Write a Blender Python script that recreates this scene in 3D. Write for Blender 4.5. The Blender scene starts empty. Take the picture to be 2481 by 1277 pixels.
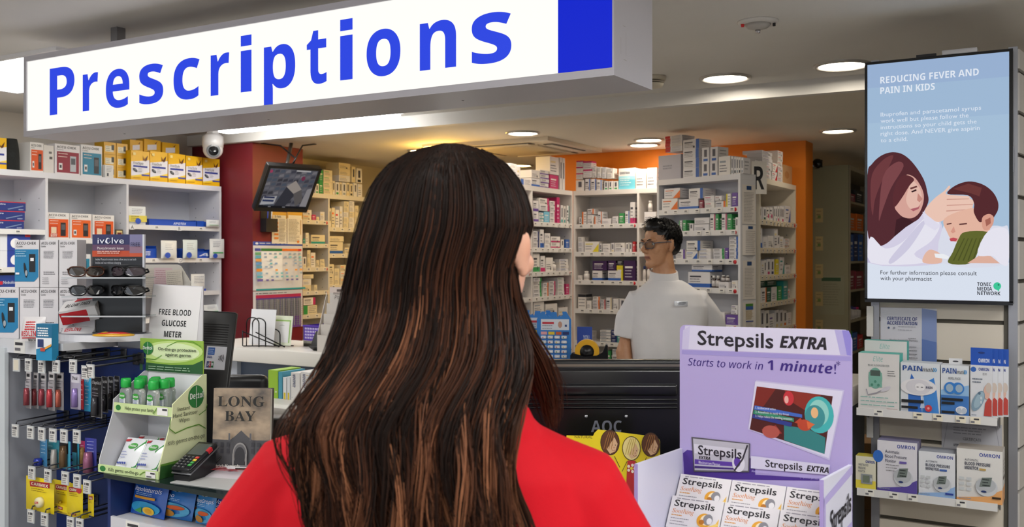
import bpy, bmesh, math, random
from mathutils import Matrix, Vector, noise
import numpy as np
S = bpy.context.scene
COL = S.collection
R_ = math.radians
random.seed(7)

# ------------------------------------------------------------------ camera
F_PX, CXP, HZ, CAM_Z = 2330.0, 1240.5, 620.0, 1.52      # focal length in pixels of the 2481 px frame, horizon row, eye height
TH = R_(30.5)                                            # the room is turned 30.5 degrees to the view
CT, ST = math.cos(TH), math.sin(TH)
cam_d = bpy.data.cameras.new('camera')
cam_d.sensor_width = 36.0
cam_d.lens = F_PX / 2481.0 * 36.0
cam_d.shift_y = -(638.5 - HZ) / 2481.0
cam_d.clip_start = 0.05
cam_d.dof.use_dof = True
cam_d.dof.focus_distance = 2.7
cam_d.dof.aperture_fstop = 8.0
cam = bpy.data.objects.new('camera', cam_d)
COL.objects.link(cam)
cam.location = (0, 0, CAM_Z)
cam.rotation_euler = (R_(90), 0, TH)
S.camera = cam

# ------------------------------------------------------------------ world, exposure
S.view_settings.view_transform = 'Standard'
S.view_settings.look = 'None'
S.view_settings.gamma = 1.0
S.view_settings.use_curve_mapping = False
S.view_settings.exposure = 0.0
wd = bpy.data.worlds.new('world'); S.world = wd
wd.use_nodes = True
wd.node_tree.nodes['Background'].inputs[0].default_value = (0.86, 0.92, 1.0, 1)
wd.node_tree.nodes['Background'].inputs[1].default_value = 1.3

# ------------------------------------------------------------------ materials
_mats = {}
def lin(h):
    h = h.lstrip('#')
    out = []
    for i in (0, 2, 4):
        c = int(h[i:i+2], 16) / 255.0
        out.append(c / 12.92 if c <= 0.04045 else ((c + 0.055) / 1.055) ** 2.4)
    return (*out, 1.0)
def C(h, rough=0.5, metal=0.0, emit=0.0, coat=0.0, trans=0.0, alpha=1.0, sss=0.0):
    """principled material of one colour"""
    k = (h, rough, metal, emit, coat, trans, alpha, sss)
    if k in _mats: return _mats[k]
    m = bpy.data.materials.new('mat_' + h.lstrip('#'))
    m.use_nodes = True
    b = m.node_tree.nodes['Principled BSDF']
    b.inputs['Base Color'].default_value = lin(h)
    b.inputs['Roughness'].default_value = rough
    b.inputs['Metallic'].default_value = metal
    b.inputs['Coat Weight'].default_value = coat
    b.inputs['Transmission Weight'].default_value = trans
    b.inputs['Alpha'].default_value = alpha
    if sss:
        b.inputs['Subsurface Weight'].default_value = sss
        b.inputs['Subsurface Radius'].default_value = (0.012, 0.005, 0.003)
    if emit:
        b.inputs['Emission Color'].default_value = lin(h)
        b.inputs['Emission Strength'].default_value = emit
        b.inputs['Base Color'].default_value = (0.004, 0.004, 0.004, 1)
        b.inputs['Specular IOR Level'].default_value = 0.06
    _mats[k] = m
    return m
def noisy(name, h1, h2, scale=6.0, rough=0.6, bump=0.0, bscale=60.0, stretch=(1, 1, 1), detail=4.0, lo=0.35, hi=0.65, metal=0.0):
    """two-tone noise material on object coordinates"""
    m = bpy.data.materials.new(name); m.use_nodes = True
    nt = m.node_tree; b = nt.nodes['Principled BSDF']
    tc = nt.nodes.new('ShaderNodeTexCoord'); mp = nt.nodes.new('ShaderNodeMapping')
    mp.inputs['Scale'].default_value = stretch
    nz = nt.nodes.new('ShaderNodeTexNoise'); nz.inputs['Scale'].default_value = scale; nz.inputs['Detail'].default_value = detail
    rp = nt.nodes.new('ShaderNodeValToRGB')
    rp.color_ramp.elements[0].position = lo; rp.color_ramp.elements[0].color = lin(h1)
    rp.color_ramp.elements[1].position = hi; rp.color_ramp.elements[1].color = lin(h2)
    L = nt.links.new
    L(tc.outputs['Object'], mp.inputs[0]); L(mp.outputs[0], nz.inputs['Vector']); L(nz.outputs['Fac'], rp.inputs[0]); L(rp.outputs[0], b.inputs['Base Color'])
    b.inputs['Roughness'].default_value = rough; b.inputs['Metallic'].default_value = metal
    if bump:
        n2 = nt.nodes.new('ShaderNodeTexNoise'); n2.inputs['Scale'].default_value = bscale; n2.inputs['Detail'].default_value = 6
        bp = nt.nodes.new('ShaderNodeBump'); bp.inputs['Strength'].default_value = bump; bp.inputs['Distance'].default_value = 0.01
        L(mp.outputs[0], n2.inputs['Vector']); L(n2.outputs['Fac'], bp.inputs['Height']); L(bp.outputs[0], b.inputs['Normal'])
    return m

WHITE = C('#e9e8ea', 0.45); LAMWHITE = C('#e4e4e8', 0.35); BLACK = C('#0c0c0e', 0.4); DKGREY = C('#26272a', 0.5)
CHROME = C('#c8c8cc', 0.2, 1.0); STEEL = C('#9a9ba0', 0.35, 1.0)
def clear_mat(name, tint='#eef3f3', rough=0.03):
    m = bpy.data.materials.new(name); m.use_nodes = True
    nt = m.node_tree; nt.nodes.clear()
    o = nt.nodes.new('ShaderNodeOutputMaterial'); mx = nt.nodes.new('ShaderNodeMixShader')
    t = nt.nodes.new('ShaderNodeBsdfTransparent'); g = nt.nodes.new('ShaderNodeBsdfGlossy'); lw = nt.nodes.new('ShaderNodeFresnel')
    lw.inputs['IOR'].default_value = 1.45
    t.inputs[0].default_value = lin(tint); g.inputs['Roughness'].default_value = rough
    nt.links.new(lw.outputs[0], mx.inputs[0]); nt.links.new(t.outputs[0], mx.inputs[1]); nt.links.new(g.outputs[0], mx.inputs[2])
    nt.links.new(mx.outputs[0], o.inputs[0])
    return m
CLEAR = clear_mat('clear_plastic'); GLASS = clear_mat('glass_sheet', '#cfe0dc')

# ------------------------------------------------------------------ pixel geometry (frame of 2481 x 1277)
def ray(px, py):
    """direction with unit depth"""
    r, u = (px - CXP) / F_PX, (HZ - py) / F_PX
    return Vector((r * CT - ST, r * ST + CT, u))
EYE = Vector((0, 0, CAM_Z))
def P(px, py, d): return EYE + ray(px, py) * d
def onZ(px, py, z):
    r = ray(px, py); return EYE + r * ((z - CAM_Z) / r.z)
class Fr:
    """a vertical plane: a = along it (to the picture's right), n = towards its viewers"""
    def __init__(s, o, phi):
        s.o = Vector((o[0], o[1], 0)); s.phi = phi
        s.a = Vector((math.cos(phi), math.sin(phi), 0)); s.n = Vector((math.sin(phi), -math.cos(phi), 0))
    def off(s, out): return Fr(s.o + s.n * out, s.phi)
    def pt(s, u, out=0.0, z=0.0):
        v = s.o + s.a * u + s.n * out; v.z = z; return v
    def depth(s, px):
        r = ray(px, HZ); return s.o.dot(s.n) / r.dot(s.n)
    def u(s, px):
        p = ray(px, HZ) * s.depth(px); return (p - s.o).dot(s.a)
    def z(s, px, py): return CAM_Z + (HZ - py) / F_PX * s.depth(px)
    def hit(s, px, py): return s.u(px), s.z(px, py)
    def ext(s, x0, x1, y0, y1):
        """pixel box -> centre u, width, bottom z, height"""
        u0, u1 = s.u(x0), s.u(x1); xm = (x0 + x1) / 2
        zb, zt = s.z(xm, y1), s.z(xm, y0)
        return (u0 + u1) / 2, u1 - u0, zb, zt - zb
def FrP(px, d, phi): 
    p = P(px, HZ, d); return Fr((p.x, p.y), phi)

# ------------------------------------------------------------------ text
_cu = bpy.data.curves.new('glyphs', 'FONT'); _cu.resolution_u = 3
_ob = bpy.data.objects.new('glyphs', _cu)
_cu2 = bpy.data.curves.new('glyphs_medium', 'FONT'); _cu2.offset = 0.016; _ob2 = bpy.data.objects.new('glyphs_medium', _cu2)
_txt = {}
def _style(s, st):
    if st == 'm': return s
    if st == 'bih': st = 'bi'
    def mp(c):
        o = ord(c)
        U, Lw, D = {'b': (0x1D5D4, 0x1D5EE, 0x1D7EC), 'i': (0x1D608, 0x1D622, None), 'bi': (0x1D63C, 0x1D656, 0x1D7EC),
                    's': (0x1D400, 0x1D41A, 0x1D7CE), 'si': (0x1D434, 0x1D44E, None), 'sbi': (0x1D468, 0x1D482, 0x1D7CE)}[st]
        if 65 <= o <= 90: return chr(U + o - 65)
        if 97 <= o <= 122:
            return '\u210e' if st == 'si' and c == 'h' else chr(Lw + o - 97)
        if 48 <= o <= 57 and D: return chr(D + o - 48)
        return c
    return ''.join(mp(c) for c in s)
def text_geo(s, st='', res=3):
    k = (s, st, res)
    if k not in _txt:
        cu, ob = (_cu2, _ob2) if st in ('m', 'bih') else (_cu, _ob)
        cu.resolution_u = res
        cu.body = _style(s, st) if st else s
        me = ob.to_mesh()
        v = [(p.co.x, p.co.y) for p in me.vertices]; f = [tuple(p.vertices) for p in me.polygons]
        ob.to_mesh_clear()
        xs = [p[0] for p in v] or [0, 1]
        _txt[k] = (v, f, min(xs), max(xs))
    return _txt[k]

# ------------------------------------------------------------------ mesh builder
class MB:
    def __init__(s): s.v = []; s.f = []; s.m = []; s.ml = []; s.M = None; s.sm = []
    def mi(s, m):
        if m not in s.ml: s.ml.append(m)
        return s.ml.index(m)
    def add(s, vs, fs, m, smooth=False):
        b = len(s.v)
        if s.M is not None: vs = [s.M @ Vector(p) for p in vs]
        s.v += [tuple(p) for p in vs]; i = s.mi(m)
        for f in fs: s.f.append([b + k for k in f]); s.m.append(i); s.sm.append(smooth)
    def box(s, x0, x1, y0, y1, z0, z1, m):
        s.add([(x0,y0,z0),(x1,y0,z0),(x1,y1,z0),(x0,y1,z0),(x0,y0,z1),(x1,y0,z1),(x1,y1,z1),(x0,y1,z1)],
              [(0,3,2,1),(4,5,6,7),(0,1,5,4),(1,2,6,5),(2,3,7,6),(3,0,4,7)], m)
    def rbox(s, x0, x1, y0, y1, z0, z1, m, r=0.004, seg=2):
        """box with rounded edges"""
        bm = bmesh.new(); bmesh.ops.create_cube(bm, size=1)
        for v in bm.verts: v.co = ((x0+x1)/2 + v.co.x*(x1-x0), (y0+y1)/2 + v.co.y*(y1-y0), (z0+z1)/2 + v.co.z*(z1-z0))
        bmesh.ops.bevel(bm, geom=bm.edges[:], offset=r, segments=seg, affect='EDGES', profile=0.5)
        s.bm(bm, m, True)
    def bm(s, bm, m, smooth=False):
        bm.verts.index_update()
        s.add([v.co.copy() for v in bm.verts], [[v.index for v in f.verts] for f in bm.faces], m, smooth); bm.free()
    def tube(s, pts, r, m, seg=6, caps=True, smooth=True):
        pts = [Vector(p) for p in pts]; n = len(pts)
        rr = r if isinstance(r, (list, tuple)) else [r]*n
        vs = []; fs = []
        up = Vector((0, 0, 1))
        for i, p in enumerate(pts):
            d = (pts[min(i+1, n-1)] - pts[max(i-1, 0)]).normalized()
            x = d.cross(up)
            if x.length < 1e-3: x = d.cross(Vector((1, 0, 0)))
            x.normalize(); y = d.cross(x)
            for k in range(seg):
                a = 2*math.pi*k/seg
                vs.append(p + (x*math.cos(a) + y*math.sin(a))*rr[i])
        for i in range(n-1):
            for k in range(seg):
                k2 = (k+1) % seg
                fs.append((i*seg+k, i*seg+k2, (i+1)*seg+k2, (i+1)*seg+k))
        if caps: fs += [tuple(range(seg))[::-1], tuple((n-1)*seg+k for k in range(seg))]
        s.add(vs, fs, m, smooth)
    def lathe(s, prof, m, seg=20, c=(0, 0, 0), sx=1.0, sy=1.0, smooth=True):
        """profile of (radius, z) turned about z"""
        vs = []; fs = []; n = len(prof)
        for r, z in prof:
            for k in range(seg):
                a = 2*math.pi*k/seg
                vs.append((c[0] + r*sx*math.cos(a), c[1] + r*sy*math.sin(a), c[2] + z))
        for i in range(n-1):
            for k in range(seg):
                k2 = (k+1) % seg
                fs.append((i*seg+k, i*seg+k2, (i+1)*seg+k2, (i+1)*seg+k))
        fs += [tuple(range(seg))[::-1], tuple((n-1)*seg+k for k in range(seg))]
        s.add(vs, fs, m, smooth)
    def slab(s, poly, y0, y1, m):
        """x,z outline given a thickness in y"""
        n = len(poly)
        vs = [(x, y0, z) for x, z in poly] + [(x, y1, z) for x, z in poly]
        fs = [tuple(range(n)), tuple(range(2*n-1, n-1, -1))] + [(i, n+i, n+(i+1) % n, (i+1) % n) for i in range(n)]
        s.add(vs, fs, m)
    def plate(s, poly, z0, z1, m):
        """x,y outline given a thickness in z"""
        n = len(poly)
        vs = [(x, y, z0) for x, y in poly] + [(x, y, z1) for x, y in poly]
        fs = [tuple(range(n))[::-1], tuple(range(n, 2*n))] + [(i, (i+1) % n, n+(i+1) % n, n+i) for i in range(n)]
        s.add(vs, fs, m)
    def grid(s, fn, nu, nv, m, smooth=True):
        vs = [fn(i/nu, j/nv) for j in range(nv+1) for i in range(nu+1)]
        s.add(vs, [(j*(nu+1)+i, j*(nu+1)+i+1, (j+1)*(nu+1)+i+1, (j+1)*(nu+1)+i) for j in range(nv) for i in range(nu)], m, smooth)
    def art(s, o, ux, uy, W, H, ops, eps=0.0005, mk=C, base=0.0003, warp=None):
        """printing on a flat face: o = its lower left corner, ux/uy unit axes; ops in fractions of the face"""
        o, ux, uy = Vector(o), Vector(ux), Vector(uy); nn = ux.cross(uy).normalized()
        lay = base
        def q(u, v):
            p = o + ux*(u*W) + uy*(v*H) + nn*lay
            return warp(p, u, v) if warp else p
        for op in ops:
            k, col = op[0], op[1]
            m = mk(col) if isinstance(col, str) else col
            if k == 'r':
                u0, v0, u1, v1 = op[2:6]
                if warp:
                    n = 8
                    s.add([q(u0+(u1-u0)*i/n, v) for v in (v0, v1) for i in range(n+1)], [(i, i+1, n+2+i, n+1+i) for i in range(n)], m)
                else: s.add([q(u0, v0), q(u1, v0), q(u1, v1), q(u0, v1)], [(0, 1, 2, 3)], m)
            elif k == 'p': s.add([q(*p) for p in op[2]], [tuple(range(len(op[2])))], m)
            elif k == 'e':
                cu, cv, ru, rv = op[2:6]; n = 24; rot = op[6] if len(op) > 6 else 0.0
                pts = []
                for i in range(n):
                    a = 2*math.pi*i/n; x, y = ru*W*math.cos(a), rv*H*math.sin(a)
                    pts.append(q(cu + (x*math.cos(rot)-y*math.sin(rot))/W, cv + (x*math.sin(rot)+y*math.cos(rot))/H))
                s.add(pts, [tuple(range(n))], m)
            elif k == 'l':
                pts = [Vector((p[0]*W, p[1]*H)) for p in op[2]]; wl = op[3]*H/2
                L, Rr = [], []
                for i, p in enumerate(pts):
                    d = (pts[min(i+1, len(pts)-1)] - pts[max(i-1, 0)]).normalized(); nrm = Vector((-d.y, d.x))*wl
                    a, b = p+nrm, p-nrm
                    L.append(q(a.x/W, a.y/H)); Rr.append(q(b.x/W, b.y/H))
                n = len(pts); s.add(L+Rr, [(i, n+i, n+i+1, i+1) for i in range(n-1)], m)
            elif k == 'x':      # small print too fine to read: (col, u0, u1, vtop, vbottom, n lines, thickness)
                u0, u1, vt, vb, n, th = op[2:8]; rnd = random.Random(int(abs(u0*977+vt*131)*1000))
                for i in range(n):
                    v = vt + (vb-vt)*i/max(1, n-1); e = u0 + (u1-u0)*(0.72 + 0.28*rnd.random()); x = u0
                    while x < e - 0.01:
                        x2 = min(e, x + (u1-u0)*(0.06 + 0.16*rnd.random()))
                        s.add([q(x, v-th/2), q(x2, v-th/2), q(x2, v+th/2), q(x, v+th/2)], [(0, 1, 2, 3)], m); x = x2 + (u1-u0)*0.025
            elif k == 't':      # (col, string, u, v, height, style='', align='l', width=None, slope=0)
                st, u, v, h = op[2:6]; sty = op[6] if len(op) > 6 else ''; al = op[7] if len(op) > 7 else 'l'; fw = op[8] if len(op) > 8 else None
                vs, fs, x0, x1 = text_geo(st, sty, 2 if h*H < 0.03 else 4)
                if not fs: lay += eps; continue
                sy = h*H/0.69; sx = sy if fw is None else fw*W/(x1-x0)
                wid = (x1-x0)*sx
                ox = u*W - (0 if al == 'l' else wid/2 if al == 'c' else wid)
                s.add([q((ox + (x-x0)*sx)/W, v + y*sy/H) for x, y in vs], fs, m)
            lay += eps
    def build(s, name, parent=None, loc=None, rot=None, smooth=None):
        me = bpy.data.meshes.new(name)
        me.from_pydata(s.v, [], s.f)
        for m in s.ml: me.materials.append(m)
        if s.f:
            me.polygons.foreach_set('material_index', s.m)
            me.polygons.foreach_set('use_smooth', [bool(x) if smooth is None else smooth for x in s.sm])
        me.update()
        o = bpy.data.objects.new(name, me); COL.objects.link(o)
        if parent is not None: o.parent = parent
        if loc is not None: o.location = loc
        if rot is not None: o.rotation_euler = rot if isinstance(rot, (tuple, list, Vector)) else (0, 0, rot)
        return o
_labels = {}
def tag(o, label=None, cat=None, group=None, kind=None):
    if label: o['label'] = label; _labels.setdefault(label, []).append(o.name)
    if cat: o['category'] = cat
    if group: o['group'] = group
    if kind: o['kind'] = kind
    return o
def thing(name, label, cat, loc=(0, 0, 0), rot=0.0, group=None):
    o = bpy.data.objects.new(name, None); COL.objects.link(o)
    o.empty_display_size = 0.05
    o.location = loc; o.rotation_euler = rot if isinstance(rot, (tuple, list)) else (0, 0, rot)
    return tag(o, label, cat, group)
def front_art(mb, w, d, h, ops, x0=None, z0=0.0, y=None, mk=C):
    mb.art((-w/2 if x0 is None else x0, -d/2 if y is None else y, z0), (1, 0, 0), (0, 0, 1), w, h, ops, mk=mk)
def carton(name, label, cat, loc, rot, w, d, h, body, front=(), right=(), top=(), left=(), group=None, mat=None):
    """a printed cardboard box: base centre at loc, front towards local -y"""
    mb = MB(); mb.box(-w/2, w/2, -d/2, d/2, 0, h, mat or C(body, 0.45))
    if front: mb.art((-w/2, -d/2, 0), (1, 0, 0), (0, 0, 1), w, h, front)
    if right: mb.art((w/2, -d/2, 0), (0, 1, 0), (0, 0, 1), d, h, right)
    if left: mb.art((-w/2, d/2, 0), (0, -1, 0), (0, 0, 1), d, h, left)
    if top: mb.art((-w/2, -d/2, h), (1, 0, 0), (0, 1, 0), w, d, top)
    return tag(mb.build(name, None, loc, rot), label, cat, group)
def struct(mb, name, smooth=None):
    return tag(mb.build(name, smooth=smooth), kind='structure')
ORD = ['first','second','third','fourth','fifth','sixth','seventh','eighth','ninth','tenth','eleventh','twelfth','thirteenth','fourteenth',
       'fifteenth','sixteenth','seventeenth','eighteenth','nineteenth','twentieth','twenty-first','twenty-second','twenty-third','twenty-fourth','twenty-fifth','twenty-sixth','twenty-seventh','twenty-eighth']
# ================================================================== lamps of the shop
HC, LC, YB = 2.45, 2.37, 5.15            # shop ceiling, dispensary ceiling, the step between them
LAMP = lambda s, h='#fffaf2': C(h, 0.5, 0, s)
def troffer(label, x, y, w, l, s, z=HC, group=None, hexc='#fbfaf6'):
    t = thing('ceiling_light', label, 'ceiling light', (x, y, z), 0, group)
    mb = MB(); fw = 0.025
    mb.box(-w/2, w/2, -l/2, -l/2+fw, -0.018, 0, WHITE); mb.box(-w/2, w/2, l/2-fw, l/2, -0.018, 0, WHITE)
    mb.box(-w/2, -w/2+fw, -l/2+fw, l/2-fw, -0.018, 0, WHITE); mb.box(w/2-fw, w/2, -l/2+fw, l/2-fw, -0.018, 0, WHITE)
    mb.build('frame', t)
    mb = MB(); mb.box(-w/2+fw, w/2-fw, -l/2+fw, l/2-fw, -0.012, -0.002, LAMP(s, hexc)); mb.build('diffuser', t)
    return t
def downlight(label, p, r, s, hexc='#fff4e2', group='round ceiling downlights'):
    t = thing('downlight', label, 'downlight', p, 0, group)
    mb = MB(); prof = [(r*0.80, -0.001), (r*0.82, -0.010), (r*0.93, -0.014), (r, -0.006), (r, 0.0)]
    n = 36; vs = []; fs = []
    for rr, z in prof:
        for k in range(n): a = 2*math.pi*k/n; vs.append((rr*math.cos(a), rr*math.sin(a), z))
    for i in range(len(prof)-1):
        for k in range(n): k2 = (k+1) % n; fs.append((i*n+k, i*n+k2, (i+1)*n+k2, (i+1)*n+k))
    mb.add(vs, fs, C('#b9b4ac', 0.3, 0.3), True); mb.build('trim_ring', t)
    mb = MB(); mb.lathe([(r*0.8, -0.0045), (r*0.8, -0.001)], LAMP(s, hexc), 36, smooth=False); mb.build('lens', t)
    return t
# ceiling lights seen in the picture
ctr = onZ(120, 148, HC)
troffer('bright flat ceiling light panel half hidden by the end of the prescriptions sign', onZ(135, 112, HC).x - 0.62, ctr.y + 0.12, 1.25, 0.62, 14.0, group='flat ceiling light panels')
# unseen panels over the shop floor, the last added to brighten the slat wall
for i, (x, y, pw_) in enumerate([(-2.0, 0.6, 11), (0.9, 0.8, 22), (-1.9, -1.4, 15), (0.9, -1.4, 20), (0.95, 2.75, 16)]):
    troffer('unseen flat ceiling light panel over the shop floor in front of the counter', x, y, 1.25, 0.62, pw_, group='flat ceiling light panels over the shop floor')
b = thing('batten_light', 'long thin fluorescent batten light on the ceiling beside the step', 'fluorescent light', (0, 0, 0))
p0, p1 = onZ(580, 317, HC-0.02), onZ(1012, 279, HC-0.02)
mb = MB(); mb.rbox(p0.x, p1.x, 4.78, 4.92, HC-0.03, HC, WHITE, 0.005); mb.build('housing', b)
mb = MB(); mb.rbox(p0.x+0.02, p1.x-0.02, 4.80, 4.90, HC-0.058, HC-0.0305, LAMP(30.0, '#fbfaf6'), 0.01); mb.build('diffuser', b)
downlight('lit round downlight in the high ceiling near the end of the sign', onZ(1757, 188, HC), 0.135, 40)
downlight('lit round downlight in the ceiling beside the top of the television', onZ(2040, 157, HC), 0.135, 40)
downlight('lit round downlight above the pharmacist in the dispensary ceiling', onZ(1560, 350, LC), 0.125, 42, '#ffeed6')
downlight('lit round downlight in the low ceiling beside the television edge', onZ(2030, 316, LC), 0.12, 30, '#ffeed6')
for lab, x, y, s in [('warm downlight over the red pillar shelves hidden behind the customer', -4.55, 6.3, 80), ('warm downlight over the passage behind the left shelves', -4.5, 7.8, 60)]:
    downlight(lab, (x, y, LC), 0.12, s, '#ffdf9f')
q = P(1072, 400, 7.4)
t = thing('oyster_light', 'warm round oyster light under the dispensary ceiling behind the customer', 'ceiling light', (q.x, q.y, LC))
mb = MB(); mb.lathe([(0.15, -0.02), (0.16, 0.0)], WHITE, 28); mb.build('base', t)
mb = MB(); mb.lathe([(0.05, -0.20), (0.11, -0.17), (0.145, -0.10), (0.148, -0.0205)], LAMP(24, '#ffcb62'), 28); mb.build('globe', t)
downlight('downlight over the dispensary counter behind the customer', (-3.3, 5.75, LC), 0.12, 62, '#fff0dc')
downlight('downlight over the shelves behind the customer', (-2.7, 6.55, LC), 0.11, 45, '#fff0dc')

# ================================================================== shell
CEILM = noisy('ceiling_paint', '#dcd9d4', '#e3e0db', 1.2, 0.8, 0.05, 200)
LCEILM = noisy('dispensary_ceiling_paint', '#dcd4c4', '#e3dccd', 1.2, 0.8, 0.05, 200)
WALLM = noisy('wall_paint', '#c9c3ba', '#d2ccc3', 2.0, 0.7)
REDM = noisy('red_wall_paint', '#6f1a24', '#7a2029', 2.5, 0.45)
ORANGEM = noisy('orange_wall_paint', '#d2730c', '#dc7d12', 2.0, 0.5)
FLOORM = noisy('vinyl_floor', '#b3aea6', '#c2bdb5', 9.0, 0.35, 0.05, 90)
mb = MB(); mb.box(-9, 6, -7, 12, -0.1, 0, FLOORM); struct(mb, 'floor')
mb = MB(); mb.box(-9, 6, -7, YB, HC, HC+0.1, CEILM); struct(mb, 'ceiling')
mb = MB(); mb.box(-9, 6, YB+0.06, 12, LC, LC+0.18, LCEILM); struct(mb, 'ceiling_dispensary')
mb = MB(); mb.box(-9, 6, YB, YB+0.06, LC, HC+0.1, C('#dedbd6', 0.6)); struct(mb, 'trim_1')
mb = MB(); mb.box(-6.15, -5.96, -7, 5.2, 0, HC, WALLM); struct(mb, 'wall_left')
mb = MB(); mb.box(-6.15, -5.83, 5.76, 12, 0, LC, C('#cfc6b2', 0.7)); struct(mb, 'wall_left_dispensary')
mb = MB(); mb.box(-6.15, -5.32, 5.21, 5.75, 0, LC, REDM); struct(mb, 'wall_red_pillar')
mb = MB(); mb.box(-5.83, -3.86, 9.3, 9.45, 0, LC, C('#cfc6b2', 0.7)); struct(mb, 'wall_back_passage')
mb = MB(); mb.box(-3.86, -1.731, 7.2, 7.42, 0, LC, ORANGEM); struct(mb, 'wall_back')
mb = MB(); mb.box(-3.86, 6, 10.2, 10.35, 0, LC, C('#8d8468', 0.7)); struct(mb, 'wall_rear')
mb = MB(); mb.box(3.6, 3.75, -7, 10.2, 0, HC, WALLM); struct(mb, 'wall_right')

# ================================================================== PRESCRIPTIONS sign
FS = Fr((0, 2.426), 0)
sx0, sx1 = FS.u(57), FS.u(1488)
sz0, sz1 = 2.018, 2.352
sg = thing('lightbox_sign', 'long white backlit hanging sign reading Prescriptions in blue letters', 'sign', ((sx0+sx1)/2, 2.426, sz0))
W_, H_ = sx1-sx0, sz1-sz0
FRAMEW = C('#c9c7cf', 0.35)
mb = MB(); fr_ = 0.022
mb.box(-W_/2, W_/2, 0.012, 0.275, 0, H_, FRAMEW)
mb.box(-W_/2, W_/2, 0, 0.012, 0, fr_, FRAMEW); mb.box(-W_/2, W_/2, 0, 0.012, H_-fr_, H_, FRAMEW)
mb.box(-W_/2, -W_/2+fr_*0.8, 0, 0.012, fr_, H_-fr_, FRAMEW); mb.box(W_/2-0.006, W_/2, 0, 0.012, fr_, H_-fr_, FRAMEW)
for x in (-0.9, -0.1, 0.75): mb.lathe([(0.004, -0.001), (0.004, 0.0)], C('#77767c'), 8, (x, 0.15, 0))
mb.art((W_/2, 0, 0), (0, 1, 0), (0, 0, 1), 0.275, H_, [('r', '#a9a5a6', 0.16, 0.20, 0.165, 0.34), ('r', '#b0acad', 0.22, 0.16, 0.3, 0.165), ('r', '#aaa6a7', 0.28, 0.2, 0.284, 0.4), ('r', '#b5b1b2', 0.2, 0.44, 0.27, 0.445)])
mb.build('casing', sg)
ub = FS.u(1350) - (sx0+sx1)/2
mb = MB(); mb.box(-W_/2+fr_*0.8, ub, 0.006, 0.0118, fr_, H_-fr_, C('#fffdf8', 0.4, 0, 1.02)); mb.build('light_panel', sg)
mb = MB(); mb.box(ub, W_/2-0.006, 0.005, 0.0118, fr_, H_-fr_, C('#1429d2', 0.45, 0, 0.95)); mb.build('blue_panel', sg)
mb = MB(); LET = C('#2f48e2', 0.35, 0, 1.0)
pz0 = FS.z(120, 279) - sz0; pcap = FS.z(150, 162) - FS.z(150, 276)
for ch, a, b_ in [('P',118,178),('r',198,235),('e',254,311),('s',335,393),('c',418,481),('r',508,553),('i',581,607),('p',637,713),('t',741,789),('i',822,852),('o',886,968),('n',1015,1103),('s',1141,1237)]:
    v, f, x0, x1 = text_geo(ch, 'b', 8)
    ua, ub2 = FS.u(a)-(sx0+sx1)/2, FS.u(b_)-(sx0+sx1)/2
    k = (ub2-ua)/(x1-x0); sc = pcap/0.714
    n = len(v)
    if ch == 'i':
        for za, zb_ in ((0, 0.545), (0.605, 0.745)): mb.add([(ua, 0.0045, pz0+za*sc), (ub2, 0.0045, pz0+za*sc), (ub2, 0.0045, pz0+zb_*sc), (ua, 0.0045, pz0+zb_*sc)], [(0, 1, 2, 3)], LET)
        continue
    mb.add([(ua+(x-x0)*k, 0.0045, pz0+y*sc) for x, y in v], f, LET)
mb.build('lettering', sg)
for x in (-W_/2+0.42, W_/2-0.45):
    mb = MB(); mb.box(x-0.02, x+0.02, 0.12, 0.16, H_, HC-sz0, STEEL); mb.build('hanging_post', sg)

# ================================================================== ceiling fittings
def disc_on(p, prof, m, name, parent): 
    mb = MB(); mb.lathe(prof, m, 28); return mb.build(name, parent)
t = thing('smoke_detector', 'round white detector recessed in the high ceiling with red light', 'smoke detector', onZ(1836, 52, HC))
mb = MB(); mb.lathe([(0.055, -0.012), (0.072, -0.011), (0.08, -0.004), (0.08, 0)], C('#d9d6d2', 0.4), 28); mb.build('rim', t)
mb = MB(); mb.lathe([(0.012, -0.034), (0.04, -0.026), (0.052, -0.012)], C('#b9b5b0', 0.3), 24); mb.lathe([(0.009, -0.046), (0.011, -0.034)], CHROME, 10); mb.build('sensor_head', t)
mb = MB(); mb.lathe([(0.006, -0.022), (0.008, -0.01)], C('#d8202a', 0.3), 10, (-0.052, -0.03, 0)); mb.build('indicator_light', t)
mb = MB(); mb.lathe([(0.006, -0.024), (0.006, -0.008)], BLACK, 10, (0.062, 0.01, 0)); mb.build('test_button', t)
t = thing('smoke_alarm', 'cream vented smoke alarm on ceiling peeping out behind the sign corner', 'smoke alarm', onZ(1576, 187, HC))
mb = MB(); mb.lathe([(0.03, -0.058), (0.06, -0.052), (0.068, -0.04), (0.068, -0.036)], C('#d8cfbd', 0.45), 28)
mb.lathe([(0.058, -0.036), (0.058, -0.030)], C('#4a443c'), 28); mb.lathe([(0.072, -0.030), (0.072, -0.026)], C('#d8cfbd', 0.45), 28)
mb.lathe([(0.06, -0.026), (0.06, -0.02)], C('#4a443c'), 28); mb.lathe([(0.078, -0.02), (0.082, 0)], C('#d8cfbd', 0.45), 28); mb.build('housing', t)
p = P(516, 322, 1.0); p = EYE + ray(516, 322)*((5.0)/ray(516, 322).y)
t = thing('dome_camera', 'white dome security camera hanging under the ceiling by the red pillar', 'security camera', (p.x, p.y, HC-0.03))
mb = MB(); mb.lathe([(0.05, 0), (0.075, -0.02), (0.078, -0.06), (0.074, -0.10)], C('#e6e5e6', 0.35), 24); mb.build('base', t)
dz = p.z - (HC-0.03)
mb = MB(); mb.box(-0.03, 0.03, -0.03, 0.03, -0.02, 0.03, C('#e6e5e6')); mb.build('mount', t)
bm = bmesh.new(); bmesh.ops.create_uvsphere(bm, u_segments=24, v_segments=14, radius=0.072)
for v in bm.verts: v.co.z = v.co.z*0.95 - 0.115
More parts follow.
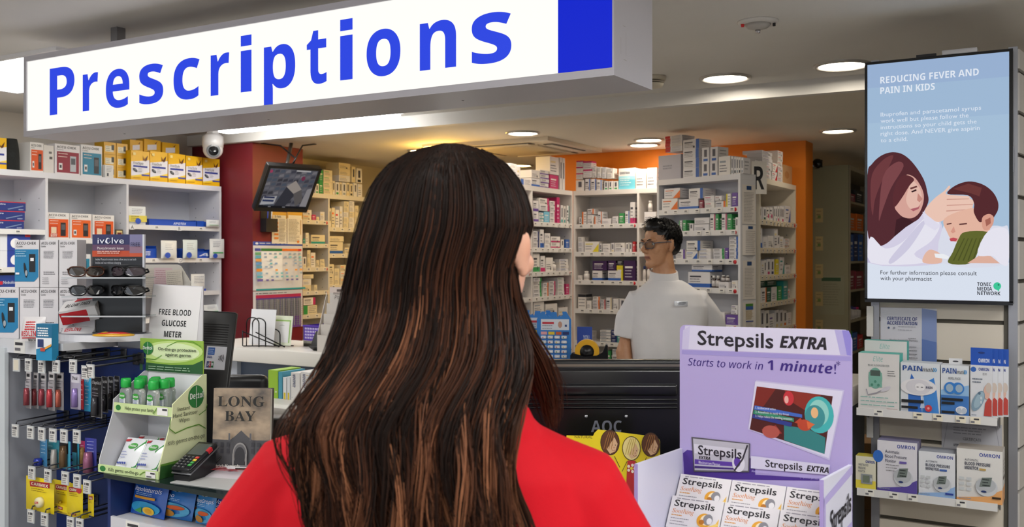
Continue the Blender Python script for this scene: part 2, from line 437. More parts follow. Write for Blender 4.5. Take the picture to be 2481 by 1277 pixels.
mb = MB(); mb.bm(bm, C('#e6e5e6', 0.3), True); mb.build('ball', t)
dv = (EYE - Vector((p.x, p.y, HC-0.145))).normalized(); dv = (dv + Vector((0.1, 0, -0.15))).normalized()
M = dv.to_track_quat('Z', 'Y').to_matrix().to_4x4(); M.translation = Vector((0, 0, -0.115))
mb = MB(); mb.M = M; mb.lathe([(0.048, 0.052), (0.05, 0.06), (0.046, 0.066), (0.03, 0.064), (0.0, 0.062)], C('#7f8286', 0.3), 24)
mb.lathe([(0.036, 0.066), (0.032, 0.070), (0.0, 0.072)], C('#101216', 0.08), 20); mb.build('lens', t)
# ceiling cassette air conditioner
c0 = onZ(1270, 354, LC)
t = thing('ceiling_air_conditioner', 'square ceiling cassette air conditioner over the dispensary shelves', 'air conditioner', (c0.x, c0.y, LC))
mb = MB(); q_ = 0.45
mb.plate([(-q_,-q_),(q_,-q_),(q_,q_),(-q_,q_)], -0.03, 0, C('#d5cbb8', 0.4))
mb.plate([(-q_*.6,-q_*.6),(q_*.6,-q_*.6),(q_*.6,q_*.6),(-q_*.6,q_*.6)], -0.042, -0.03, C('#cbbfa8', 0.5)); mb.build('panel', t)
for k in range(4):
    mb = MB(); mb.M = Matrix.Rotation(k*math.pi/2, 4, 'Z')
    mb.box(-0.27, 0.27, -q_*0.88, -q_*0.70, -0.034, -0.0305, C('#4c443a')); mb.build('air_slot', t)
    mb = MB(); mb.M = Matrix.Rotation(k*math.pi/2, 4, 'Z')
    mb.box(-0.25, 0.25, -q_*0.85, -q_*0.73, -0.04, -0.0345, C('#ded5c4')); mb.build('louvre', t)

# ================================================================== television on the slat wall
FT = Fr((0, 3.94), 0)
tx0, tx1 = FT.u(2095), FT.u(2454); tz0, tz1 = FT.z(2454, 740), FT.z(2454, 117)
TVW, TVH = tx1-tx0, tz1-tz0
t = thing('television', 'tall black portrait television showing a fever advice screen on the slat wall', 'television', ((tx0+tx1)/2, 3.94, tz0))
bz = 0.010
mb = MB(); mb.rbox(-TVW/2, TVW/2, 0.004, 0.05, 0, TVH, C('#0b0b0d', 0.3), 0.004); 
for a in [(-TVW/2, TVW/2, 0, bz*1.4), (-TVW/2, TVW/2, TVH-bz, TVH)]: mb.box(a[0], a[1], 0, 0.006, a[2], a[3], C('#0b0b0d', 0.25))
mb.box(-TVW/2, -TVW/2+bz, 0, 0.006, bz, TVH-bz, C('#0b0b0d', 0.25)); mb.box(TVW/2-bz*1.2, TVW/2, 0, 0.006, bz, TVH-bz, C('#0b0b0d', 0.25))
mb.box(TVW/2, TVW/2+0.002, 0.01, 0.04, TVH*0.52, TVH*0.62, C('#8f9096', 0.3, 1.0))
mb.build('bezel', t)
def TVM(h): return C(h, 0.35, 0, 0.92)
def tvp(pts):
    out = []
    for x, y in pts:
        u = (x-74)/656; yb, yt = 1220+9*u, 124-59*u
        out.append((min(1, max(0, u)), min(1, max(0, (yb-y)/(yb-yt)))))
    return out
ops = [('r', '#a3bedb', 0, 0.155, 1, 1), ('r', '#a9c4de', 0, 0.155, 1, 0.75), ('r', '#9db6d8', 0, 0.9, 1, 1), ('r', '#dfe7f5', 0, 0, 1, 0.155)]
T = lambda s, x, y, h, w, col='#e2e8f4', st='': ops.append(('t', col, s, tvp([(x, y)])[0][0], tvp([(x, y)])[0][1], h/1110, st, 'l', w/656))
T('REDUCING FEVER AND', 137, 211, 30, 460, '#e8effa', 'b'); T('PAIN IN KIDS', 137, 260, 30, 260, '#e8effa', 'b')
for s, y, w in [('Ibuprofen and paracetamol syrups', 366, 468), ('work well but please follow the', 396, 412), ('instructions so your child gets the', 426, 448), ('right dose. And NEVER give aspirin', 456, 462), ('to a child.', 487, 130)]:
    T(s, 139, y, 19, w, '#e6eefa')
def smooth_pts(pts, n=4):
    if len(pts) < 6: return pts
    out = []; N = len(pts)
    for i in range(N):
        p0, p1, p2, p3 = (Vector(pts[(i+k) % N]) for k in (-1, 0, 1, 2))
        for j in range(n):
            t = j/n; q = 0.5*((2*p1)+(p2-p0)*t+(2*p0-5*p1+4*p2-p3)*t*t+(3*p1-p0-3*p2+p3)*t**3); out.append((q.x, q.y))
    return out
def poly(col, pts): ops.append(('p', col, tvp(smooth_pts(pts))))
# mother: shirt, hair, face, arm
poly('#d9d4ea', [(74,870),(130,850),(240,835),(340,790),(420,850),(440,960),(440,1052),(74,1052)])
poly('#c9c4e2', [(74,1010),(150,960),(130,1052),(74,1052)])
poly('#54282f', [(74,640),(95,590),(140,550),(195,533),(250,545),(300,590),(345,660),(362,720),(366,770),(330,835),(300,860),(250,880),(215,920),(170,960),(130,975),(100,965),(74,900)])
poly('#6f3a3e', [(96,640),(150,570),(200,548),(180,600),(140,680),(110,760),(100,830),(90,760)])
poly('#7d464a', [(150,650),(215,580),(250,600),(190,700),(150,800),(130,850)])
poly('#3d1a22', [(215,850),(250,835),(300,860),(260,885),(205,930)])
poly('#dba79b', [(262,640),(300,650),(330,690),(345,730),(342,775),(322,820),(290,842),(250,838),(222,815),(208,785),(240,730),(258,690)])
poly('#e9bfb0', [(290,665),(325,700),(336,750),(318,790),(285,800),(262,760),(275,700)])
poly('#5b2a30', [(262,640),(300,660),(278,690),(240,750),(205,790),(200,730),(225,660)])
poly('#6b3a38', [(280,700),(312,690),(316,697),(284,708)]); poly('#33181c', [(286,716),(310,706),(312,714),(290,722)])
poly('#b0606a', [(282,800),(320,790),(328,780),(322,798),(296,810)]); poly('#c98d80', [(318,725),(340,752),(326,768),(314,758)])
poly('#eceaf6', [(90,930),(160,985),(250,950),(340,850),(395,840),(420,880),(380,950),(300,1010),(345,1052),(90,1052)])
poly('#d3cfe6', [(250,955),(335,860),(350,870),(280,980),(200,1052),(180,1040)])
poly('#e4e1f2', [(340,812),(380,842),(424,878),(398,900),(350,870)])
poly('#f0c9b8', [(350,806),(395,750),(440,715),(462,690),(468,700),(450,730),(548,738),(556,748),(575,762),(572,778),(566,796),(545,808),(530,818),(470,835),(415,860),(380,842)])
for a in [[(452,752),(552,750),(553,753),(452,756)], [(452,780),(570,776),(570,779),(452,784)], [(450,806),(545,800),(545,803),(450,811)]]: poly('#cf9a8c', a)
# boy
poly('#dfe2f0', [(440,870),(480,930),(640,880),(700,880),(727,890),(727,1052),(430,1052)])
poly('#e9b9a4', [(440,845),(540,800),(610,800),(640,850),(640,910),(560,940),(520,950),(480,948),(455,910)])
poly('#55262b', [(455,728),(490,690),(550,670),(610,682),(655,715),(680,760),(682,800),(665,835),(640,870),(625,850),(600,860),(575,815),(575,770),(548,735)])
poly('#6d3736', [(480,705),(550,680),(610,700),(600,740),(560,725)])
poly('#dda18d', [(612,840),(640,822),(662,835),(660,868),(640,895),(615,890)])
poly('#a96759', [(625,850),(648,838),(650,865),(630,880)])
for a in [[(452,868),(474,864),(474,869),(452,873)], [(508,868),(544,864),(544,870),(510,874)]]: poly('#5a3030', a)
poly('#c44d58', [(464,938),(482,932),(502,938),(494,950),(470,950)]); poly('#d99b8a', [(470,905),(484,880),(492,905),(480,913)])
poly('#62682c', [(460,1052),(480,1000),(505,940),(535,906),(635,905),(637,940),(600,985),(560,1052)])
for k in range(6): poly('#4b5120', [(480+k*22,1040),(530+k*18,935),(534+k*18,935),(486+k*22,1040)])
poly('#e3b3a0', [(545,1052),(600,1015),(650,1018),(690,1052)]); poly('#eceaf6', [(590,1010),(640,900),(727,900),(727,1052),(690,1052),(660,1018)])
poly('#e9bca8', [(346,1052),(345,1020),(372,990),(410,1000),(428,1020),(424,1052)]); poly('#f2f4f8', [(395,1008),(440,1010),(464,1022),(455,1034),(400,1026)])
T('For further information please consult', 138, 1107, 19, 450, '#23252d'); T('with your pharmacist', 138, 1134, 19, 245, '#23252d')
for s, y, w in [('TONIC', 1158, 62), ('MEDIA', 1179, 66), ('NETWORK', 1200, 102)]: T(s, 590, y, 16, w, '#23252d', 'b')
u, v = tvp([(678, 1158)])[0]; ops.append(('e', '#3ecb9b', u, v, 0.026, 0.0155)); poly('#3ecb9b', [(676,1172),(690,1168),(684,1184)])
u, v = tvp([(684, 1152)])[0]; ops += [('r', '#14202a', u-0.007, v-0.0009, u+0.007, v+0.0009), ('r', '#14202a', u-0.0016, v-0.0042, u+0.0016, v+0.0042)]
mb = MB(); sw, sh = TVW-2.2*bz, TVH-2.4*bz
mb.box(-TVW/2+bz, TVW/2-bz*1.2, 0.0025, 0.004, bz*1.4, TVH-bz, C('#08080a', 0.2))
mb.art((-TVW/2+bz, 0.0022, bz*1.4), (1, 0, 0), (0, 0, 1), sw, sh, ops, eps=0.00002, mk=TVM, base=0.0)
mb.build('screen', t)
mb = MB(); mb.box(-0.07, -0.0, 0.0, 0.012, TVH+0.0003, TVH+0.010, C('#1a1a1c')); mb.M = Matrix.Translation((-0.12, 0, 0)); mb.build('maker_tab', t)
mb = MB(); mb.rbox(0.02, 0.14, 0.0, 0.045, TVH+0.0003, TVH+0.018, C('#c4c3c6', 0.4), 0.003); mb.build('sensor_bar', t)

# ================================================================== slat wall pillar
SLAT = C('#d3cabc', 0.5); WT = 2.285
swx0, swx1, swy = FT.off(-0.075).u(2112), FT.off(-0.075).u(2466), 4.015
t = thing('slat_wall', 'cream slatted display wall with grey metal posts behind the television', 'slat wall', (0, 0, 0))
mb = MB(); mb.box(swx0+0.03, swx1-0.03, swy+0.016, swy+0.12, 0, WT, C('#57534b', 0.8)); mb.build('backing', t)
mb = MB(); pitch = 0.156; z = 0.03
while z < WT-0.02:
    mb.box(swx0+0.03, swx1-0.03, swy, swy+0.016, z, min(z+pitch-0.016, WT), SLAT); z += pitch
mb.build('slats', t)
for x in (swx0, swx1-0.03):
    mb = MB(); mb.box(x, x+0.03, swy-0.012, swy+0.12, 0, WT+0.008, C('#a3a4aa', 0.35, 0.6)); mb.build('post', t)
sa = R_(90-8)
mb = MB(); mb.M = Matrix.Translation((swx1+0.004, swy-0.01, 0)) @ Matrix.Rotation(sa, 4, 'Z'); z = 0.03
mb.box(0, 0.9, 0.014, 0.05, 0, WT, C('#57534b', 0.8))
while z < WT-0.02:
    mb.box(0.012, 0.9, 0, 0.0135, z, min(z+pitch-0.016, WT), C('#c9c5c0', 0.5)); z += pitch
mb.build('side_slats', t)
# ================================================================== white shelving
SHW = C('#dcdbdf', 0.4); SHI = C('#cfd1d8', 0.5); SHC = C('#dcd6c8', 0.45); RAIL = C('#e6e4e2', 0.35)
def shelf_unit(name, label, fr, edges, ztop, bays, depth, m=SHW, mi=SHI, zb=0.05, group=None, dots=True, rail=0.034, holes=True, tickets=None, th=0.018, railcol=RAIL):
    """edges: positions of the upright boards; bays: for each bay the heights of its shelf tops"""
    t = thing(name, label, 'shelf unit', fr.pt(0), fr.phi, group)
    mb = MB(); mb.box(edges[0], edges[-1], depth-0.012, depth, zb, ztop-0.036, mi); mb.build('back_panel', t)
    mb = MB(); mb.box(edges[0]-th/2, edges[-1]+th/2, 0, depth, ztop-0.036, ztop, m); mb.build('top_board', t)
    for e in edges:
        mb = MB(); mb.box(e-th/2, e+th/2, 0.0, depth-0.0125, zb-0.05, ztop-0.0365, m)
        if holes:
            for k in range(16):
                for yy in (0.06, depth-0.09):
                    zz = 0.9 + k*0.07
                    if zz < ztop-0.1:
                        mb.add([(e-th/2-0.0006, yy, zz), (e-th/2-0.0006, yy+0.007, zz), (e-th/2-0.0006, yy+0.007, zz+0.007), (e-th/2-0.0006, yy, zz+0.007)], [(0, 3, 2, 1)], C('#6f6f76'))
        mb.build('upright', t)
    rnd = random.Random(len(label)*7+len(edges))
    for bi, zs in enumerate(bays):
        x0, x1 = edges[bi]+th/2+0.0005, edges[bi+1]-th/2-0.0005
        for z in zs:
            mb = MB(); mb.box(x0, x1, 0.006, depth-0.013, z-0.018, z, m); s = mb.build('shelf', t)
            if rail:
                mb = MB(); mb.box(x0, x1, 0.0, 0.0055, z-rail, z+0.002, railcol)
                n = max(2, int((x1-x0)/0.085)) if tickets is None else tickets
                ops = []
                for k in range(n):
                    u = (k+0.25+0.3*rnd.random())/n; w = 0.036/(x1-x0)
                    ops += [('r', '#f4f1ea', u, 0.1, u+w, 0.9), ('r', '#55545a', u+w*0.15, 0.5, u+w*0.8, 0.72), ('r', '#8d8c92', u+w*0.1, 0.25, u+w*0.9, 0.34)]
                mb.art((x0, 0, z-rail), (1, 0, 0), (0, 0, 1), x1-x0, rail, ops)
                r = mb.build('price_rail', s)
                if dots:
                    mb = MB(); mb.M = Matrix.Translation((x1-0.022, -0.0015, z-rail*0.5)) @ Matrix.Rotation(math.pi/2, 4, 'X')
                    mb.lathe([(0.013, 0), (0.013, 0.0012)], C('#d3202c', 0.4), 14); mb.build('red_dot_sticker', s)
    return t
def zs(fr, px, *ys): return [fr.z(px, y) for y in ys]
PI2 = math.pi/2
FL = Fr((-5.6, 0), PI2); FD = Fr((-5.45, 0), PI2); FV = Fr((-3.497, 0), PI2); FC = Fr((0, 6.9), 0)
FR_ = Fr((-2.504, 6.207), R_(-20.7)); FX = Fr((-1.80, 0), PI2); FZ = Fr((-1.563, 0), PI2)
ZT = 2.04
zL1 = zs(FL, 50, 556, 648, 735); zL2 = zs(FL, 200, 579, 660, 740); zL3 = zs(FL, 430, 548, 626, 708, 768)
shelf_unit('display_shelving', 'white open shelving with meter boxes along the side wall up to the red pillar', FL,
           [FL.u(-250), FL.u(113), FL.u(309), FL.u(534)], ZT+0.005, [zL1, zL2, zL3], 0.345, dots=False, rail=0.03, tickets=2)
zD1 = zs(FD, 765, 534, 591, 648, 705, 761); zD2 = zs(FD, 830, 552, 615, 690, 750)
shelf_unit('dispensary_shelving', 'cream medicine shelving behind the red pillar and the wall screen', FD,
           [5.775, FD.u(797), FD.u(908), 9.28], ZT, [zD1, zD2, zD2], 0.36, m=SHC, mi=C('#c9c4b8', 0.5), railcol=C('#ddd5c2', 0.4))
zV = zs(FV, 1340, 540, 601, 658, 717, 786, 850)
shelf_unit('dispensary_shelving', 'white medicine shelving side bay meeting the back bays in the corner', FV,
           [5.45, FV.u(1289), 6.887], ZT, [zV, zV], 0.33, m=C('#e3deda', 0.45), mi=C('#cdc8c4', 0.5))
zC = zs(FC, 1460, 543, 611, 680, 750, 829, 890)
shelf_unit('dispensary_shelving', 'white medicine shelving bays against the back wall behind the pharmacist', FC,
           [-3.486, FC.u(1546), FC.u(1660)], ZT, [zC, zC], 0.285, m=C('#e3deda', 0.45), mi=C('#cdc8c4', 0.5))
zR = zs(FR_, 1700, 505, 559, 628, 697, 783)
shelf_unit('dispensary_shelving', 'white medicine shelving standing forward with the letter R on its corner', FR_,
           [FR_.u(1594), FR_.u(1791)], ZT, [zR], 0.17, m=C('#dfdee0', 0.45), mi=C('#c5c6cc', 0.5))
zX = zs(FX, 1880, 536, 602, 666, 730, 797)
shelf_unit('dispensary_shelving', 'cream medicine shelving between the papered end panel and the orange wall', FX,
           [6.265, 7.185], ZT, [zX], 0.26, m=C('#e2dac9', 0.45), mi=C('#d6cdb9', 0.5), railcol=C('#e2d6bd', 0.4))
# papers taped to the side board of the forward shelves
_e = FR_.pt(FR_.u(1791)+0.0095); FE = Fr((_e.x, _e.y), FR_.phi + PI2)
for i, (lab, x0, x1, y0, y1, hd) in enumerate([
    ('white typed notice paper with blue square, topmost on the shelving end', 1797, 1829, 448, 543, '#2a4a7a'),
    ('curling typed notice paper with blue square, second down on the shelving end', 1798, 1829, 546, 618, '#2a4a7a'),
    ('long typed notice paper with blue square, third down on the shelving end', 1799, 1829, 631, 725, '#2a4a7a'),
    ('notice paper with green and blue picture, lowest on the shelving end', 1799, 1829, 733, 800, '#4a8a3a')]):
    uc, w, zb, h = FE.ext(x0, x1, y0, y1)
    mb = MB()
    def curl(u, v, w=w, h=h, i=i): return (-w/2+u*w, -0.002-(0.012*math.sin(u*math.pi) if i == 1 else 0.001), v*h)
    mb.grid(curl, 8, 1, C('#e9e2da', 0.6))
    yo = -0.0045 if i != 1 else -0.0145
    ops = [('r', hd, 0.32, 0.87, 0.68, 0.97), ('x', '#7f7a7a', 0.12, 0.88, 0.8, 0.08, 20 if i != 1 else 12, 0.008 if i != 1 else 0.012)]
    if i == 3: ops = [('r', '#4f8a34', 0.2, 0.86, 0.8, 0.96), ('r', '#3f65a8', 0.2, 0.74, 0.8, 0.86), ('x', '#b9a060', 0.2, 0.8, 0.7, 0.4, 10, 0.015), ('r', '#46559a', 0.2, 0.3, 0.8, 0.34), ('x', '#8a8580', 0.2, 0.8, 0.26, 0.08, 5, 0.01)]
    mb.art((-w/2, yo, 0), (1, 0, 0), (0, 0, 1), w, h, ops)
    tag(mb.build('notice_paper', None, FE.pt(uc, 0.0008, zb), FE.phi), lab, 'paper notice', 'papers on the end board')
uc, w, zb, h = FE.ext(1824, 1835, 425, 470)
mb = MB(); mb.rbox(-0.05, 0.05, 0, 0.004, 0, 0.21, C('#efe9df', 0.5), 0.0015); mb.art((-0.05, 0, 0), (1, 0, 0), (0, 0, 1), 0.1, 0.21, [('t', '#15151a', 'R', 0.16, 0.14, 0.68, 'b', 'l', 0.68)])
tag(mb.build('letter_plate', None, FE.pt(0.175, 0.012, zb), R_(35)), 'white plate with a black letter R on the shelving corner', 'letter sign')
# store room rack beyond the orange wall
zZ = zs(FZ, 2075, 490, 559, 633, 701, 774, 850)
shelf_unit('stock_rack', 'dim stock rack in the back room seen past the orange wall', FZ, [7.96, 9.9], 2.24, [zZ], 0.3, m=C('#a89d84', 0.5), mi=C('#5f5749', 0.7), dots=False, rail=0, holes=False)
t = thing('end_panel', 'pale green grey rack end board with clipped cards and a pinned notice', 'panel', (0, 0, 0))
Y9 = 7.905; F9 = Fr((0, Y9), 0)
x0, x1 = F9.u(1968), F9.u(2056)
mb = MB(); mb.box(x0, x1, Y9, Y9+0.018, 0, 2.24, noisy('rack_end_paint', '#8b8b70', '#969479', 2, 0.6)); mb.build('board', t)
for y in (505, 573, 640, 707, 775): 
    uc, w, zb, h = F9.ext(1976, 1994, y, y+34)
    mb = MB(); mb.box(uc-w/2, uc+w/2, Y9-0.004, Y9-0.0005, zb, zb+h, C('#b7a777', 0.6)); mb.art((uc-w/2, Y9-0.004, zb), (1, 0, 0), (0, 0, 1), w, h, [('x', '#7d7252', 0.15, 0.85, 0.8, 0.3, 3, 0.05), ('r', '#6f8a4a', 0.3, 0.3, 0.7, 0.5)])
    mb.build('clipped_card', t)
uc, w, zb, h = F9.ext(1988, 2046, 668, 762)
mb = MB(); mb.box(uc-w/2, uc+w/2, Y9-0.003, Y9-0.0005, zb, zb+h, C('#94957c', 0.5)); mb.art((uc-w/2, Y9-0.003, zb), (1, 0, 0), (0, 0, 1), w, h, [('r', '#33563a', 0.05, 0.86, 0.85, 0.95), ('x', '#82836c', 0.1, 0.85, 0.78, 0.25, 9, 0.02)])
mb.build('pinned_notice', t)
p = EYE + ray(1980, 396)*(7.85/ray(1980, 396).y)
t = thing('dome_camera', 'small black dome camera beside the orange wall', 'security camera', (p.x, 7.903, p.z))
mb = MB(); mb.box(-0.03, 0.03, -0.02, 0, -0.03, 0.03, C('#141416')); mb.build('mount', t)
bm = bmesh.new(); bmesh.ops.create_uvsphere(bm, u_segments=16, v_segments=10, radius=0.04)
for v in bm.verts: v.co.y -= 0.045
mb = MB(); mb.bm(bm, C('#0d0d10', 0.15), True); mb.build('ball', t)

# ================================================================== medicines on the dispensary shelves
CLR = {'w': ('#e9e6e4', 'white'), 'b': ('#2f62b4', 'blue'), 'n': ('#20306e', 'navy'), 'o': ('#e3701c', 'orange'), 'g': ('#3c9a55', 'green'), 'p': ('#c4306e', 'pink'),
       'v': ('#6a4a9c', 'violet'), 't': ('#2f9a98', 'teal'), 'y': ('#e0cf2c', 'yellow'), 'r': ('#c9262e', 'red'), 'k': ('#26262c', 'black'), 'c': ('#dfcfa0', 'cream'),
       'l': ('#7cc4e0', 'sky-blue'), 's': ('#9aa3ad', 'grey'), 'u': ('#3c1850', 'purple'), 'm': ('#8a2a40', 'maroon'), 'd': ('#1f5a4a', 'dark-green')}
def med_ops(col, lay, rnd, aspect):
    c = CLR[col][0]; o = []
    tx = '#6d6c76'
    if lay == 'p': o = [('r', c, 0.08, 0.66, 0.62, 0.76), ('x', tx, 0.08, 0.8, 0.5, 0.2, 3, 0.05)]
    elif lay == 'b': o = [('r', c, 0, 0, 1, 0.26), ('r', '#44434c', 0.08, 0.66, 0.6, 0.76), ('x', tx, 0.08, 0.7, 0.54, 0.38, 2, 0.05)]
    elif lay == 'e': o = [('r', c, 0.8, 0, 1, 1), ('r', '#44434c', 0.08, 0.62, 0.6, 0.74), ('x', tx, 0.08, 0.7, 0.5, 0.2, 3, 0.05)]
    elif lay == 'l': o = [('r', c, 0, 0, 0.3, 1), ('x', tx, 0.4, 0.95, 0.8, 0.2, 4, 0.05)]
    elif lay == 's': o = [('p', c, [(0.55, 0), (1, 0), (1, 0.8)]), ('r', c, 0.08, 0.72, 0.6, 0.8), ('x', tx, 0.08, 0.6, 0.55, 0.3, 2, 0.05)]
    elif lay == 'f': o = [('r', '#e9e6e4', 0.12, 0.62, 0.75, 0.72), ('x', '#d6d3dc', 0.12, 0.75, 0.5, 0.2, 3, 0.04)]
    elif lay == 't': o = [('r', c, 0, 0.8, 1, 1), ('x', tx, 0.1, 0.9, 0.65, 0.2, 3, 0.05)]
    elif lay == 'd': o = [('e', c, 0.7, 0.35, 0.22, 0.22*min(3, aspect)), ('r', '#44434c', 0.08, 0.7, 0.6, 0.8), ('x', tx, 0.08, 0.5, 0.55, 0.3, 2, 0.05)]
    elif lay == 'v': o = [('r', c, 0.2, 0.05, 0.8, 0.22), ('r', '#55545e', 0.3, 0.35, 0.7, 0.85)]      # end of a carton standing like a book
    if rnd.random() < 0.35 and lay in 'pbe': o.append(('r', '#3b3a42', 0.62, 0.1, 0.74, 0.3))
    return o
LAYN = {'p': '{}-lined white carton', 'b': '{}-banded white carton', 'e': '{}-ended white carton', 'l': '{}-striped white carton', 's': '{}-cornered white carton',
        'f': '{} carton', 't': '{}-topped white carton', 'd': '{}-spotted white carton', 'v': 'slim {}-footed white carton', 'B': 'white medicine bottle', 'K': 'brown glass bottle'}
def bottle(label, loc, rot, w, h, dark=False, group=None, capcol='#efece8', lab='#d9d4d2'):
    r = w/2; t = thing('medicine_bottle', label, 'bottle', loc, rot, group)
    body = C('#3a1c12', 0.15, coat=0.5) if dark else C('#e8e4e0', 0.35)
    mb = MB(); mb.lathe([(r*0.94, 0), (r, h*0.03), (r, h*0.66), (r*0.62, h*0.76), (r*0.62, h*0.80)], body, 16); mb.build('body', t)
    mb = MB(); mb.lathe([(r*0.72, h*0.79), (r*0.74, h*0.98), (r*0.66, h)], C(capcol, 0.4), 16); mb.build('cap', t)
    mb = MB(); mb.lathe([(r*1.015, h*0.12), (r*1.015, h*0.6)], C(lab, 0.5), 16); mb.build('paper_label', t)
    return t
def stock(fr, zbase, spec, anchor, where, depth=0.26, group=None, inset=0.012, order=1, cream=False, lo=0, hi=9999):
    """spec lines: x0 x1 ytop [ybottom] style [stack]; boxes stand on zbase unless a bottom row is given"""
    rnd = random.Random(hash_(where)); items = []
    for ln in spec.split(';'):
        f = ln.split()
        if not f: continue
        x0, x1, y0 = map(float, f[:3]); yb = None; k = 3
        if f[k].lstrip('+').replace('.', '').isdigit(): yb = float(f[k]); k += 1
        st = f[k]; n = int(f[k+1]) if len(f) > k+1 else 1
        items.append((x0, x1, y0, yb, st, n))
    idx = 0
    for it in (items if order > 0 else items[::-1]):
        x0, x1, y0, yb, st, n = it
        x0 = max(x0, lo); x1 = min(x1, hi)
        uc, w, _, _ = fr.ext(x0, x1, y0, y0+10); xm = (x0+x1)/2
        zt = fr.z(xm, y0); z0 = zbase + 0.0005 if yb is None else fr.z(xm, yb)
        H = max(0.02, zt - z0); h = H/n
        for lv in range(n):
            ww = w*(0.985 - 0.02*rnd.random()); d = min(depth-0.03, 0.07 + 0.08*rnd.random()) if w < 0.09 else min(depth-0.03, 0.10 + 0.05*rnd.random())
            if st[0] in 'BK':
                lay = st[0]; name = LAYN[lay]
            else: name = LAYN[st[1]].format(CLR[st[0]][1])
            pos = f'{ORD[idx]} from {anchor}' + (f', {ORD[lv]} up' if n > 1 else '')
            lab = f'{name}, {pos}, {where}'
            zz = z0 + lv*h
            yaw = (rnd.random()-0.5)*0.05
            jit = 0.006*rnd.random()
            if st[0] in 'BK':
                r = min(ww, 0.3)
                bottle(lab, fr.pt(uc, -(inset + r/2 + 0.004), zz), fr.phi, ww*0.94, h, st[0] == 'K', group, '#efece8' if len(st) < 2 else CLR[st[1]][0]); continue
            col, lay = st[0], st[1]
            asp = ww/h
            body = CLR[col][0] if lay == 'f' else ('#e4d8b8' if cream and rnd.random() < 0.7 else ['#e8e5e4', '#e4e2e4', '#ebe7e2', '#e2dfe0'][rnd.randrange(4)])
            ops = med_ops(col, lay, rnd, asp)
            top = [('r', CLR[col][0], 0, 0.4, 1, 0.7)] if rnd.random() < 0.3 else []
            carton('medicine_carton', lab, 'medicine box', fr.pt(uc, -(inset + d/2 + jit), zz), fr.phi+yaw*0.5, ww, d, h-0.0008, body, ops, ops if lay in 'fbt' else [('x', '#77767e', 0.2, 0.8, 0.75, 0.3, 3, 0.05)], top, (), group)
        idx += 1
def hash_(s): return sum(ord(c)*(i+3) for i, c in enumerate(s)) % 99991
ZTT = ZT + 0.0003
g = 'medicines on the corner side shelves'
stock(FV, ZTT, '1238 1257 396 sp 4;1258 1266 402 cp;1266 1290 434 bl;1292 1312 412 431 wp;1291 1312 432 bb;1313 1334 412 vb 4;1336 1357 424 pf;1336 1359 380 423 cp;1360 1366 381 wv;1367 1373 383 wv', 'the customer', 'top of the corner side shelves', group=g)
stock(FV, zV[0], '1296 1309 486 vb 2;1311 1335 480 511 pe 2;1311 1321 515 tb 3;1322 1335 513 lf;1337 1351 487 pe 4;1353 1360 478 pf;1363 1369 497 tv;1370 1375 499 tv;1377 1383 498 te', 'the customer', 'first corner side shelf', group=g)
stock(FV, zV[1], '1296 1310 560 ne 3;1312 1321 556 bb;1324 1337 565 wp 3;1339 1361 573 pb 2;1364 1371 580 wv;1374 1383 580 bf', 'the customer', 'second corner side shelf', group=g)
stock(FV, zV[2], '1296 1312 614 gb;1314 1325 620 pb;1326 1343 624 wp;1345 1357 634 B;1360 1381 628 bp 4', 'the customer', 'third corner side shelf', group=g)
stock(FV, zV[3], '1296 1316 673 ge 5;1320 1332 685 oe 3;1335 1350 681 pe 4;1356 1371 672 gp 5;1375 1383 688 pf', 'the customer', 'fourth corner side shelf', group=g)
stock(FV, zV[4], '1296 1322 732 sp 2;1326 1354 736 wp 2;1358 1380 745 cp', 'the customer', 'fifth corner side shelf', group=g)
g = 'medicines on the back shelves'
stock(FC, ZTT, '1393 1413 436 wv;1416 1428 433 be;1430 1442 433 be;1444 1456 435 be;1462 1471 438 gv;1473 1482 438 gv;1484 1496 438 gv;1394 1410 389 434 pt 3;1411 1432 390 430 pt 2;1433 1443 403 430 sp 2;1445 1455 404 431 sp 2;1457 1467 405 432 sp 2;1469 1484 407 432 sp 2;1539 1563 409 wp;1566 1590 406 wp', 'the corner', 'top of the back shelves', group=g)
uc, w, zb, h = FC.ext(1497, 1537, 410, 461)
carton('medicine_carton', 'large white and sky blue carton on top of the back shelves', 'medicine box', FC.pt(uc, -0.08, ZTT), 0, w, 0.13, h, '#e9e6e4', [('r', '#6cc6dc', 0, 0.0, 1, 0.62), ('r', '#9ad8e6', 0, 0.45, 1, 0.62), ('t', '#2b3a52', 'QUESTRAN', 0.08, 0.72, 0.11, 'b', 'l', 0.6), ('x', '#e6f4f8', 0.1, 0.8, 0.52, 0.2, 4, 0.03)], group=g)
stock(FC, zC[0], '1401 1407 526 kv;1408 1419 513 ol;1421 1435 520 wp;1422 1437 506 519 oe;1438 1446 524 ol;1447 1456 512 oe;1457 1478 529 wp;1482 1496 524 sp;1498 1511 516 gf;1513 1523 511 be;1525 1536 489 pb', 'the corner', 'first back shelf', group=g, lo=1398.5, hi=1538.5)
stock(FC, zC[1], '1393 1412 574 sp 3;1414 1449 585 ys;1451 1456 590 dv;1458 1477 590 wp 3;1479 1486 588 cv;1488 1512 588 kp 2;1514 1521 588 wv;1523 1529 588 wv;1531 1537 585 rf', 'the corner', 'second back shelf', group=g, lo=1398.5, hi=1538.5)
stock(FC, zC[2], '1393 1407 667 wp;1409 1423 657 B;1433 1457 656 bb;1433 1468 632 655 uf;1471 1503 656 bb;1471 1490 631 655 uf;1492 1507 643 yf;1493 1508 631 642 kf;1509 1539 631 uf', 'the corner', 'third back shelf', group=g, lo=1398.5, hi=1538.5)
stock(FC, zC[3], '1393 1418 713 kt;1420 1431 729 wp;1434 1451 719 oe 4;1453 1465 726 re 3;1467 1480 721 ce;1484 1497 724 wp;1499 1514 724 nv', 'the corner', 'fourth back shelf', group=g, lo=1398.5, hi=1538.5)
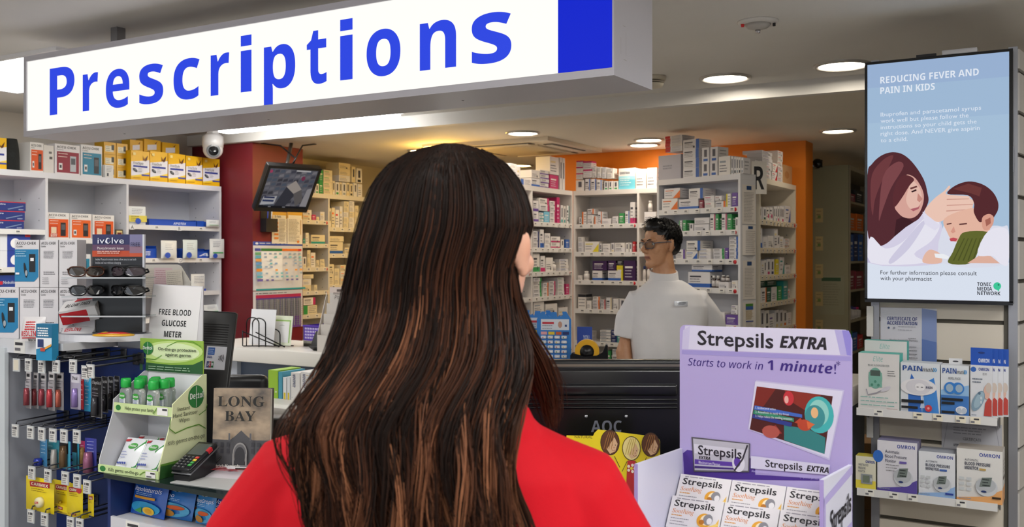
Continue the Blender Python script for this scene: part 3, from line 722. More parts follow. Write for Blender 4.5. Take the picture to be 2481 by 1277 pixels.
stock(FC, zC[4], '1400 1412 811 wp;1416 1430 803 wp 2;1452 1478 800 sb 4;1479 1492 800 nf 3;1493 1507 812 tf', 'the corner', 'fifth back shelf', group=g, lo=1398.5, hi=1538.5)
stock(FC, zC[5], '1466 1478 850 gf;1481 1500 846 re 3', 'the corner', 'sixth back shelf', group=g, lo=1398.5, hi=1538.5)
g = 'medicines in the second back bay'
stock(FC, zC[0], '1559 1588 513 wp;1566 1577 486 512 B', 'the divider', 'first shelf of second back bay', group=g)
stock(FC, zC[2], '1554 1562 645 Bn;1564 1572 643 Br;1576 1592 650 wp', 'the divider', 'third shelf of second back bay', group=g)
stock(FC, zC[3], '1554 1570 716 sp 2;1572 1585 725 bb', 'the divider', 'fourth shelf of second back bay', group=g)
g = 'medicines on the forward shelves'
stock(FR_, ZTT, '1608 1649 328 367 rl 6;1651 1690 337 be 4;1697 1715 357 bv 2;1717 1735 355 bv 2;1738 1766 378 sp;1768 1773 378 sv;1774 1779 379 kv;1780 1785 380 sv;1786 1791 381 kv;1792 1797 382 sv', 'the grey carton', 'top of the forward shelves', group=g, depth=0.16)
uc, w, zb, h = FR_.ext(1592, 1646, 369, 428)
carton('storage_box', 'plain pale grey carton on top corner of the forward shelves', 'box', FR_.pt(uc, -0.085, ZTT), FR_.phi, w, 0.14, h, '#b5b4c0', [('x', '#8f8e9e', 0.2, 0.7, 0.56, 0.46, 2, 0.06)], group=g)
stock(FR_, zR[0], '1600 1639 481 os;1605 1644 456 480 os;1641 1688 482 bb;1665 1700 456 481 be;1690 1700 484 mf;1703 1727 474 pp 2;1729 1754 487 oe;1729 1745 474 486 mp;1756 1767 469 yl;1769 1783 466 vf', 'the grey carton', 'first forward shelf', group=g, depth=0.16)
stock(FR_, zR[1], '1632 1640 543 kv;1642 1649 534 gl;1651 1659 533 gf;1667 1676 541 wv;1678 1715 543 wp;1678 1714 527 542 wp;1717 1729 518 pe;1731 1737 518 gf;1745 1757 517 pe;1759 1769 518 gf;1778 1785 526 wv', 'the pharmacist', 'second forward shelf', group=g, depth=0.16)
stock(FR_, zR[2], '1634 1656 604 ve;1659 1686 608 bs;1660 1694 583 607 be;1690 1719 602 bp 3;1725 1752 602 ge 3;1753 1761 600 vf;1763 1785 573 be 6', 'the pharmacist', 'third forward shelf', group=g, depth=0.16)
stock(FR_, zR[3], '1664 1717 659 bb;1672 1722 641 658 bb;1718 1727 668 K;1728 1737 668 K;1738 1762 683 wp;1741 1750 667 682 K;1752 1760 668 682 K;1770 1784 680 cp', 'the pharmacist', 'fourth forward shelf', group=g, depth=0.16)
stock(FR_, zR[4], '1733 1752 757 pp 2;1754 1785 763 vf;1768 1784 740 762 vp 2', 'the pharmacist', 'fifth forward shelf', group=g, depth=0.16)
g = 'medicines on the R shelves'
stock(FX, ZTT, '1836 1845 388 kv;1846 1855 390 kv;1856 1874 401 rp 3;1876 1888 395 rs 2;1852 1876 367 400 vp 4;1889 1901 366 rp 6', 'the R plate', 'top of the R shelves', group=g)
uc, w, zb, h = FX.ext(1908, 1929, 399, 445)
carton('storage_box', 'tan carton on top of the R shelves by the orange wall', 'box', FX.pt(uc, -0.1, ZTT), FX.phi, w, 0.14, h, '#cfa678', [('e', '#bf8a58', 0.4, 0.5, 0.25, 0.2)], group=g)
stock(FX, zX[0], '1836 1842 502 rv;1843 1850 500 wv;1854 1861 502 dv;1863 1870 502 pd;1871 1878 502 pd;1880 1884 500 wv;1885 1889 500 sv;1890 1894 500 pv;1895 1899 500 wv;1900 1905 501 pv;1908 1921 499 bs', 'the R plate', 'first R shelf', group=g, lo=1844, hi=1923)
stock(FX, zX[1], '1836 1843 552 nt;1844 1853 552 bb;1855 1864 574 wp;1866 1879 571 wp;1881 1889 554 cp;1890 1895 570 wv;1896 1904 573 cp;1906 1917 578 op 3', 'the R plate', 'second R shelf', group=g, lo=1844, hi=1923)
stock(FX, zX[2], '1836 1841 632 wv;1842 1848 630 pv;1850 1856 633 cp;1857 1862 631 wv;1864 1872 628 pv;1874 1882 628 nv;1884 1892 628 yf;1894 1905 623 ts;1908 1920 642 wp 2', 'the R plate', 'third R shelf', group=g, lo=1844, hi=1923)
stock(FX, zX[3], '1840 1848 697 od;1850 1862 697 oe;1864 1874 697 df;1876 1888 695 wp;1890 1899 693 gf;1838 1860 680 694 df;1862 1886 679 692 df;1902 1913 680 tf;1914 1920 700 op', 'the R plate', 'fourth R shelf', group=g, lo=1844, hi=1923)
stock(FX, zX[4], '1836 1846 751 cv;1847 1857 751 cv;1858 1868 752 kv;1870 1882 760 vp;1884 1892 751 cv;1893 1902 751 cv;1903 1911 752 ov;1913 1921 757 wp', 'the R plate', 'fifth R shelf', group=g, lo=1844, hi=1923)
g = 'medicines behind the red pillar'
stock(FD, ZTT, '768 776 445 gv;777 786 412 gf 2;787 808 412 gp 4;809 815 438 wv;816 825 441 gv;826 832 441 cv;833 842 442 sv;843 850 442 cv;851 858 445 kv;860 868 443 wv;870 880 446 cp;824 852 395 440 cp 3;855 864 404 442 cv;866 880 408 443 kv', 'the wall screen', 'top of the cream shelves', group=g, cream=True)
stock(FD, zD1[0], '737 758 508 op 2;759 768 520 pf;770 777 525 cp;779 790 513 cp', 'the pillar', 'first cream shelf', group=g, cream=True)
stock(FD, zD1[1], '737 742 578 tf;743 751 564 cp;757 791 569 tb', 'the pillar', 'second cream shelf', group=g, cream=True)
stock(FD, zD1[2], '737 746 622 cv;748 756 606 cp 2;757 768 612 op;770 777 630 cp;779 790 628 cp 2', 'the pillar', 'third cream shelf', group=g, cream=True)
stock(FD, zD1[3], '737 757 676 cp 2;737 763 665 675 cp;765 772 690 cp', 'the pillar', 'fourth cream shelf', group=g, cream=True)
stock(FD, zD1[4], '739 772 740 gl;739 768 721 739 pe', 'the pillar', 'fifth cream shelf', group=g, cream=True)
stock(FD, zD2[0], '800 806 505 wv;807 815 503 op;816 825 508 rp;827 834 500 cp;836 848 488 sp 5;850 862 487 sp 5;864 872 498 cp 3', 'the upright', 'first inner cream shelf', group=g, cream=True)
stock(FD, zD2[1], '800 834 586 bb;800 836 572 585 cp;838 850 600 bp;852 866 590 cp 2', 'the upright', 'second inner cream shelf', group=g, cream=True)
stock(FD, zD2[2], '800 812 640 kp 2;814 826 650 cp 2;828 842 642 op 3;844 860 648 sp 4', 'the upright', 'third inner cream shelf', group=g, cream=True)
g = 'stock in the back room rack'
stock(FZ, zZ[1], '2063 2078 517 of;2080 2096 519 of', 'the end board', 'second dim rack shelf', group=g)
stock(FZ, zZ[2], '2063 2072 568 bf;2074 2084 566 nf;2086 2096 568 bf', 'the end board', 'third dim rack shelf', group=g)
stock(FZ, zZ[3], '2063 2076 656 mf;2078 2096 657 mf', 'the end board', 'fourth dim rack shelf', group=g)
stock(FZ, zZ[4], '2065 2066 736 Bv;2067 2073 738 Bv;2074 2080 742 Bn;2081 2087 744 Bv;2088 2095 744 Bp', 'the end board', 'fifth dim rack shelf', group=g)
stock(FZ, zZ[5], '2065 2070 802 gf;2071 2082 806 bf;2083 2095 812 rf', 'the end board', 'sixth dim rack shelf', group=g)
stock(FZ, zZ[0], '2065 2076 470 mf;2078 2095 462 kf', 'the end board', 'first dim rack shelf', group=g)
# ================================================================== goods on the white side shelving
def accu(panel, sub, dev='#1d1c20', price=False):
    o = [('t', '#17171b', 'ACCU-CHEK', 0.07, 0.86, 0.075, 'b', 'l', 0.78), ('t', '#3a3a40', sub, 0.07, 0.79, 0.05, '', 'l', 0.26),
         ('r', panel, 0.07, 0.05, 0.96, 0.75), ('r', dev, 0.6, 0.1, 0.84, 0.62), ('r', '#55585e', 0.63, 0.34, 0.81, 0.55), ('x', '#f2ded2', 0.12, 0.5, 0.68, 0.58, 2, 0.02), ('r', '#e8e6e4', 0.14, 0.14, 0.28, 0.36), ('r', '#33343a', 0.17, 0.2, 0.25, 0.3)]
    if price: o += [('r', '#c93c14', 0.1, 0.05, 0.46, 0.5), ('r', '#e8d0b0', 0.16, 0.2, 0.4, 0.44), ('t', '#f4e9dc', 'CASH', 0.14, 0.13, 0.06, 'b', 'l', 0.28), ('t', '#f4e9dc', 'BACK', 0.14, 0.065, 0.06, 'b', 'l', 0.28)]
    return o
gT = 'boxes on top of the white side shelving'
def onL(fr, x0, x1, y0, zb, label, body, ops, d=0.1, name='meter_box', cat='box', group=None, right=(), left=(), inset=0.02, top=()):
    uc, w, _, _ = fr.ext(x0, x1, y0, y0+10); h = fr.z((x0+x1)/2, y0) - zb
    return carton(name, label, cat, fr.pt(uc, -(inset+d/2), zb), fr.phi, w, d, h, body, ops, right, top, left, group)
zt = ZT + 0.0053
def freestyle(c='#f2c014'):
    return [('p', '#eceaf0', [(0, 0.14), (0.5, 0.2), (1, 0.3), (1, 0.72), (0.5, 0.66), (0, 0.62)]), ('p', '#f6d54c', [(0, 0.10), (0.5, 0.14), (1, 0.24), (1, 0.3), (0.5, 0.2), (0, 0.14)]),
            ('t', '#23232b', 'FreeStyle', 0.1, 0.53, 0.085, 'i', 'l', 0.56), ('r', '#2b3a94', 0.1, 0.44, 0.88, 0.5), ('e', '#3a3d44', 0.2, 0.34, 0.14, 0.05, -0.5), ('e', '#7a8088', 0.22, 0.35, 0.07, 0.025, -0.5),
            ('r', '#3b4aa4', 0.55, 0.16, 0.98, 0.21), ('p', '#7a3d0e', [(0.62, 0.86), (0.72, 0.72), (0.66, 0.68)]), ('p', '#5a2d0c', [(0.72, 0.72), (0.9, 0.88), (0.84, 0.7), (0.74, 0.66)]),
            ('x', '#9a98a4', 0.36, 0.6, 0.4, 0.3, 3, 0.015), ('r', '#f7e08a', 0.08, 0.84, 0.22, 0.93), ('x', '#b98a10', 0.08, 0.5, 0.08, 0.04, 1, 0.02)]
FLn = FL.off(-0.02)
for i, (a, b, y) in enumerate([(318, 362, 366), (364, 406, 368), (408, 449, 373), (451, 490, 379), (492, 532, 384)]):
    onL(FLn, a, b, y, zt, f'yellow and white butterfly meter box, {ORD[i]} in the front row', '#eeb80e', freestyle(), 0.09, group='front row of yellow meter boxes', inset=0)
FLb = FL.off(-0.16)
for i, (a, b, y0) in enumerate([(318, 350, 339), (352, 393, 338), (396, 438, 346)]):
    zt2 = FLb.z((a+b)/2, y0)
    uc, w, _, _ = FLb.ext(a, b, y0, y0+10)
    for k in range(2):
        h = (zt2-zt)/2
        carton('meter_box', f'yellow meter box behind the front row, {ORD[i]} along, {["lower", "upper"][k]}', 'box', FLb.pt(uc, -0.06, zt+k*h), PI2, w*0.98, 0.09, h-0.001, '#e8b20e',
               [('p', '#eceaf0', [(0.2, 0.5), (0.75, 0.56), (0.75, 0.8), (0.2, 0.74)]), ('r', '#2b3a94', 0.2, 0.42, 0.75, 0.47), ('p', '#7a3d0e', [(0.55, 0.93), (0.64, 0.84), (0.8, 0.95), (0.7, 0.8)])], group='rear row of yellow meter boxes')
FLs = FL.off(-0.05)
for k in range(3):
    for j in range(2):
        a, b = (256, 286) if j == 0 else (287, 314)
        uc, w, _, _ = FLs.ext(a, b, 350, 360); h = (FLs.z(280, 345)-zt)/3
        carton('meter_box', f'yellow meter box showing its side, {ORD[k]} up in {["outer", "inner"][j]} side-on stack', 'box', FLs.pt(uc, -0.05-0.02, zt+k*h), PI2, w*0.97, 0.1, h-0.001, '#d9a50c',
               [('r', '#efe9d0', 0.12, 0.2, 0.8, 0.7), ('r', '#3a3a30', 0.62, 0.35, 0.84, 0.8), ('x', '#8d8560', 0.18, 0.55, 0.6, 0.3, 3, 0.04)], group='side-on stacks of yellow meter boxes')
uc, w, zb, h = FL.ext(-30, 23, 328, 405)
carton('meter_box', 'yellow meter box with butterfly beside the black bag on the top board', 'box', FL.pt(uc, -0.08, zt), PI2, w, 0.1, h, '#f0bc10', freestyle(), group=gT)
uc, w, zb, h = FL.ext(24, 63, 332, 408)
mb = MB()
def bag(u, v, w=w, h=h):
    a = u*2*math.pi; k = 1 - 0.25*v**3
    return (w*0.55*math.cos(a)*k, 0.06*math.sin(a)*k, 0.004 + h*(v if v < 0.9 else 0.9+0.1*math.sin((v-0.9)*5*math.pi)))
mb.grid(bag, 20, 10, noisy('black_cloth', '#131514', '#1d201f', 20, 0.85, 0.3, 150)); mb.lathe([(0.03, h*0.97), (0.001, h)], C('#131514'), 12, sx=1.4); mb.lathe([(w*0.55, 0), (w*0.55, 0.005)], C('#131514'), 20, sy=0.06/(w*0.55))
tag(mb.build('cloth_bag', None, FL.pt(uc, -0.09, zt), PI2), 'black cloth bag standing on the top board beside a yellow box', 'bag')
onL(FL, 78, 110, 345, zt, 'white meter box with orange panel on top of the side shelving', '#e3dfda', accu('#d8551a', 'Mobile'), 0.12, group=gT)
onL(FL, 111, 135, 352, zt, 'plain white meter box turned sideways on top of the side shelving', '#dad5ce', [('r', '#6f6a66', 0.5, 0.7, 0.8, 0.78), ('r', '#57524e', 0.55, 0.5, 0.85, 0.6)], 0.12, group=gT)
onL(FL, 138, 198, 350, zt, 'white meter box with crimson panel on top of the side shelving', '#e3dfe0', accu('#8e1f34', 'Performa', '#b7bcc2'), 0.09, group=gT)
onL(FL, 201, 252, 352, zt, 'white meter box with blue green panel on top of the side shelving', '#e3e2e2', accu('#1e7f9e', 'Combo', '#2a2c32'), 0.09, group=gT)
onL(FL, 255, 275, 400, zt, 'tiny white box in front of the side-on yellow stack', '#dedcd8', [('x', '#55545c', 0.15, 0.85, 0.85, 0.5, 4, 0.03), ('r', '#3a3a42', 0.2, 0.1, 0.4, 0.35)], 0.03, name='small_box', inset=0.0)
g = 'meter boxes in the middle bay'
onL(FL, 119, 172, 515, zL2[0]+.0005, 'orange-fronted meter box with cash back sticker, near the divider end of the middle bay', '#e8e4e0', accu('#dd5717', 'Mobile', price=True), 0.1, group=g)
onL(FL, 175, 226, 518, zL2[0]+.0005, 'orange-fronted meter box without a sticker, middle of the three in the middle bay', '#e8e4e0', accu('#e8641c', 'Mobile'), 0.1, group=g)
onL(FL, 230, 281, 521, zL2[0]+.0005, 'orange-fronted meter box with cash back sticker, beside the small framed card', '#e8e4e0', accu('#dd5717', 'Mobile', price=True), 0.1, group=g)
onL(FL, 283, 300, 556, zL2[0]+.0005, 'small gold and black card standing beside the orange meter boxes', '#3a2f1c', [('r', '#d8c48a', 0.1, 0.12, 0.9, 0.88), ('r', '#6a2020', 0.2, 0.3, 0.8, 0.7)], 0.008, name='small_card', cat='card', inset=0.01)
onL(FL, 160, 224, 616, zL2[1]+.0005, 'white meter box with teal panel low in the middle bay', '#e3e2e2', accu('#1e7f9e', 'Guide'), 0.1, group=g)
for k in range(3):
    y0 = 485 + k*24; zz = FL.z(35, 552) + (2-k)*(FL.z(35, 485)-FL.z(35, 552))/3
    uc, w, _, _ = FL.ext(-8 if k else -2, 67 - k*2, 485, 500); h = (FL.z(35, 485)-FL.z(35, 552))/3
    carton('syringe_box', f'flat navy box with red top, {ORD[2-k]} up in the stack of three', 'box', FL.pt(uc, -0.09, zL1[0]+0.0006+(2-k)*h), PI2, w, 0.14, h-0.001, '#1f3178',
           [('r', '#c52b3a', 0, 0.9, 1, 1), ('t', '#dfe3ee', 'ultra', 0.06, 0.62, 0.16, 'b', 'l', 0.22), ('p', '#7f95b8', [(0.35, 0.2), (0.9, 0.62), (0.92, 0.55), (0.38, 0.12)]), ('x', '#b9c3dc', 0.74, 0.96, 0.2, 0.14, 2, 0.04)],
           top=[('r', '#c52b3a', 0, 0, 1, 1)], group='stack of navy boxes on the side shelving')
for k in range(2):
    uc, w, _, _ = FL.ext(-20, 78, 568, 600); h = (FL.z(35, 567)-zL1[1])/2
    carton('nebuliser_box', f'blue and white nebuliser box, {["lower", "upper"][k]} of the two', 'box', FL.pt(uc, -0.1, zL1[1]+0.0006+k*h), PI2, w, 0.16, h-0.001, '#27419a', [('r', '#e4e6ec', 0, 0, 0.42, 1), ('e', '#f2f2f4', 0.62, 0.45, 0.12, 0.3, 0.5), ('r', '#dfe4ee', 0.6, 0.15, 0.7, 0.6), ('r', '#c52b3a', 0.86, 0.84, 1, 1)], group='nebuliser boxes')
uc, w, _, _ = FL.ext(-20, 60, 642, 660); h = (FL.z(25, 656)-zL1[2])
carton('nebuliser_box', 'navy nebuliser box with red lettering lowest on the side shelving', 'box', FL.pt(uc, -0.1, zL1[2]+0.0006), PI2, w, 0.16, h, '#24408e', [('r', '#1a1a24', 0, 0.86, 1, 1), ('t', '#e2e4ee', 'Nebuliser', 0.4, 0.6, 0.09, '', 'l', 0.45), ('r', '#cf2a38', 0.25, 0.58, 0.38, 0.68)])
# pill packets and blue trays in the end bay
def tray(fr, x0, x1, y0, zb, label, d=0.13, word='APOTEX', lo=0.7):
    uc, w, _, _ = fr.ext(x0, x1, y0, y0+5); h = fr.z((x0+x1)/2, y0)-zb
    t = thing('counter_tray', label, 'tray', fr.pt(uc, -0.02-d/2, zb), fr.phi, 'blue counting trays')
    B = C('#1d4fb4', 0.35); mb = MB()
    mb.box(-w/2, w/2, -d/2, d/2, 0, 0.004, B); mb.box(-w/2, w/2, d/2-0.004, d/2, 0.004, h, B)
    mb.box(-w/2, -w/2+0.004, -d/2+0.0042, d/2-0.0042, 0.004, h*0.9, B); mb.box(w/2-0.004, w/2, -d/2+0.0042, d/2-0.0042, 0.004, h*0.9, B)
    mb.box(-w/2, w/2, -d/2, -d/2+0.004, 0.004, h*lo, B)
    mb.art((-w/2, -d/2, 0), (1, 0, 0), (0, 0, 1), w, h*lo, [('t', '#e6ebf6', word, 0.5, 0.3, 0.42, 'bi', 'l', 0.28)])
    mb.build('tray_body', t); return t
def packet(fr, x0, x1, y0, zb, label, ops, inset=0.0, tilt=0.0, body='#e4e6e4', d=0.012):
    uc, w, _, _ = fr.ext(x0, x1, y0, y0+5); h = fr.z((x0+x1)/2, y0)-zb
    mb = MB()
    def f(u, v, s): return (-w/2+u*w, s*d*(0.15+math.sin(math.pi*u)**0.6*math.sin(math.pi*min(1, v*1.15+0.05))**0.6 if 0 < v < 0.92 else 0.05), v*h)
    mb.grid(lambda u, v: f(u, v, -1), 8, 8, C(body, 0.3)); mb.grid(lambda u, v: f(1-u, v, 1), 8, 8, C(body, 0.3))
    mb.art((-w/2, -d*1.2, 0), (1, 0, 0), (0, 0, 1), w, h, ops)
    return tag(mb.build('medicine_packet', None, fr.pt(uc, inset, zb), (R_(tilt), 0, fr.phi)), label, 'packet', 'zip packets in the lettered bay')
GR = [('x', '#7a8290', 0.15, 0.7, 0.85, 0.6, 4, 0.02), ('r', '#35a855', 0.15, 0.25, 0.85, 0.31)]
BL = [('x', '#8a93a2', 0.2, 0.7, 0.8, 0.5, 4, 0.02), ('e', '#2a52b8', 0.35, 0.17, 0.18, 0.16)]
tray(FL, 366, 480, 530, zL3[0]+.0005, 'long blue counting tray on the upper lettered shelf')
tray(FL, 482, 528, 534, zL3[0]+.0005, 'short blue counting tray behind a green and white packet', word='A')
packet(FL, 314, 357, 500, zL3[0]+.0005, 'white and yellow packet over a blue tray at the divider', [('r', '#e3d15a', 0.0, 0.16, 1, 0.5), ('x', '#77747c', 0.15, 0.8, 0.85, 0.6, 4, 0.02), ('x', '#8d7f2a', 0.1, 0.7, 0.45, 0.25, 3, 0.03), ('e', '#2a52b8', 0.5, 0.2, 0.16, 0.16)], inset=-0.02)
packet(FL, 497, 528, 533, zL3[0]+.0005, 'small green-striped packet hanging in front of the short blue tray', GR, inset=0.012)
tray(FL, 316, 384, 592, zL3[1]+.0005, 'blue counting tray on the second lettered shelf by the divider')
tray(FL, 442, 528, 602, zL3[1]+.0005, 'low blue counting tray under packets on the second lettered shelf', word='A')
packet(FL, 386, 424, 583, zL3[1]+.0005, 'white packet with blue dot nearest the divider tray', BL, inset=0.016)
packet(FL, 440, 475, 581, zL3[1]+.0005, 'white packet with blue dot beside the blue pill cup', BL, inset=0.012, body='#d9e4e2')
packet(FL, 505, 540, 579, zL3[1]+.0005, 'green-printed packet with blue dot at the shelf end', GR + [('e', '#2a52b8', 0.3, 0.12, 0.16, 0.12)], inset=0.012)
p = FL.pt(FL.u(431), -0.05, zL3[1]+.0005); bottle('small blue pill cup between two white packets', p, 0, 0.05, 0.075, capcol='#dfe6ea', lab='#2a62c0')
packet(FL, 467, 500, 664, zL3[2]+.0005, 'white printed packet on the third lettered shelf', [('x', '#55607c', 0.15, 0.9, 0.85, 0.5, 5, 0.02), ('r', '#2a4ab0', 0.4, 0.0, 1, 0.14)], inset=-0.02)
packet(FL, 500, 536, 738, zL3[3]+.0005, 'pale green packet low on the lettered shelves', GR, inset=-0.02, tilt=-8)
for ch, px, y in [('A', 319, 556), ('B', 434, 558), ('D', 437, 636)]:
    mb = MB(); uc, w, zb, h = FL.ext(px-5, px+5, y-6, y+6); mb.box(-0.018, 0.018, -0.0008, 0, -0.008, 0.026, C('#e8e8ea')); mb.art((-0.018, -0.0008, -0.008), (1, 0, 0), (0, 0, 1), 0.036, 0.034, [('t', '#2a2a30', ch, 0.3, 0.15, 0.7)])
    tag(mb.build('shelf_letter', None, FL.pt(uc, 0.0004, zL3[0 if px != 437 else 1]-0.026), PI2), f'small white shelf ticket with the letter {ch}', 'label')

# ================================================================== red pillar fittings
FP = Fr((-5.32, 0), PI2)
t = P(698, 459, 7.05)
mon = thing('security_monitor', 'tilted black security monitor hung from the ceiling beside the red pillar', 'monitor', t, (R_(36), 0, R_(72)))
mw, mh = 0.43, 0.39
mb = MB(); mb.rbox(-mw/2, mw/2, 0.003, 0.05, -mh/2, mh/2, C('#121213', 0.35), 0.006)
b_ = 0.022
for a in [(-mw/2, mw/2, mh/2-b_, mh/2), (-mw/2, mw/2, -mh/2, -mh/2+b_*1.5), (-mw/2, -mw/2+b_, -mh/2+b_*1.5, mh/2-b_), (mw/2-b_, mw/2, -mh/2+b_*1.5, mh/2-b_)]: mb.box(a[0], a[1], -0.004, 0.003, a[2], a[3], C('#121213', 0.35))
mb.build('bezel', mon)
SC = lambda h: C(h, 0.3, 0, 0.5)
sw, sh = mw-2*b_, mh-2.5*b_
rnd = random.Random(5); ops = [('r', '#6c6b74', 0, 0, 1, 1)]
for y in range(9):
    for x in range(9):
        ops.append(('p', ['#4f4f5c', '#7a7982', '#5b6474', '#8d8a90', '#45454e'][rnd.randrange(5)], [(x/9, y/9), ((x+.9)/9, (y+.2)/9), ((x+.8)/9, (y+.85)/9), ((x+.1)/9, (y+.6)/9)]))
ops += [('p', '#3f404a', [(0.3, 0), (0.55, 0.05), (0.72, 0.45), (0.45, 0.55)]), ('p', '#b9aea6', [(0.45, 0.55), (0.6, 0.72), (0.78, 0.5), (0.64, 0.38)]), ('p', '#6f6a6a', [(0.64, 0.38), (0.78, 0.5), (0.88, 0.2), (0.76, 0.05)]), ('p', '#a8a4a8', [(0.85, 0.0), (1, 0.0), (1, 0.55), (0.9, 0.5)]),
        ('p', '#c8c8cc', [(0.02, 0.06), (0.3, 0.1), (0.32, 0.3), (0.05, 0.28)]), ('r', '#33406a', 0.05, 0.15, 0.28, 0.2), ('r', '#2c3560', 0.06, 0.24, 0.28, 0.28), ('r', '#d4d1d0', 0.55, 0.95, 0.85, 0.985), ('e', '#8a3a5a', 0.74, 0.78, 0.04, 0.06), ('e', '#c04a70', 0.04, 0.92, 0.03, 0.04), ('r', '#1c1d24', 0, 0, 1, 0.05), ('r', '#8a8a92', 0.2, 0.01, 0.26, 0.035), ('r', '#8a8a92', 0.5, 0.01, 0.56, 0.035)]
mb = MB(); mb.box(-mw/2+b_, mw/2-b_, 0.0, 0.0028, -mh/2+b_*1.5, mh/2-b_, C('#18181c', 0.2)); mb.art((-mw/2+b_, -0.0001, -mh/2+b_*1.5), (1, 0, 0), (0, 0, 1), sw, sh, ops, eps=0.00001, base=0, mk=SC); mb.build('screen', mon)
mb = MB(); mb.rbox(-0.05, 0.05, 0.0505, 0.085, -0.06, 0.06, C('#1a1a1c'), 0.004); mb.build('mount_plate', mon)
Mi = (Matrix.Translation(t) @ Matrix.Rotation(R_(72), 4, 'Z') @ Matrix.Rotation(R_(36), 4, 'X')).inverted()
a = Mi @ Vector((t.x-0.12, t.y+0.16, LC)); mb = MB(); mb.tube([(0, 0.08, 0.05), (0, 0.12, 0.14), a], 0.014, C('#6e6a68', 0.3, 0.8)); mb.build('ceiling_arm', mon)
for k, (dx, dy) in enumerate([(-0.32, 0.05), (0.0, 0.30)]):
    a = Mi @ Vector((t.x+dx, t.y+dy, LC)); mb = MB(); mb.tube([(0.01*k, 0.06, mh/2-0.02), (0.02, 0.07, mh/2+0.03), (a+Vector((0.05-0.1*k, 0.1, mh/2+0.1)))/2, a], 0.006, BLACK); mb.build('cable', mon)
# papers on the pillar
def paper(fr, name, lab, x0, x1, y0, y1, body, ops, cat='poster', out=0.002, th=0.0015):
    u0, u1 = fr.u(x0), fr.u(x1); xm = (x0+x1)/2; zb, zt_ = fr.z(xm, y1), fr.z(xm, y0); w, h = u1-u0, zt_-zb
    mb = MB(); mb.box(-w/2, w/2, -th, 0, 0, h, C(body, 0.5)); mb.art((-w/2, -th, 0), (1, 0, 0), (0, 0, 1), w, h, ops)
    return tag(mb.build(name, None, fr.pt((u0+u1)/2, out, zb), fr.phi), lab, cat)
rnd = random.Random(3)
ops = [('r', '#2746a8', 0, 0.92, 1, 1), ('e', '#e8ecf4', 0.07, 0.96, 0.03, 0.022), ('x', '#c8d2ec', 0.12, 0.9, 0.965, 0.955, 1, 0.02), ('r', '#3a4aa0', 0.03, 0.81, 0.14, 0.86), ('r', '#2f7a3a', 0.15, 0.81, 0.57, 0.86), ('r', '#e87a28', 0.57, 0.81, 0.9, 0.86), ('r', '#d23a30', 0.9, 0.81, 0.97, 0.86), ('r', '#eef0f4', 0.15, 0.2, 0.57, 0.8)]
for r in range(9):
    y = 0.78-r*0.068; c = ['#6cb07a', '#5fb4c8', '#e0a05a', '#5f9ad0', '#5fa8c8', '#e8963a', '#7ab8d8', '#5fb4c8', '#6a5aa8'][r]
    ops.append(('r', c, 0.03, y-0.05, 0.14, y))
    for k in range(8):
        if rnd.random() < 0.6: ops.append(('r', ['#7ac4d0', '#8aa8d0', '#9ab0c8'][rnd.randrange(3)] if r not in (5, 8) else ('#eea040' if r == 5 else '#6a62b0'), 0.2+k*0.1, y-0.045, 0.25+k*0.1, y-0.01))
ops += [('r', '#2f9aa0', 0, 0.0, 1, 0.035)]
paper(FP, 'wall_planner', 'colour coded immunisation planner poster with blue header on the red pillar', 612.5, 732, 586, 702, '#d5d6dc', ops)
ops = [('x', '#6d6a76', 0.05, 0.7, 0.94, 0.93, 1, 0.02), ('r', '#b8305a', 0.05, 0.82, 0.97, 0.9), ('r', '#5b3a8a', 0.05, 0.78, 0.97, 0.82), ('r', '#7d7f86', 0.05, 0.3, 0.97, 0.78), ('r', '#7b4aa2', 0.05, 0.0, 0.97, 0.3)]
for k in range(16): ops.append(('r', '#9294a0' if k % 2 else '#6c6a86', 0.07+k*0.056, 0.05, 0.09+k*0.056, 0.78))
for k in range(12): ops.append(('r', '#8a8c94', 0.05, 0.08+k*0.058, 0.97, 0.088+k*0.058))
paper(FP, 'wall_chart', 'dense purple headed chart below the planner on the red pillar', 612.5, 732, 704, 796, '#d8d6dc', ops)
ops = [('r', '#d9a93c', 0, 0.8, 1, 1), ('r', '#e8e2d0', 0.06, 0.8, 0.94, 0.9), ('t', '#3a342c', 'Dr. Notes', 0.2, 0.82, 0.07, 'b', 'l', 0.4)]
for k in range(5): ops.append(('r', '#e0863a', 0.14, 0.62-k*0.12, 0.42, 0.68-k*0.12))
ops += [('x', '#8d887c', 0.46, 0.95, 0.76, 0.08, 16, 0.014)]
paper(FP, 'information_sheet', 'white and amber information sheet above the planner, orange tabs on it', 657, 693, 514, 590, '#e6e0d2', ops, out=0.006)
paper(FP, 'information_sheet', 'white and amber information sheet above the planner, beside the cream shelves', 694.5, 731, 514, 592, '#e6e0d2', [('r', '#d9a93c', 0, 0.8, 1, 1), ('r', '#e8e2d0', 0.06, 0.8, 0.94, 0.9), ('x', '#8d887c', 0.08, 0.8, 0.76, 0.1, 18, 0.014), ('r', '#b98a2a', 0.86, 0.3, 0.9, 0.76), ('e', '#e0863a', 0.7, 0.08, 0.08, 0.04)], out=0.006)
uc, w, zb, h = FP.ext(630, 658, 530, 562)
t = thing('pen_holder', 'black pen holder with two pens fixed to the red pillar', 'pen holder', FP.pt(uc, 0.004, zb), PI2)
mb = MB(); mb.box(-w/2, w/2, -0.004, 0, 0, h*1.6, C('#17171a')); mb.box(-w/2, w/2, -0.06, -0.056, 0, h, C('#17171a')); mb.box(-w/2, w/2, -0.056, -0.004, 0, 0.004, C('#17171a'))
mb.box(-w/2, -w/2+0.003, -0.056, -0.004, 0.004, h, C('#17171a')); mb.box(w/2-0.003, w/2, -0.056, -0.004, 0.004, h, C('#17171a')); mb.build('box', t)
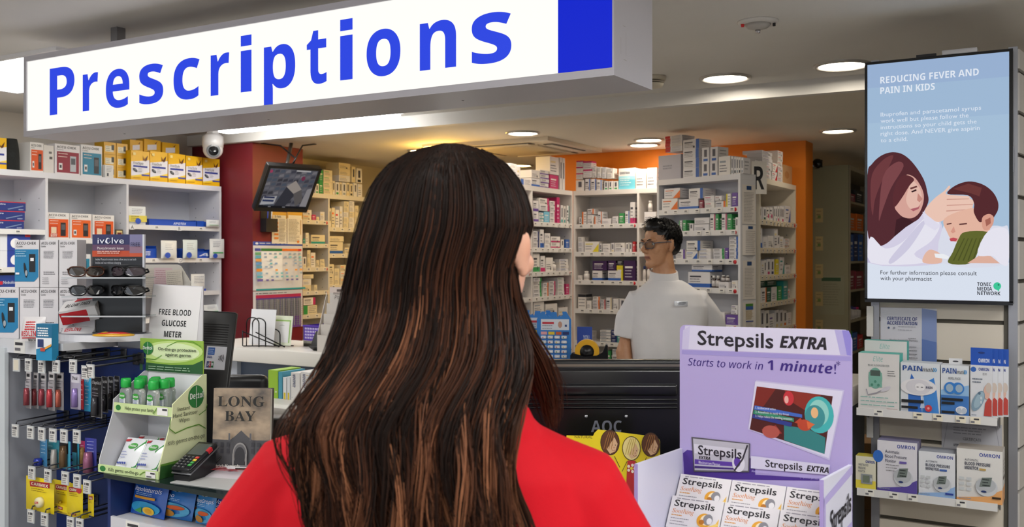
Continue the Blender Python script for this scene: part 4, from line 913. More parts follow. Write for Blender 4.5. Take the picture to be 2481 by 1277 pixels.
for x, c in [(-0.02, '#1f3aa8'), (0.02, '#e4e2e0')]:
    mb = MB(); mb.tube([(x, -0.03, 0.006), (x+0.005, -0.035, h+0.075)], 0.005, C(c, 0.3)); tag(mb.build('pen', None, FP.pt(uc, 0.004, zb), PI2), ('blue' if x < 0 else 'white') + ' pen standing in the black holder on the red pillar', 'pen')

# ================================================================== dispensary counter and what stands on it
CT_Y0, CT_Z = 3.8, 1.013
t = thing('dispensary_counter', 'long white topped dispensary counter with blue grey front', 'counter', (-2.9, CT_Y0, 0))
mb = MB(); mb.rbox(-1.55, 2.15, 0, 0.52, CT_Z-0.075, CT_Z, C('#dcd8d2', 0.35), 0.004); mb.build('worktop', t)
mb = MB(); mb.box(-1.50, 2.12, 0.06, 0.46, 0, CT_Z-0.076, noisy('counter_front_laminate', '#4a5568', '#505b6f', 3, 0.5)); mb.build('cabinet', t)
mb = MB(); mb.box(-1.55, -1.13, 0.03, 0.0595, 0.0, CT_Z-0.076, C('#a9aeb8', 0.5)); mb.build('end_board', t)
FK = Fr((0, 3.92), 0)
def kx(px): return FK.u(px)
# letter rack of bent wire
t = thing('letter_rack', 'black bent wire letter rack holding papers on the dispensary counter', 'letter rack', FK.pt(kx(645), 0, CT_Z))
W = C('#121214', 0.35, 0.5); R = 0.0035
def arch(y, x0, x1, h, sk=0.0):
    mb = MB(); pts = [(x0, y, 0.004)]
    for k in range(9):
        a = math.pi*(1-k/8); pts.append(((x0+x1)/2+(x1-x0)/2*math.cos(a)*(1.0), y, h-0.03+0.03*math.sin(a)))
    pts.append((x1, y, 0.004)); mb.tube(pts, R, W, 6); mb.build('wire_arch', t)
for k, (y, x0, x1, h) in enumerate([(-0.055, -0.095, -0.0, 0.165), (-0.025, -0.08, 0.02, 0.16), (0.03, -0.03, 0.075, 0.10), (0.06, 0.02, 0.11, 0.12)]): arch(y, x0, x1, h)
mb = MB(); mb.tube([(-0.12, -0.06, 0.09), (-0.12, -0.06, 0.005), (-0.11, -0.062, 0.005), (0.12, 0.09, 0.005)], R, W, 6); mb.tube([(-0.12, -0.06, 0.085), (0.10, 0.0, 0.006)], R, W, 6); mb.tube([(-0.02, -0.06, 0.085), (0.14, 0.0, 0.006)], R, W, 6); mb.build('wire_base', t)
for lab, x, y, w, h, tl, c, ops in [('white sheet of paper leaning in the wire letter rack', -0.045, 0.005, 0.19, 0.20, -7, '#e4e4e8', [('x', '#c4c4cc', 0.4, 0.85, 0.3, 0.1, 4, 0.012)]),
                             ('green bordered card leaning in the wire letter rack', 0.065, 0.045, 0.15, 0.165, -7, '#dfe6cf', [('r', '#8fbf5a', 0.04, 0.82, 0.92, 0.86), ('r', '#e6e6e6', 0.06, 0.1, 0.86, 0.8), ('r', '#8fbf5a', 0.88, 0.1, 0.92, 0.86)])]:
    mb = MB(); mb.box(-w/2, w/2, -0.001, 0.001, 0, h, C(c)); mb.art((-w/2, -0.001, 0), (1, 0, 0), (0, 0, 1), w, h, ops)
    tag(mb.build('paper_sheet', None, FK.pt(kx(645)+x, -y, CT_Z+0.008), (R_(tl), 0, 0)), lab, 'paper')
# purple basket on a clear box
uc = kx(745); 
t = thing('storage_basket', 'purple plastic basket with punched holes on the dispensary counter', 'basket', (uc, 4.12, CT_Z+0.036))
PU = C('#5b3bb0', 0.35); mb = MB(); w, d, h = 0.27, 0.17, 0.085
mb.box(-w/2, w/2, -d/2, d/2, 0, 0.003, PU)
for (x0, x1, y0, y1) in [(-w/2, w/2, -d/2, -d/2+0.003), (-w/2, w/2, d/2-0.003, d/2), (-w/2, -w/2+0.003, -d/2+.003, d/2-.003), (w/2-0.003, w/2, -d/2+.003, d/2-.003)]: mb.box(x0, x1, y0, y1, 0.003, h, PU)
ops = [('r', '#ded6ee', 0.04+k*0.045, 0.12+j*0.2, 0.065+k*0.045, 0.24+j*0.2) for k in range(21) for j in range(4)]
mb.art((-w/2, -d/2, 0), (1, 0, 0), (0, 0, 1), w, h, ops, eps=0.0); mb.box(-w/2-0.004, w/2+0.004, -d/2-0.004, -d/2, h-0.008, h, PU); mb.build('body', t)
mb = MB(); mb.box(uc-0.15, uc+0.1, 4.05, 4.2, CT_Z, CT_Z+0.032, CLEAR); mb.box(uc-0.155, uc+0.105, 4.045, 4.205, CT_Z+0.0322, CT_Z+0.0355, C('#d8d2c0', 0.3)); tag(mb.build('plastic_tray', None), 'low clear plastic tray under the purple basket', 'tray')
# dark screen and leaflet tower behind the customer
t = thing('counter_screen', 'dark back of a computer screen on the dispensary counter behind the customer', 'monitor', FK.pt(kx(834), -0.33, CT_Z), R_(20))
mb = MB(); mb.M = Matrix.Rotation(R_(-8), 4, 'X'); mb.rbox(-0.16, 0.2, 0, 0.03, 0.08, 0.385, C('#2a1f18', 0.4), 0.005); mb.build('screen_back', t)
mb = MB(); mb.rbox(-0.1, 0.1, -0.09, 0.09, 0, 0.014, BLACK, 0.004); mb.box(-0.03, 0.03, 0.0, 0.02, 0.014, 0.1, BLACK); mb.build('stand', t)
mb = MB(); mb.M = Matrix.Rotation(R_(-30), 4, 'X'); mb.rbox(-0.06, 0.06, -0.01, 0.01, 0.006, 0.10, C('#141416'), 0.003); mb.rbox(-0.06, 0.06, -0.02, 0.05, 0.0, 0.006, C('#141416'), 0.002)
tag(mb.build('card_reader', None, FK.pt(kx(782), 0.03, CT_Z+0.011), 0), 'black card reader leaning on the counter beside the leaflet tower', 'card reader')
t = thing('leaflet_holder', 'white tiered leaflet holder leaning back behind the hair of the customer', 'leaflet holder', FK.pt(kx(818), 0.06, CT_Z), R_(12))
for k in range(5):
    mb = MB(); y = k*0.022; z1 = 0.09+k*0.055; mb.box(-0.075+k*0.006, 0.09, y, y+0.003, z1-0.085 if k else 0, z1, C('#d9d2cc', 0.3))
    if k == 4:
        mb.box(-0.075+k*0.006, 0.09, y, y+0.003, z1, z1+0.03, C('#e0d0c8')); mb.art((-0.05, y, z1-0.05), (1, 0, 0), (0, 0, 1), 0.14, 0.08, [('t', '#5a4a44', 'Ph', 0.2, 0.2, 0.25, 'i', 'l', 0.2), ('r', '#6a5a54', 0.3, 0.7, 0.5, 0.86), ('x', '#a09088', 0.15, 0.7, 0.62, 0.55, 2, 0.05)])
    mb.build('pocket', t)
for s in (-0.0755, 0.0905):
    mb = MB(); mb.slab([(0, 0), (0.02, 0), (0.1, 0.31), (0.0, 0.09)], s-0.001, s+0.001, C('#d9d2cc', 0.3)); 
    mb.v = [(y if False else v[1], v[0], v[2]) for v in mb.v]; mb.build('side', t)
# dose boards
def dose_board(lab, px, dy, rot):
    t = thing('dose_board', lab, 'pill organiser', FK.pt(kx(px), -dy, CT_Z), R_(rot), 'blue weekly dose boards')
    BLU = C('#2f7fd0', 0.35); w, h = 0.158, 0.25
    out = [(-w/2, 0), (w/2, 0), (w/2, h*0.86), (w*0.36, h), (w*0.24, h), (w*0.26, h*0.94), (w*0.2, h*0.91), (w*0.14, h*0.95), (w*0.16, h*0.93), (w*0.1, h*0.9), (0.012, h*0.99), (-0.012, h*0.99), (-w*0.1, h*0.9), (-w*0.16, h*0.93), (-w*0.14, h*0.95), (-w*0.2, h*0.91), (-w*0.26, h*0.94), (-w*0.24, h), (-w*0.36, h), (-w/2, h*0.86)]
    mb = MB(); mb.slab(out, 0, 0.006, BLU)
    o = [('r', '#dfe4ee', 0.12, 0.66, 0.94, 0.86), ('r', '#cc3a4a', 0.16, 0.77, 0.5, 0.81), ('e', '#c89a86', 0.68, 0.76, 0.06, 0.06), ('r', '#2a4a8a', 0.82, 0.72, 0.88, 0.76), ('x', '#8a94a4', 0.16, 0.55, 0.74, 0.69, 2, 0.012), ('r', '#e6a8b0', 0.12, 0.575, 0.3, 0.63), ('r', '#e6c832', 0.34, 0.575, 0.52, 0.63), ('r', '#d2622c', 0.56, 0.575, 0.72, 0.63), ('r', '#22306e', 0.76, 0.575, 0.94, 0.63)]
    mb.art((-w/2, 0, 0), (1, 0, 0), (0, 0, 1), w, h, o); mb.build('card', t)
    for r in range(6):
        for c in range(4):
            mb = MB(); x = -w/2+w*(0.2+c*0.2); z = h*(0.53-r*0.088)
            mb.rbox(x-0.013, x+0.013, -0.012, -0.0006, z-0.007, z+0.007, C('#d7dbe4', 0.15), 0.004); mb.art((x-0.013, -0.012, z-0.007), (1, 0, 0), (0, 0, 1), 0.026, 0.014, [('e', ['#c84a50', '#e0d060', '#e8e8ea', '#6aa86a'][(r*3+c) % 4], 0.4, 0.4, 0.12, 0.2), ('e', '#f4f4f6', 0.65, 0.5, 0.12, 0.2)]); mb.build('blister', t)
dose_board('blue weekly dose board with coloured header squares beside the tape dispenser', 1342, 0.0, 24)
dose_board('second blue weekly dose board half hidden behind the hair', 1290, 0.05, 24)
# tape dispenser
t = thing('tape_dispenser', 'black tape dispenser with a yellow roll on the dispensary counter', 'tape dispenser', FK.pt(kx(1428), 0, CT_Z), R_(24))
mb = MB(); mb.slab([(-0.085, 0), (0.085, 0), (0.083, 0.105), (0.075, 0.11), (0.06, 0.075), (0.035, 0.06), (-0.02, 0.055), (-0.075, 0.07), (-0.085, 0.06)], -0.03, 0.03, C('#101012', 0.25)); mb.build('body', t)
mb = MB(); mb.M = Matrix.Translation((-0.01, 0, 0.075)) @ Matrix.Rotation(math.pi/2, 4, 'X')
for r0, r1, c in [(0.032, 0.055, '#e0a81c')]:
    n = 28; vs = []; 
    for z in (-0.022, 0.022):
        for r in (r0, r1):
            for k in range(n): a = 2*math.pi*k/n; vs.append((r*math.cos(a), r*math.sin(a), z))
    fs = []
    for k in range(n):
        k2 = (k+1) % n; fs += [(k, k2, n+k2, n+k), (2*n+k, 3*n+k, 3*n+k2, 2*n+k2), (n+k, n+k2, 3*n+k2, 3*n+k), (k, 2*n+k, 2*n+k2, k2)]
    mb.add(vs, fs, C(c, 0.35))
mb.build('tape_roll', t)
mb = MB(); mb.M = Matrix.Translation((-0.01, 0, 0.075)) @ Matrix.Rotation(math.pi/2, 4, 'X'); mb.lathe([(0.031, -0.025), (0.031, 0.025)], C('#151517', 0.3), 20); mb.build('hub', t)
carton('small_box', 'white box with a letter H behind the tape roll', 'box', FK.pt(kx(1402), -0.09, CT_Z), R_(24), 0.08, 0.05, 0.095, '#e4e2e2', [('t', '#1a1a1e', 'H', 0.6, 0.3, 0.3, 'b')])
carton('display_card', 'blue card reading YOU standing behind the dose board', 'card', FK.pt(kx(1386), -0.13, CT_Z), R_(24), 0.07, 0.01, 0.175, '#2146a0', [('t', '#e4e8f4', 'YOU', 0.4, 0.66, 0.12, '', 'l', 0.4), ('p', '#e8ecf4', [(0.1, 0.1), (0.7, 0.1), (0.8, 0.5), (0.2, 0.5)])])
# low desk with folders in front of the dispensary counter
t = thing('low_desk', 'low staff desk behind the shop counter holding folders', 'desk', (-3.3, 3.22, 0))
mb = MB(); mb.rbox(-0.9, 1.3, 0, 0.52, 0.80, 0.83, C('#d6d2cc', 0.4), 0.003); mb.build('desk_top', t)
for x in (-0.85, 1.25):
    mb = MB(); mb.box(x-0.02, x+0.02, 0.03, 0.5, 0, 0.799, C('#c4c1bc')); mb.build('side_panel', t)
FB = Fr((0, 3.42), 0)
for x0, x1, y0, c, lab, ops in [
    (646, 670, 898, '#9cc83c', 'bright green folder standing at the end of the folder row', [('t', '#eef4e0', 'Nurofen', 0.7, 0.2, 0.07, 'b', 'l', 0.2)]),
    (671, 680, 902, '#4f9fb8', 'teal blue folder beside the green one', []), (682, 690, 915, '#e6e8ea', 'thin white booklet with yellow foot beside the teal folder', [('r', '#e0c832', 0.2, 0, 0.8, 0.3)]), (692, 699, 914, '#e2e6ea', 'second thin white booklet with yellow foot', [('r', '#e0c832', 0.2, 0, 0.8, 0.3)]),
    (701, 723, 904, '#e6e4e2', 'white medicine carton with its name running down the spine, nearer the booklets', [('x', '#9a98a0', 0.1, 0.2, 0.9, 0.1, 3, 0.02)]), (725, 747, 903, '#e8e6e4', 'white medicine carton with its name running down the spine, nearer the customer', [('x', '#c8a050', 0.6, 0.9, 0.9, 0.6, 3, 0.02)]), (749, 772, 905, '#dcdada', 'pale grey carton with green foot nearest the customer', [('r', '#5aa060', 0.2, 0.05, 0.9, 0.3)])]:
    uc, w, _, _ = FB.ext(x0, x1, y0, 1000); h = FB.z((x0+x1)/2, y0)-0.83
    o = carton('folder' if 'folder' in lab or 'booklet' in lab else 'medicine_carton', lab, 'folder' if 'folder' in lab or 'booklet' in lab else 'medicine box', FB.pt(uc, -0.09, 0.8305), 0, w*0.96, 0.16, h, c, ops)
    if 'spine' in lab:
        mb = MB(); mb.art((w*0.18, -0.0802, h*0.93), (0, 0, -1), (1, 0, 0), h*0.75, w*0.5, [('t', '#1d2f6a', 'MOVIPREP', 0, -0.9, 0.55, 'b', 'l', 0.62)]); mb.build('lettering', o)
p = P(598, 925, 4.05)
t = thing('office_chair', 'black padded office chair back seen beyond the payment screen', 'chair', (p.x, p.y, 0), R_(30))
mb = MB(); mb.rbox(-0.09, 0.09, -0.03, 0.03, 0.74, p.z+0.03, C('#141416', 0.35), 0.028, 4); mb.build('backrest', t)
mb = MB(); mb.rbox(-0.2, 0.2, -0.36, 0.0, 0.44, 0.5, C('#141416', 0.6), 0.025, 3); mb.build('seat', t)
mb = MB(); mb.tube([(0, -0.2, 0.06), (0, -0.2, 0.44)], 0.025, BLACK, 10); mb.tube([(0, -0.03, 0.46), (0, 0.02, 0.8)], 0.015, BLACK); mb.build('column', t)
for k in range(5):
    a = k*2*math.pi/5; mb = MB(); mb.tube([(0, -0.2, 0.08), (0.26*math.cos(a), -0.2+0.26*math.sin(a), 0.04)], [0.02, 0.014], BLACK, 8); mb.lathe([(0.02, 0.0), (0.022, 0.02), (0.012, 0.04)], BLACK, 10, (0.26*math.cos(a), -0.2+0.26*math.sin(a), 0)); mb.build('leg', t)
# ================================================================== shop counter
KZ, KY0, KY1, KX0, KX1 = 0.9605, 1.60, 1.94, -2.163, 0.25
t = thing('sales_counter', 'glass topped dark blue shop counter with bags of lozenges on its front shelf', 'counter', (0, 0, 0))
BLUEP = noisy('blue_panel_laminate', '#16295e', '#1a2f68', 3, 0.4)
mb = MB(); mb.box(KX0, KX1, KY0, KY1, KZ-0.012, KZ, C('#1d2a2c', 0.06, coat=0.5)); mb.build('glass_top', t)
mb = MB(); mb.box(KX0+0.012, KX1-0.02, KY0+0.26, KY0+0.28, 0.05, KZ-0.0125, BLUEP); mb.build('back_panel', t)
for x in (KX0, KX1-0.0185):
    mb = MB(); mb.box(x, x+0.0115, KY0+0.012, KY1, 0.0, KZ-0.0125, BLUEP); mb.build('side_panel', t)
for z in (0.845, 0.55):
    mb = MB(); mb.box(KX0+0.012, KX1-0.02, KY0+0.02, KY0+0.2595, z-0.012, z, C('#c9c9cf', 0.4)); s = mb.build('shelf', t)
    mb = MB(); mb.box(KX0+0.012, KX1-0.02, KY0+0.012, KY0+0.0195, z-0.03, z+0.004, C('#d0d0d8', 0.3))
    ops = []
    for k, u in enumerate([0.025, 0.075, 0.13, 0.19, 0.25, 0.33]): ops += [('r', '#e8e6e2', u, 0.08, u+0.022, 0.92), ('r', '#3b3a40', u+0.003, 0.52, u+0.02, 0.74), ('r', '#77767c', u+0.002, 0.25, u+0.016, 0.36)]
    mb.art((KX0+0.012, KY0+0.012, z-0.03), (1, 0, 0), (0, 0, 1), KX1-KX0-0.032, 0.034, ops); mb.build('price_rail', s)
mb = MB(); mb.box(KX0+0.012, KX1-0.02, KY0+0.2805, KY1-0.005, 0.0, 0.05, BLUEP); mb.build('plinth', t)
FKF = Fr((0, KY0+0.05), 0)
# lozenge bags
def pouch(mb, w, h, d, mat, ops, y0=0.0):
    """a filled pouch with crimped ends; returns nothing"""
    def prof(u, v): return d*(max(0.0, math.sin(math.pi*u))**0.7)*(max(0.0, math.sin(math.pi*min(1, max(0, (v-0.04)/0.92))))**0.6)
    mb.grid(lambda u, v: (-w/2+u*w, y0-prof(u, v)/2-0.0008, v*h), 12, 14, mat); mb.grid(lambda u, v: (w/2-u*w, y0+prof(1-u, v)/2+0.0008, v*h), 12, 14, mat)
    mb.art((-w/2, y0-0.0012, 0), (1, 0, 0), (0, 0, 1), w, h, ops, warp=lambda p, u, v: Vector((p.x, p.y-prof(min(1, max(0, u)), min(1, max(0, v)))/2, p.z)))
def vops(word, l, orange=True):
    o = [('e', '#e2e6ee', 0.52, 0.92, 0.36, 0.16), ('r', '#dfe3ec', 0.0, 0.955, 1, 1), ('e', '#e8d23a', 0.14, 0.93, 0.11, 0.06), ('p', '#1f5a44', [(0.42, 0.93), (0.68, 0.93), (0.64, 0.8), (0.55, 0.76), (0.46, 0.8)]), ('t', '#e6ece8', 'VICKS', 0.435, 0.86, 0.045, 'b', 'l', 0.23),
         ('t', '#e8f0fa', word, 0.12, 0.6, 0.10, 'i', 'l', l), ('x', '#a9d0ec', 0.2, 0.8, 0.56, 0.52, 2, 0.012)]
    if orange: o += [('r', '#d99a2c', 0.18, 0.42, 0.78, 0.48), ('e', '#2f9ad0', 0.5, 0.2, 0.42, 0.16), ('e', '#e8c03c', 0.62, 0.14, 0.16, 0.1), ('e', '#d8a020', 0.62, 0.14, 0.1, 0.06), ('p', '#3f9a4a', [(0.2, 0.1), (0.45, 0.22), (0.4, 0.06)])]
    else: o += [('e', '#58b0dc', 0.5, 0.25, 0.45, 0.2), ('e', '#c98a34', 0.35, 0.15, 0.22, 0.1), ('e', '#d8602c', 0.6, 0.32, 0.25, 0.06)]
    return o
for i, (x0, x1, y0, word, l, oj, tl, c, lab) in enumerate([
    (303, 388, 1162, 'VapoNaturals', 0.78, True, -12, '#1c55b4', 'blue lozenge bag with orange strip and lemon picture, nearest the blue counter post'),
    (372, 452, 1180, 'Vapo', 0.4, False, -14, '#2470c0', 'blue lozenge bag with honey picture, second from the blue counter post'),
    (432, 476, 1184, 'VapoNat', 0.8, False, -10, '#2a78c4', 'blue lozenge bag tucked behind its neighbours on the counter shelf'),
    (462, 508, 1190, 'VapoDrops', 0.85, False, -8, '#2f88d0', 'pale blue lozenge bag third from the blue counter post'),
    (508, 556, 1194, 'Vap', 0.5, True, -10, '#1f4fae', 'dark blue lozenge bag nearest the customer on the counter shelf')]):
    dy = [0.0, 0.02, 0.055, 0.02, 0.03][i]
    fr = FKF.off(-dy); uc, w, _, _ = fr.ext(x0, x1, y0, y0+10); h = fr.z((x0+x1)/2, y0) - 0.845
    mb = MB(); pouch(mb, w, h*1.03, 0.03, C(c, 0.25, coat=0.3), vops(word, l, oj))
    tag(mb.build('lozenge_bag', None, fr.pt(uc, -0.015, 0.8465), (R_(tl), 0, R_(4*(i % 3)-2))), lab, 'lozenge bag', 'lozenge bags on the counter shelf')

# ================================================================== hand sanitiser display
ph = R_(5); base = onZ(240, 1143, KZ); FDt = Fr((base.x, base.y), ph)
w = FDt.u(386); dp = 0.165
t = thing('sanitiser_display', 'green and white cardboard display stand of hand sanitiser bottles and wipes', 'display stand', (base.x, base.y, KZ+0.0005), ph)
z = lambda px, py, out=0.0: FDt.off(out).z(px, py) - KZ
LG = C('#c9dca0', 0.5); CW = C('#dcdde2', 0.5); DG = C('#2f6a34', 0.45)
zt1 = 0.1515; hback = 0.245; hhead = 0.333
lip = 0.02
mb = MB(); mb.box(0.003, w-0.003, 0, dp-0.003, 0, 0.004, CW); mb.box(0, w, -0.003, 0, 0, lip, LG)
mb.art((0, -0.003, 0), (1, 0, 0), (0, 0, 1), w, lip, [('e', '#2f7a3c', 0.08, 0.5, 0.05, 0.36), ('t', '#27352a', 'Kills germs on-the-go', 0.18, 0.3, 0.44, '', 'l', 0.5), ('l', '#6f9a3c', [(0.7, 0.3), (0.76, 0.7), (0.8, 0.8)], 0.12), ('r', '#ecebea', 0.8, 0.1, 0.96, 0.9), ('r', '#3a3a40', 0.88, 0.6, 0.95, 0.8), ('r', '#66656c', 0.82, 0.2, 0.9, 0.35)]); mb.build('lower_tray', t)
mb = MB(); mb.box(0.0035, w-0.0035, 0.048, dp-0.0035, zt1-0.003, zt1, CW); mb.box(0.0035, w-0.0035, 0.0445, 0.0475, zt1-0.003, zt1+0.022, LG)
mb.art((0.0035, 0.0445, zt1-0.003), (1, 0, 0), (0, 0, 1), w-0.007, 0.025, [('e', '#2f7a3c', 0.08, 0.5, 0.045, 0.3), ('t', '#27352a', 'Helps protect your family', 0.2, 0.34, 0.36, '', 'l', 0.5), ('r', '#ecebea', 0.76, 0.1, 0.94, 0.9), ('r', '#3a3a40', 0.85, 0.6, 0.93, 0.8), ('l', '#6f9a3c', [(0.7, 0.2), (0.74, 0.6), (0.76, 0.8)], 0.12)]); mb.build('upper_tray', t)
prof = [(0.0, 0.0), (dp, 0.0), (dp, hback), (0.15, hback), (0.045, zt1+0.03), (0.043, zt1-0.004), (0.0, lip+0.012)]
def sidep(x0, x1, m, art_=None):
    mb = MB(); n = len(prof)
    vs = [(x0, y, zz) for y, zz in prof] + [(x1, y, zz) for y, zz in prof]
    mb.add(vs, [tuple(range(n))[::-1], tuple(range(n, 2*n))] + [(i, (i+1) % n, n+(i+1) % n, n+i) for i in range(n)], m)
    if art_: mb.art((x1, 0, 0), (0, 1, 0), (0, 0, 1), dp, hback, art_)
    mb.build('side_panel', t)
sidep(0, 0.003, C('#c9cad2', 0.5))
sidep(w-0.003, w, C('#dbe2b4', 0.5), [('p', '#2f5f2c', [(0.0, 0), (1, 0), (1, 0.22), (0.5, 0.12), (0.02, 0.13)]), ('p', '#5f8f34', [(0.02, 0.13), (0.5, 0.12), (1, 0.22), (1, 0.26), (0.5, 0.15), (0.02, 0.15)]), ('e', '#2d7a3a', 0.76, 0.78, 0.17, 0.12), ('l', '#e8eee0', [(0.76, 0.67), (0.76, 0.89)], 0.006), ('t', '#e8eee8', 'Dettol', 0.62, 0.76, 0.06, 'b', 'l', 0.29),
      ('t', '#2c3428', 'Instant', 0.36, 0.66, 0.042, '', 'l', 0.26), ('t', '#2c3428', 'Hand Sanitiser', 0.26, 0.6, 0.042, '', 'l', 0.52), ('t', '#2c3428', 'Wipes', 0.38, 0.54, 0.042, '', 'l', 0.22), ('l', '#5f8f34', [(0.2, 0.6), (0.18, 0.5), (0.3, 0.44), (0.55, 0.47), (0.8, 0.48), (0.95, 0.42)], 0.012), ('l', '#5f8f34', [(0.8, 0.58), (0.95, 0.62), (0.98, 0.68)], 0.01), ('t', '#2c3428', 'Kills germs on-the-go', 0.14, 0.33, 0.04, 'i', 'l', 0.78)])
mb = MB(); mb.box(0.0035, w-0.0035, dp-0.003, dp, 0, hback, CW); mb.build('back_panel', t)
hx0, hx1 = FDt.off(-dp).u(344), FDt.off(-dp).u(496)
mb = MB(); hw, hh = hx1-hx0, hhead-hback+0.02; hz = hback-0.02
mb.box(hx0, hx1, dp-0.006, dp-0.0032, hz+0.02, hz+hh, C('#a9d052', 0.4))
ops = [('r', '#93b84c', 0, 0.22, 1, 1), ('e', '#c2dc88', 0.5, 0.62, 0.5, 0.34, 0.05), ('e', '#d8e8b8', 0.55, 0.63, 0.4, 0.27), ('p', '#2c5a34', [(0, 0), (1, 0), (1, 0.42), (0.85, 0.27), (0.5, 0.22), (0, 0.26)]), ('l', '#5f9a2c', [(0.44, 0.78), (0.6, 0.95), (0.85, 0.97), (0.98, 0.82)], 0.02), ('l', '#5f9a2c', [(0.03, 0.5), (0.1, 0.38), (0.25, 0.36), (0.36, 0.5)], 0.02),
       ('e', '#2d7a3a', 0.14, 0.7, 0.085, 0.2), ('l', '#e8eee0', [(0.14, 0.52), (0.14, 0.88)], 0.012), ('t', '#eef4ee', 'Dettol', 0.065, 0.66, 0.1, 'b', 'l', 0.15), ('t', '#2c3a28', 'On-the-go protection', 0.31, 0.66, 0.095, 'm', 'l', 0.6), ('t', '#2c3a28', 'against germs', 0.43, 0.5, 0.095, 'm', 'l', 0.4), ('x', '#a8c4a8', 0.16, 0.86, 0.15, 0.08, 2, 0.02)]
mb.art((hx0, dp-0.006, hz+0.02), (1, 0, 0), (0, 0, 1), hw, hh-0.02, ops); mb.build('header_card', t)
# bottles
def sanitiser(label, x, y):
    b = thing('sanitiser_bottle', label, 'sanitiser bottle', FDt.pt(x, -y, KZ+0.0005+zt1+0.0004), ph, 'small hand sanitiser bottles')
    mb = MB(); pr = [(0.0135, 0), (0.0155, 0.004), (0.0160, 0.02), (0.0138, 0.036), (0.0155, 0.046), (0.014, 0.054), (0.0105, 0.060)]
    mb.lathe(pr, clear_b, 18, sx=1.3, sy=0.72); mb.build('bottle_body', b)
    mb = MB(); mb.lathe([(0.0125, 0.0602), (0.0135, 0.062), (0.0135, 0.078), (0.0115, 0.084)], C('#22a845', 0.3), 18); mb.build('flip_cap', b)
    mb = MB(); wl, hl = 0.026, 0.036
    mb.art((-wl/2, -0.0122, 0.011), (1, 0, 0), (0, 0, 1), wl, hl, [('r', '#e6e8ea', 0.1, 0.0, 0.9, 0.6), ('e', '#3a9a3a', 0.5, 0.78, 0.42, 0.24), ('t', '#f0f4f0', 'Dettol', 0.18, 0.72, 0.14, 'b', 'l', 0.64), ('x', '#6a78b0', 0.2, 0.8, 0.5, 0.1, 5, 0.04)]); mb.build('bottle_label', b)
clear_b = C('#eef4f4', 0.06, trans=0.8)
k = 0
for r, (y, xs) in enumerate([(0.066, [0.024, 0.072, 0.122]), (0.093, [0.044, 0.096, 0.132]), (0.120, [0.026, 0.074, 0.124])]):
    for j, x in enumerate(xs):
        sanitiser(f'clear sanitiser bottle with green cap, {ORD[j]} from the post end in the {["front", "middle", "back"][r]} row', x, y)
for i, (x, y, lab) in enumerate([(0.048, 0.03, 'green and white wipes packet in front at the post end of the lower tray'), (0.052, 0.068, 'green and white wipes packet behind the front one at the post end'), (0.115, 0.035, 'green and white wipes packet in front beside the printed side panel'), (0.119, 0.073, 'green and white wipes packet behind, beside the printed side panel')]):
    mb = MB(); pouch(mb, 0.074, 0.082, 0.02, C('#dfe1e6', 0.25, coat=0.3), [('p', '#5aae3a', [(0.62, 0.02), (0.98, 0.05), (0.98, 0.97), (0.5, 0.97)]), ('p', '#2f8a3a', [(0.78, 0.02), (0.98, 0.05), (0.98, 0.97), (0.7, 0.6)]), ('e', '#3f9a3a', 0.55, 0.7, 0.2, 0.1, 0.2), ('t', '#eef4ee', 'Dettol', 0.41, 0.67, 0.07, 'b', 'l', 0.28), ('p', '#b8343c', [(0.04, 0.92), (0.3, 0.95), (0.28, 0.86), (0.04, 0.84)]), ('x', '#6a74b0', 0.14, 0.5, 0.48, 0.3, 3, 0.02)] + [('e', '#3a4ca0', 0.12+q*0.1, 0.12, 0.04, 0.036) for q in range(5)])
    tag(mb.build('wipes_packet', None, FDt.pt(x, -y-0.012, KZ+0.006), (R_(-32), 0, ph)), lab, 'wipes packet', 'hand wipes packets')

# ================================================================== book, terminal, screen and signs at the counter end
p = onZ(590, 1128, KZ); FBk = FrP(586, 2.5, R_(27))
uc, w, _, _ = FBk.ext(518, 656, 1000, 1128); h = FBk.z(590, 947)-KZ
t = thing('book', 'grey covered book titled LONG BAY standing upright on the counter', 'book', FBk.pt(uc, 0, KZ+0.006), (R_(-4), 0, FBk.phi))
mb = MB(); coverm = noisy('book_cover', '#4f4945', '#c0a88c', 14, 0.35, stretch=(1, 1, 1.6), lo=0.3, hi=0.75)
mb.box(-w/2, w/2, -0.014, -0.0125, 0, h, coverm); mb.box(-w/2, w/2, 0.0125, 0.014, 0, h, C('#4a4442')); mb.box(-w/2, -w/2+0.0015, -0.0125, 0.0125, 0, h, C('#57504c'))
ops = [('p', '#4a494d', [(0, 0.02), (1, 0.02), (1, 0.36), (0.7, 0.36), (0.62, 0.4), (0.5, 0.48), (0.38, 0.4), (0.3, 0.36), (0, 0.37)])]
for k in range(9):
    if not 3 <= k <= 5:
        for r in range(2): ops.append(('r', '#34333a', 0.04+k*0.108, 0.2+r*0.08, 0.09+k*0.108, 0.255+r*0.08))
ops += [('e', '#8d8a88', 0.5, 0.2, 0.125, 0.135), ('e', '#5f5d60', 0.5, 0.2, 0.105, 0.115), ('e', '#2b2a2e', 0.5, 0.19, 0.085, 0.09), ('r', '#2b2a2e', 0.415, 0.06, 0.585, 0.19), ('r', '#8d8a88', 0.375, 0.06, 0.4, 0.2), ('r', '#8d8a88', 0.6, 0.06, 0.625, 0.2), ('r', '#57565a', 0.3, 0.36, 0.33, 0.45), ('r', '#57565a', 0.67, 0.36, 0.7, 0.45), ('r', '#77757a', 0, 0.02, 1, 0.06),
        ('t', '#14130f', 'LONG', 0.1, 0.78, 0.125, 's', 'l', 0.82), ('t', '#14130f', 'BAY', 0.23, 0.6, 0.125, 's', 'l', 0.54), ('t', '#d8d4cc', 'Patrick Kennedy', 0.02, 0.035, 0.035, 's', 'l', 0.5)]
mb.art((-w/2, -0.014, 0), (1, 0, 0), (0, 0, 1), w, h, ops); mb.build('cover', t)
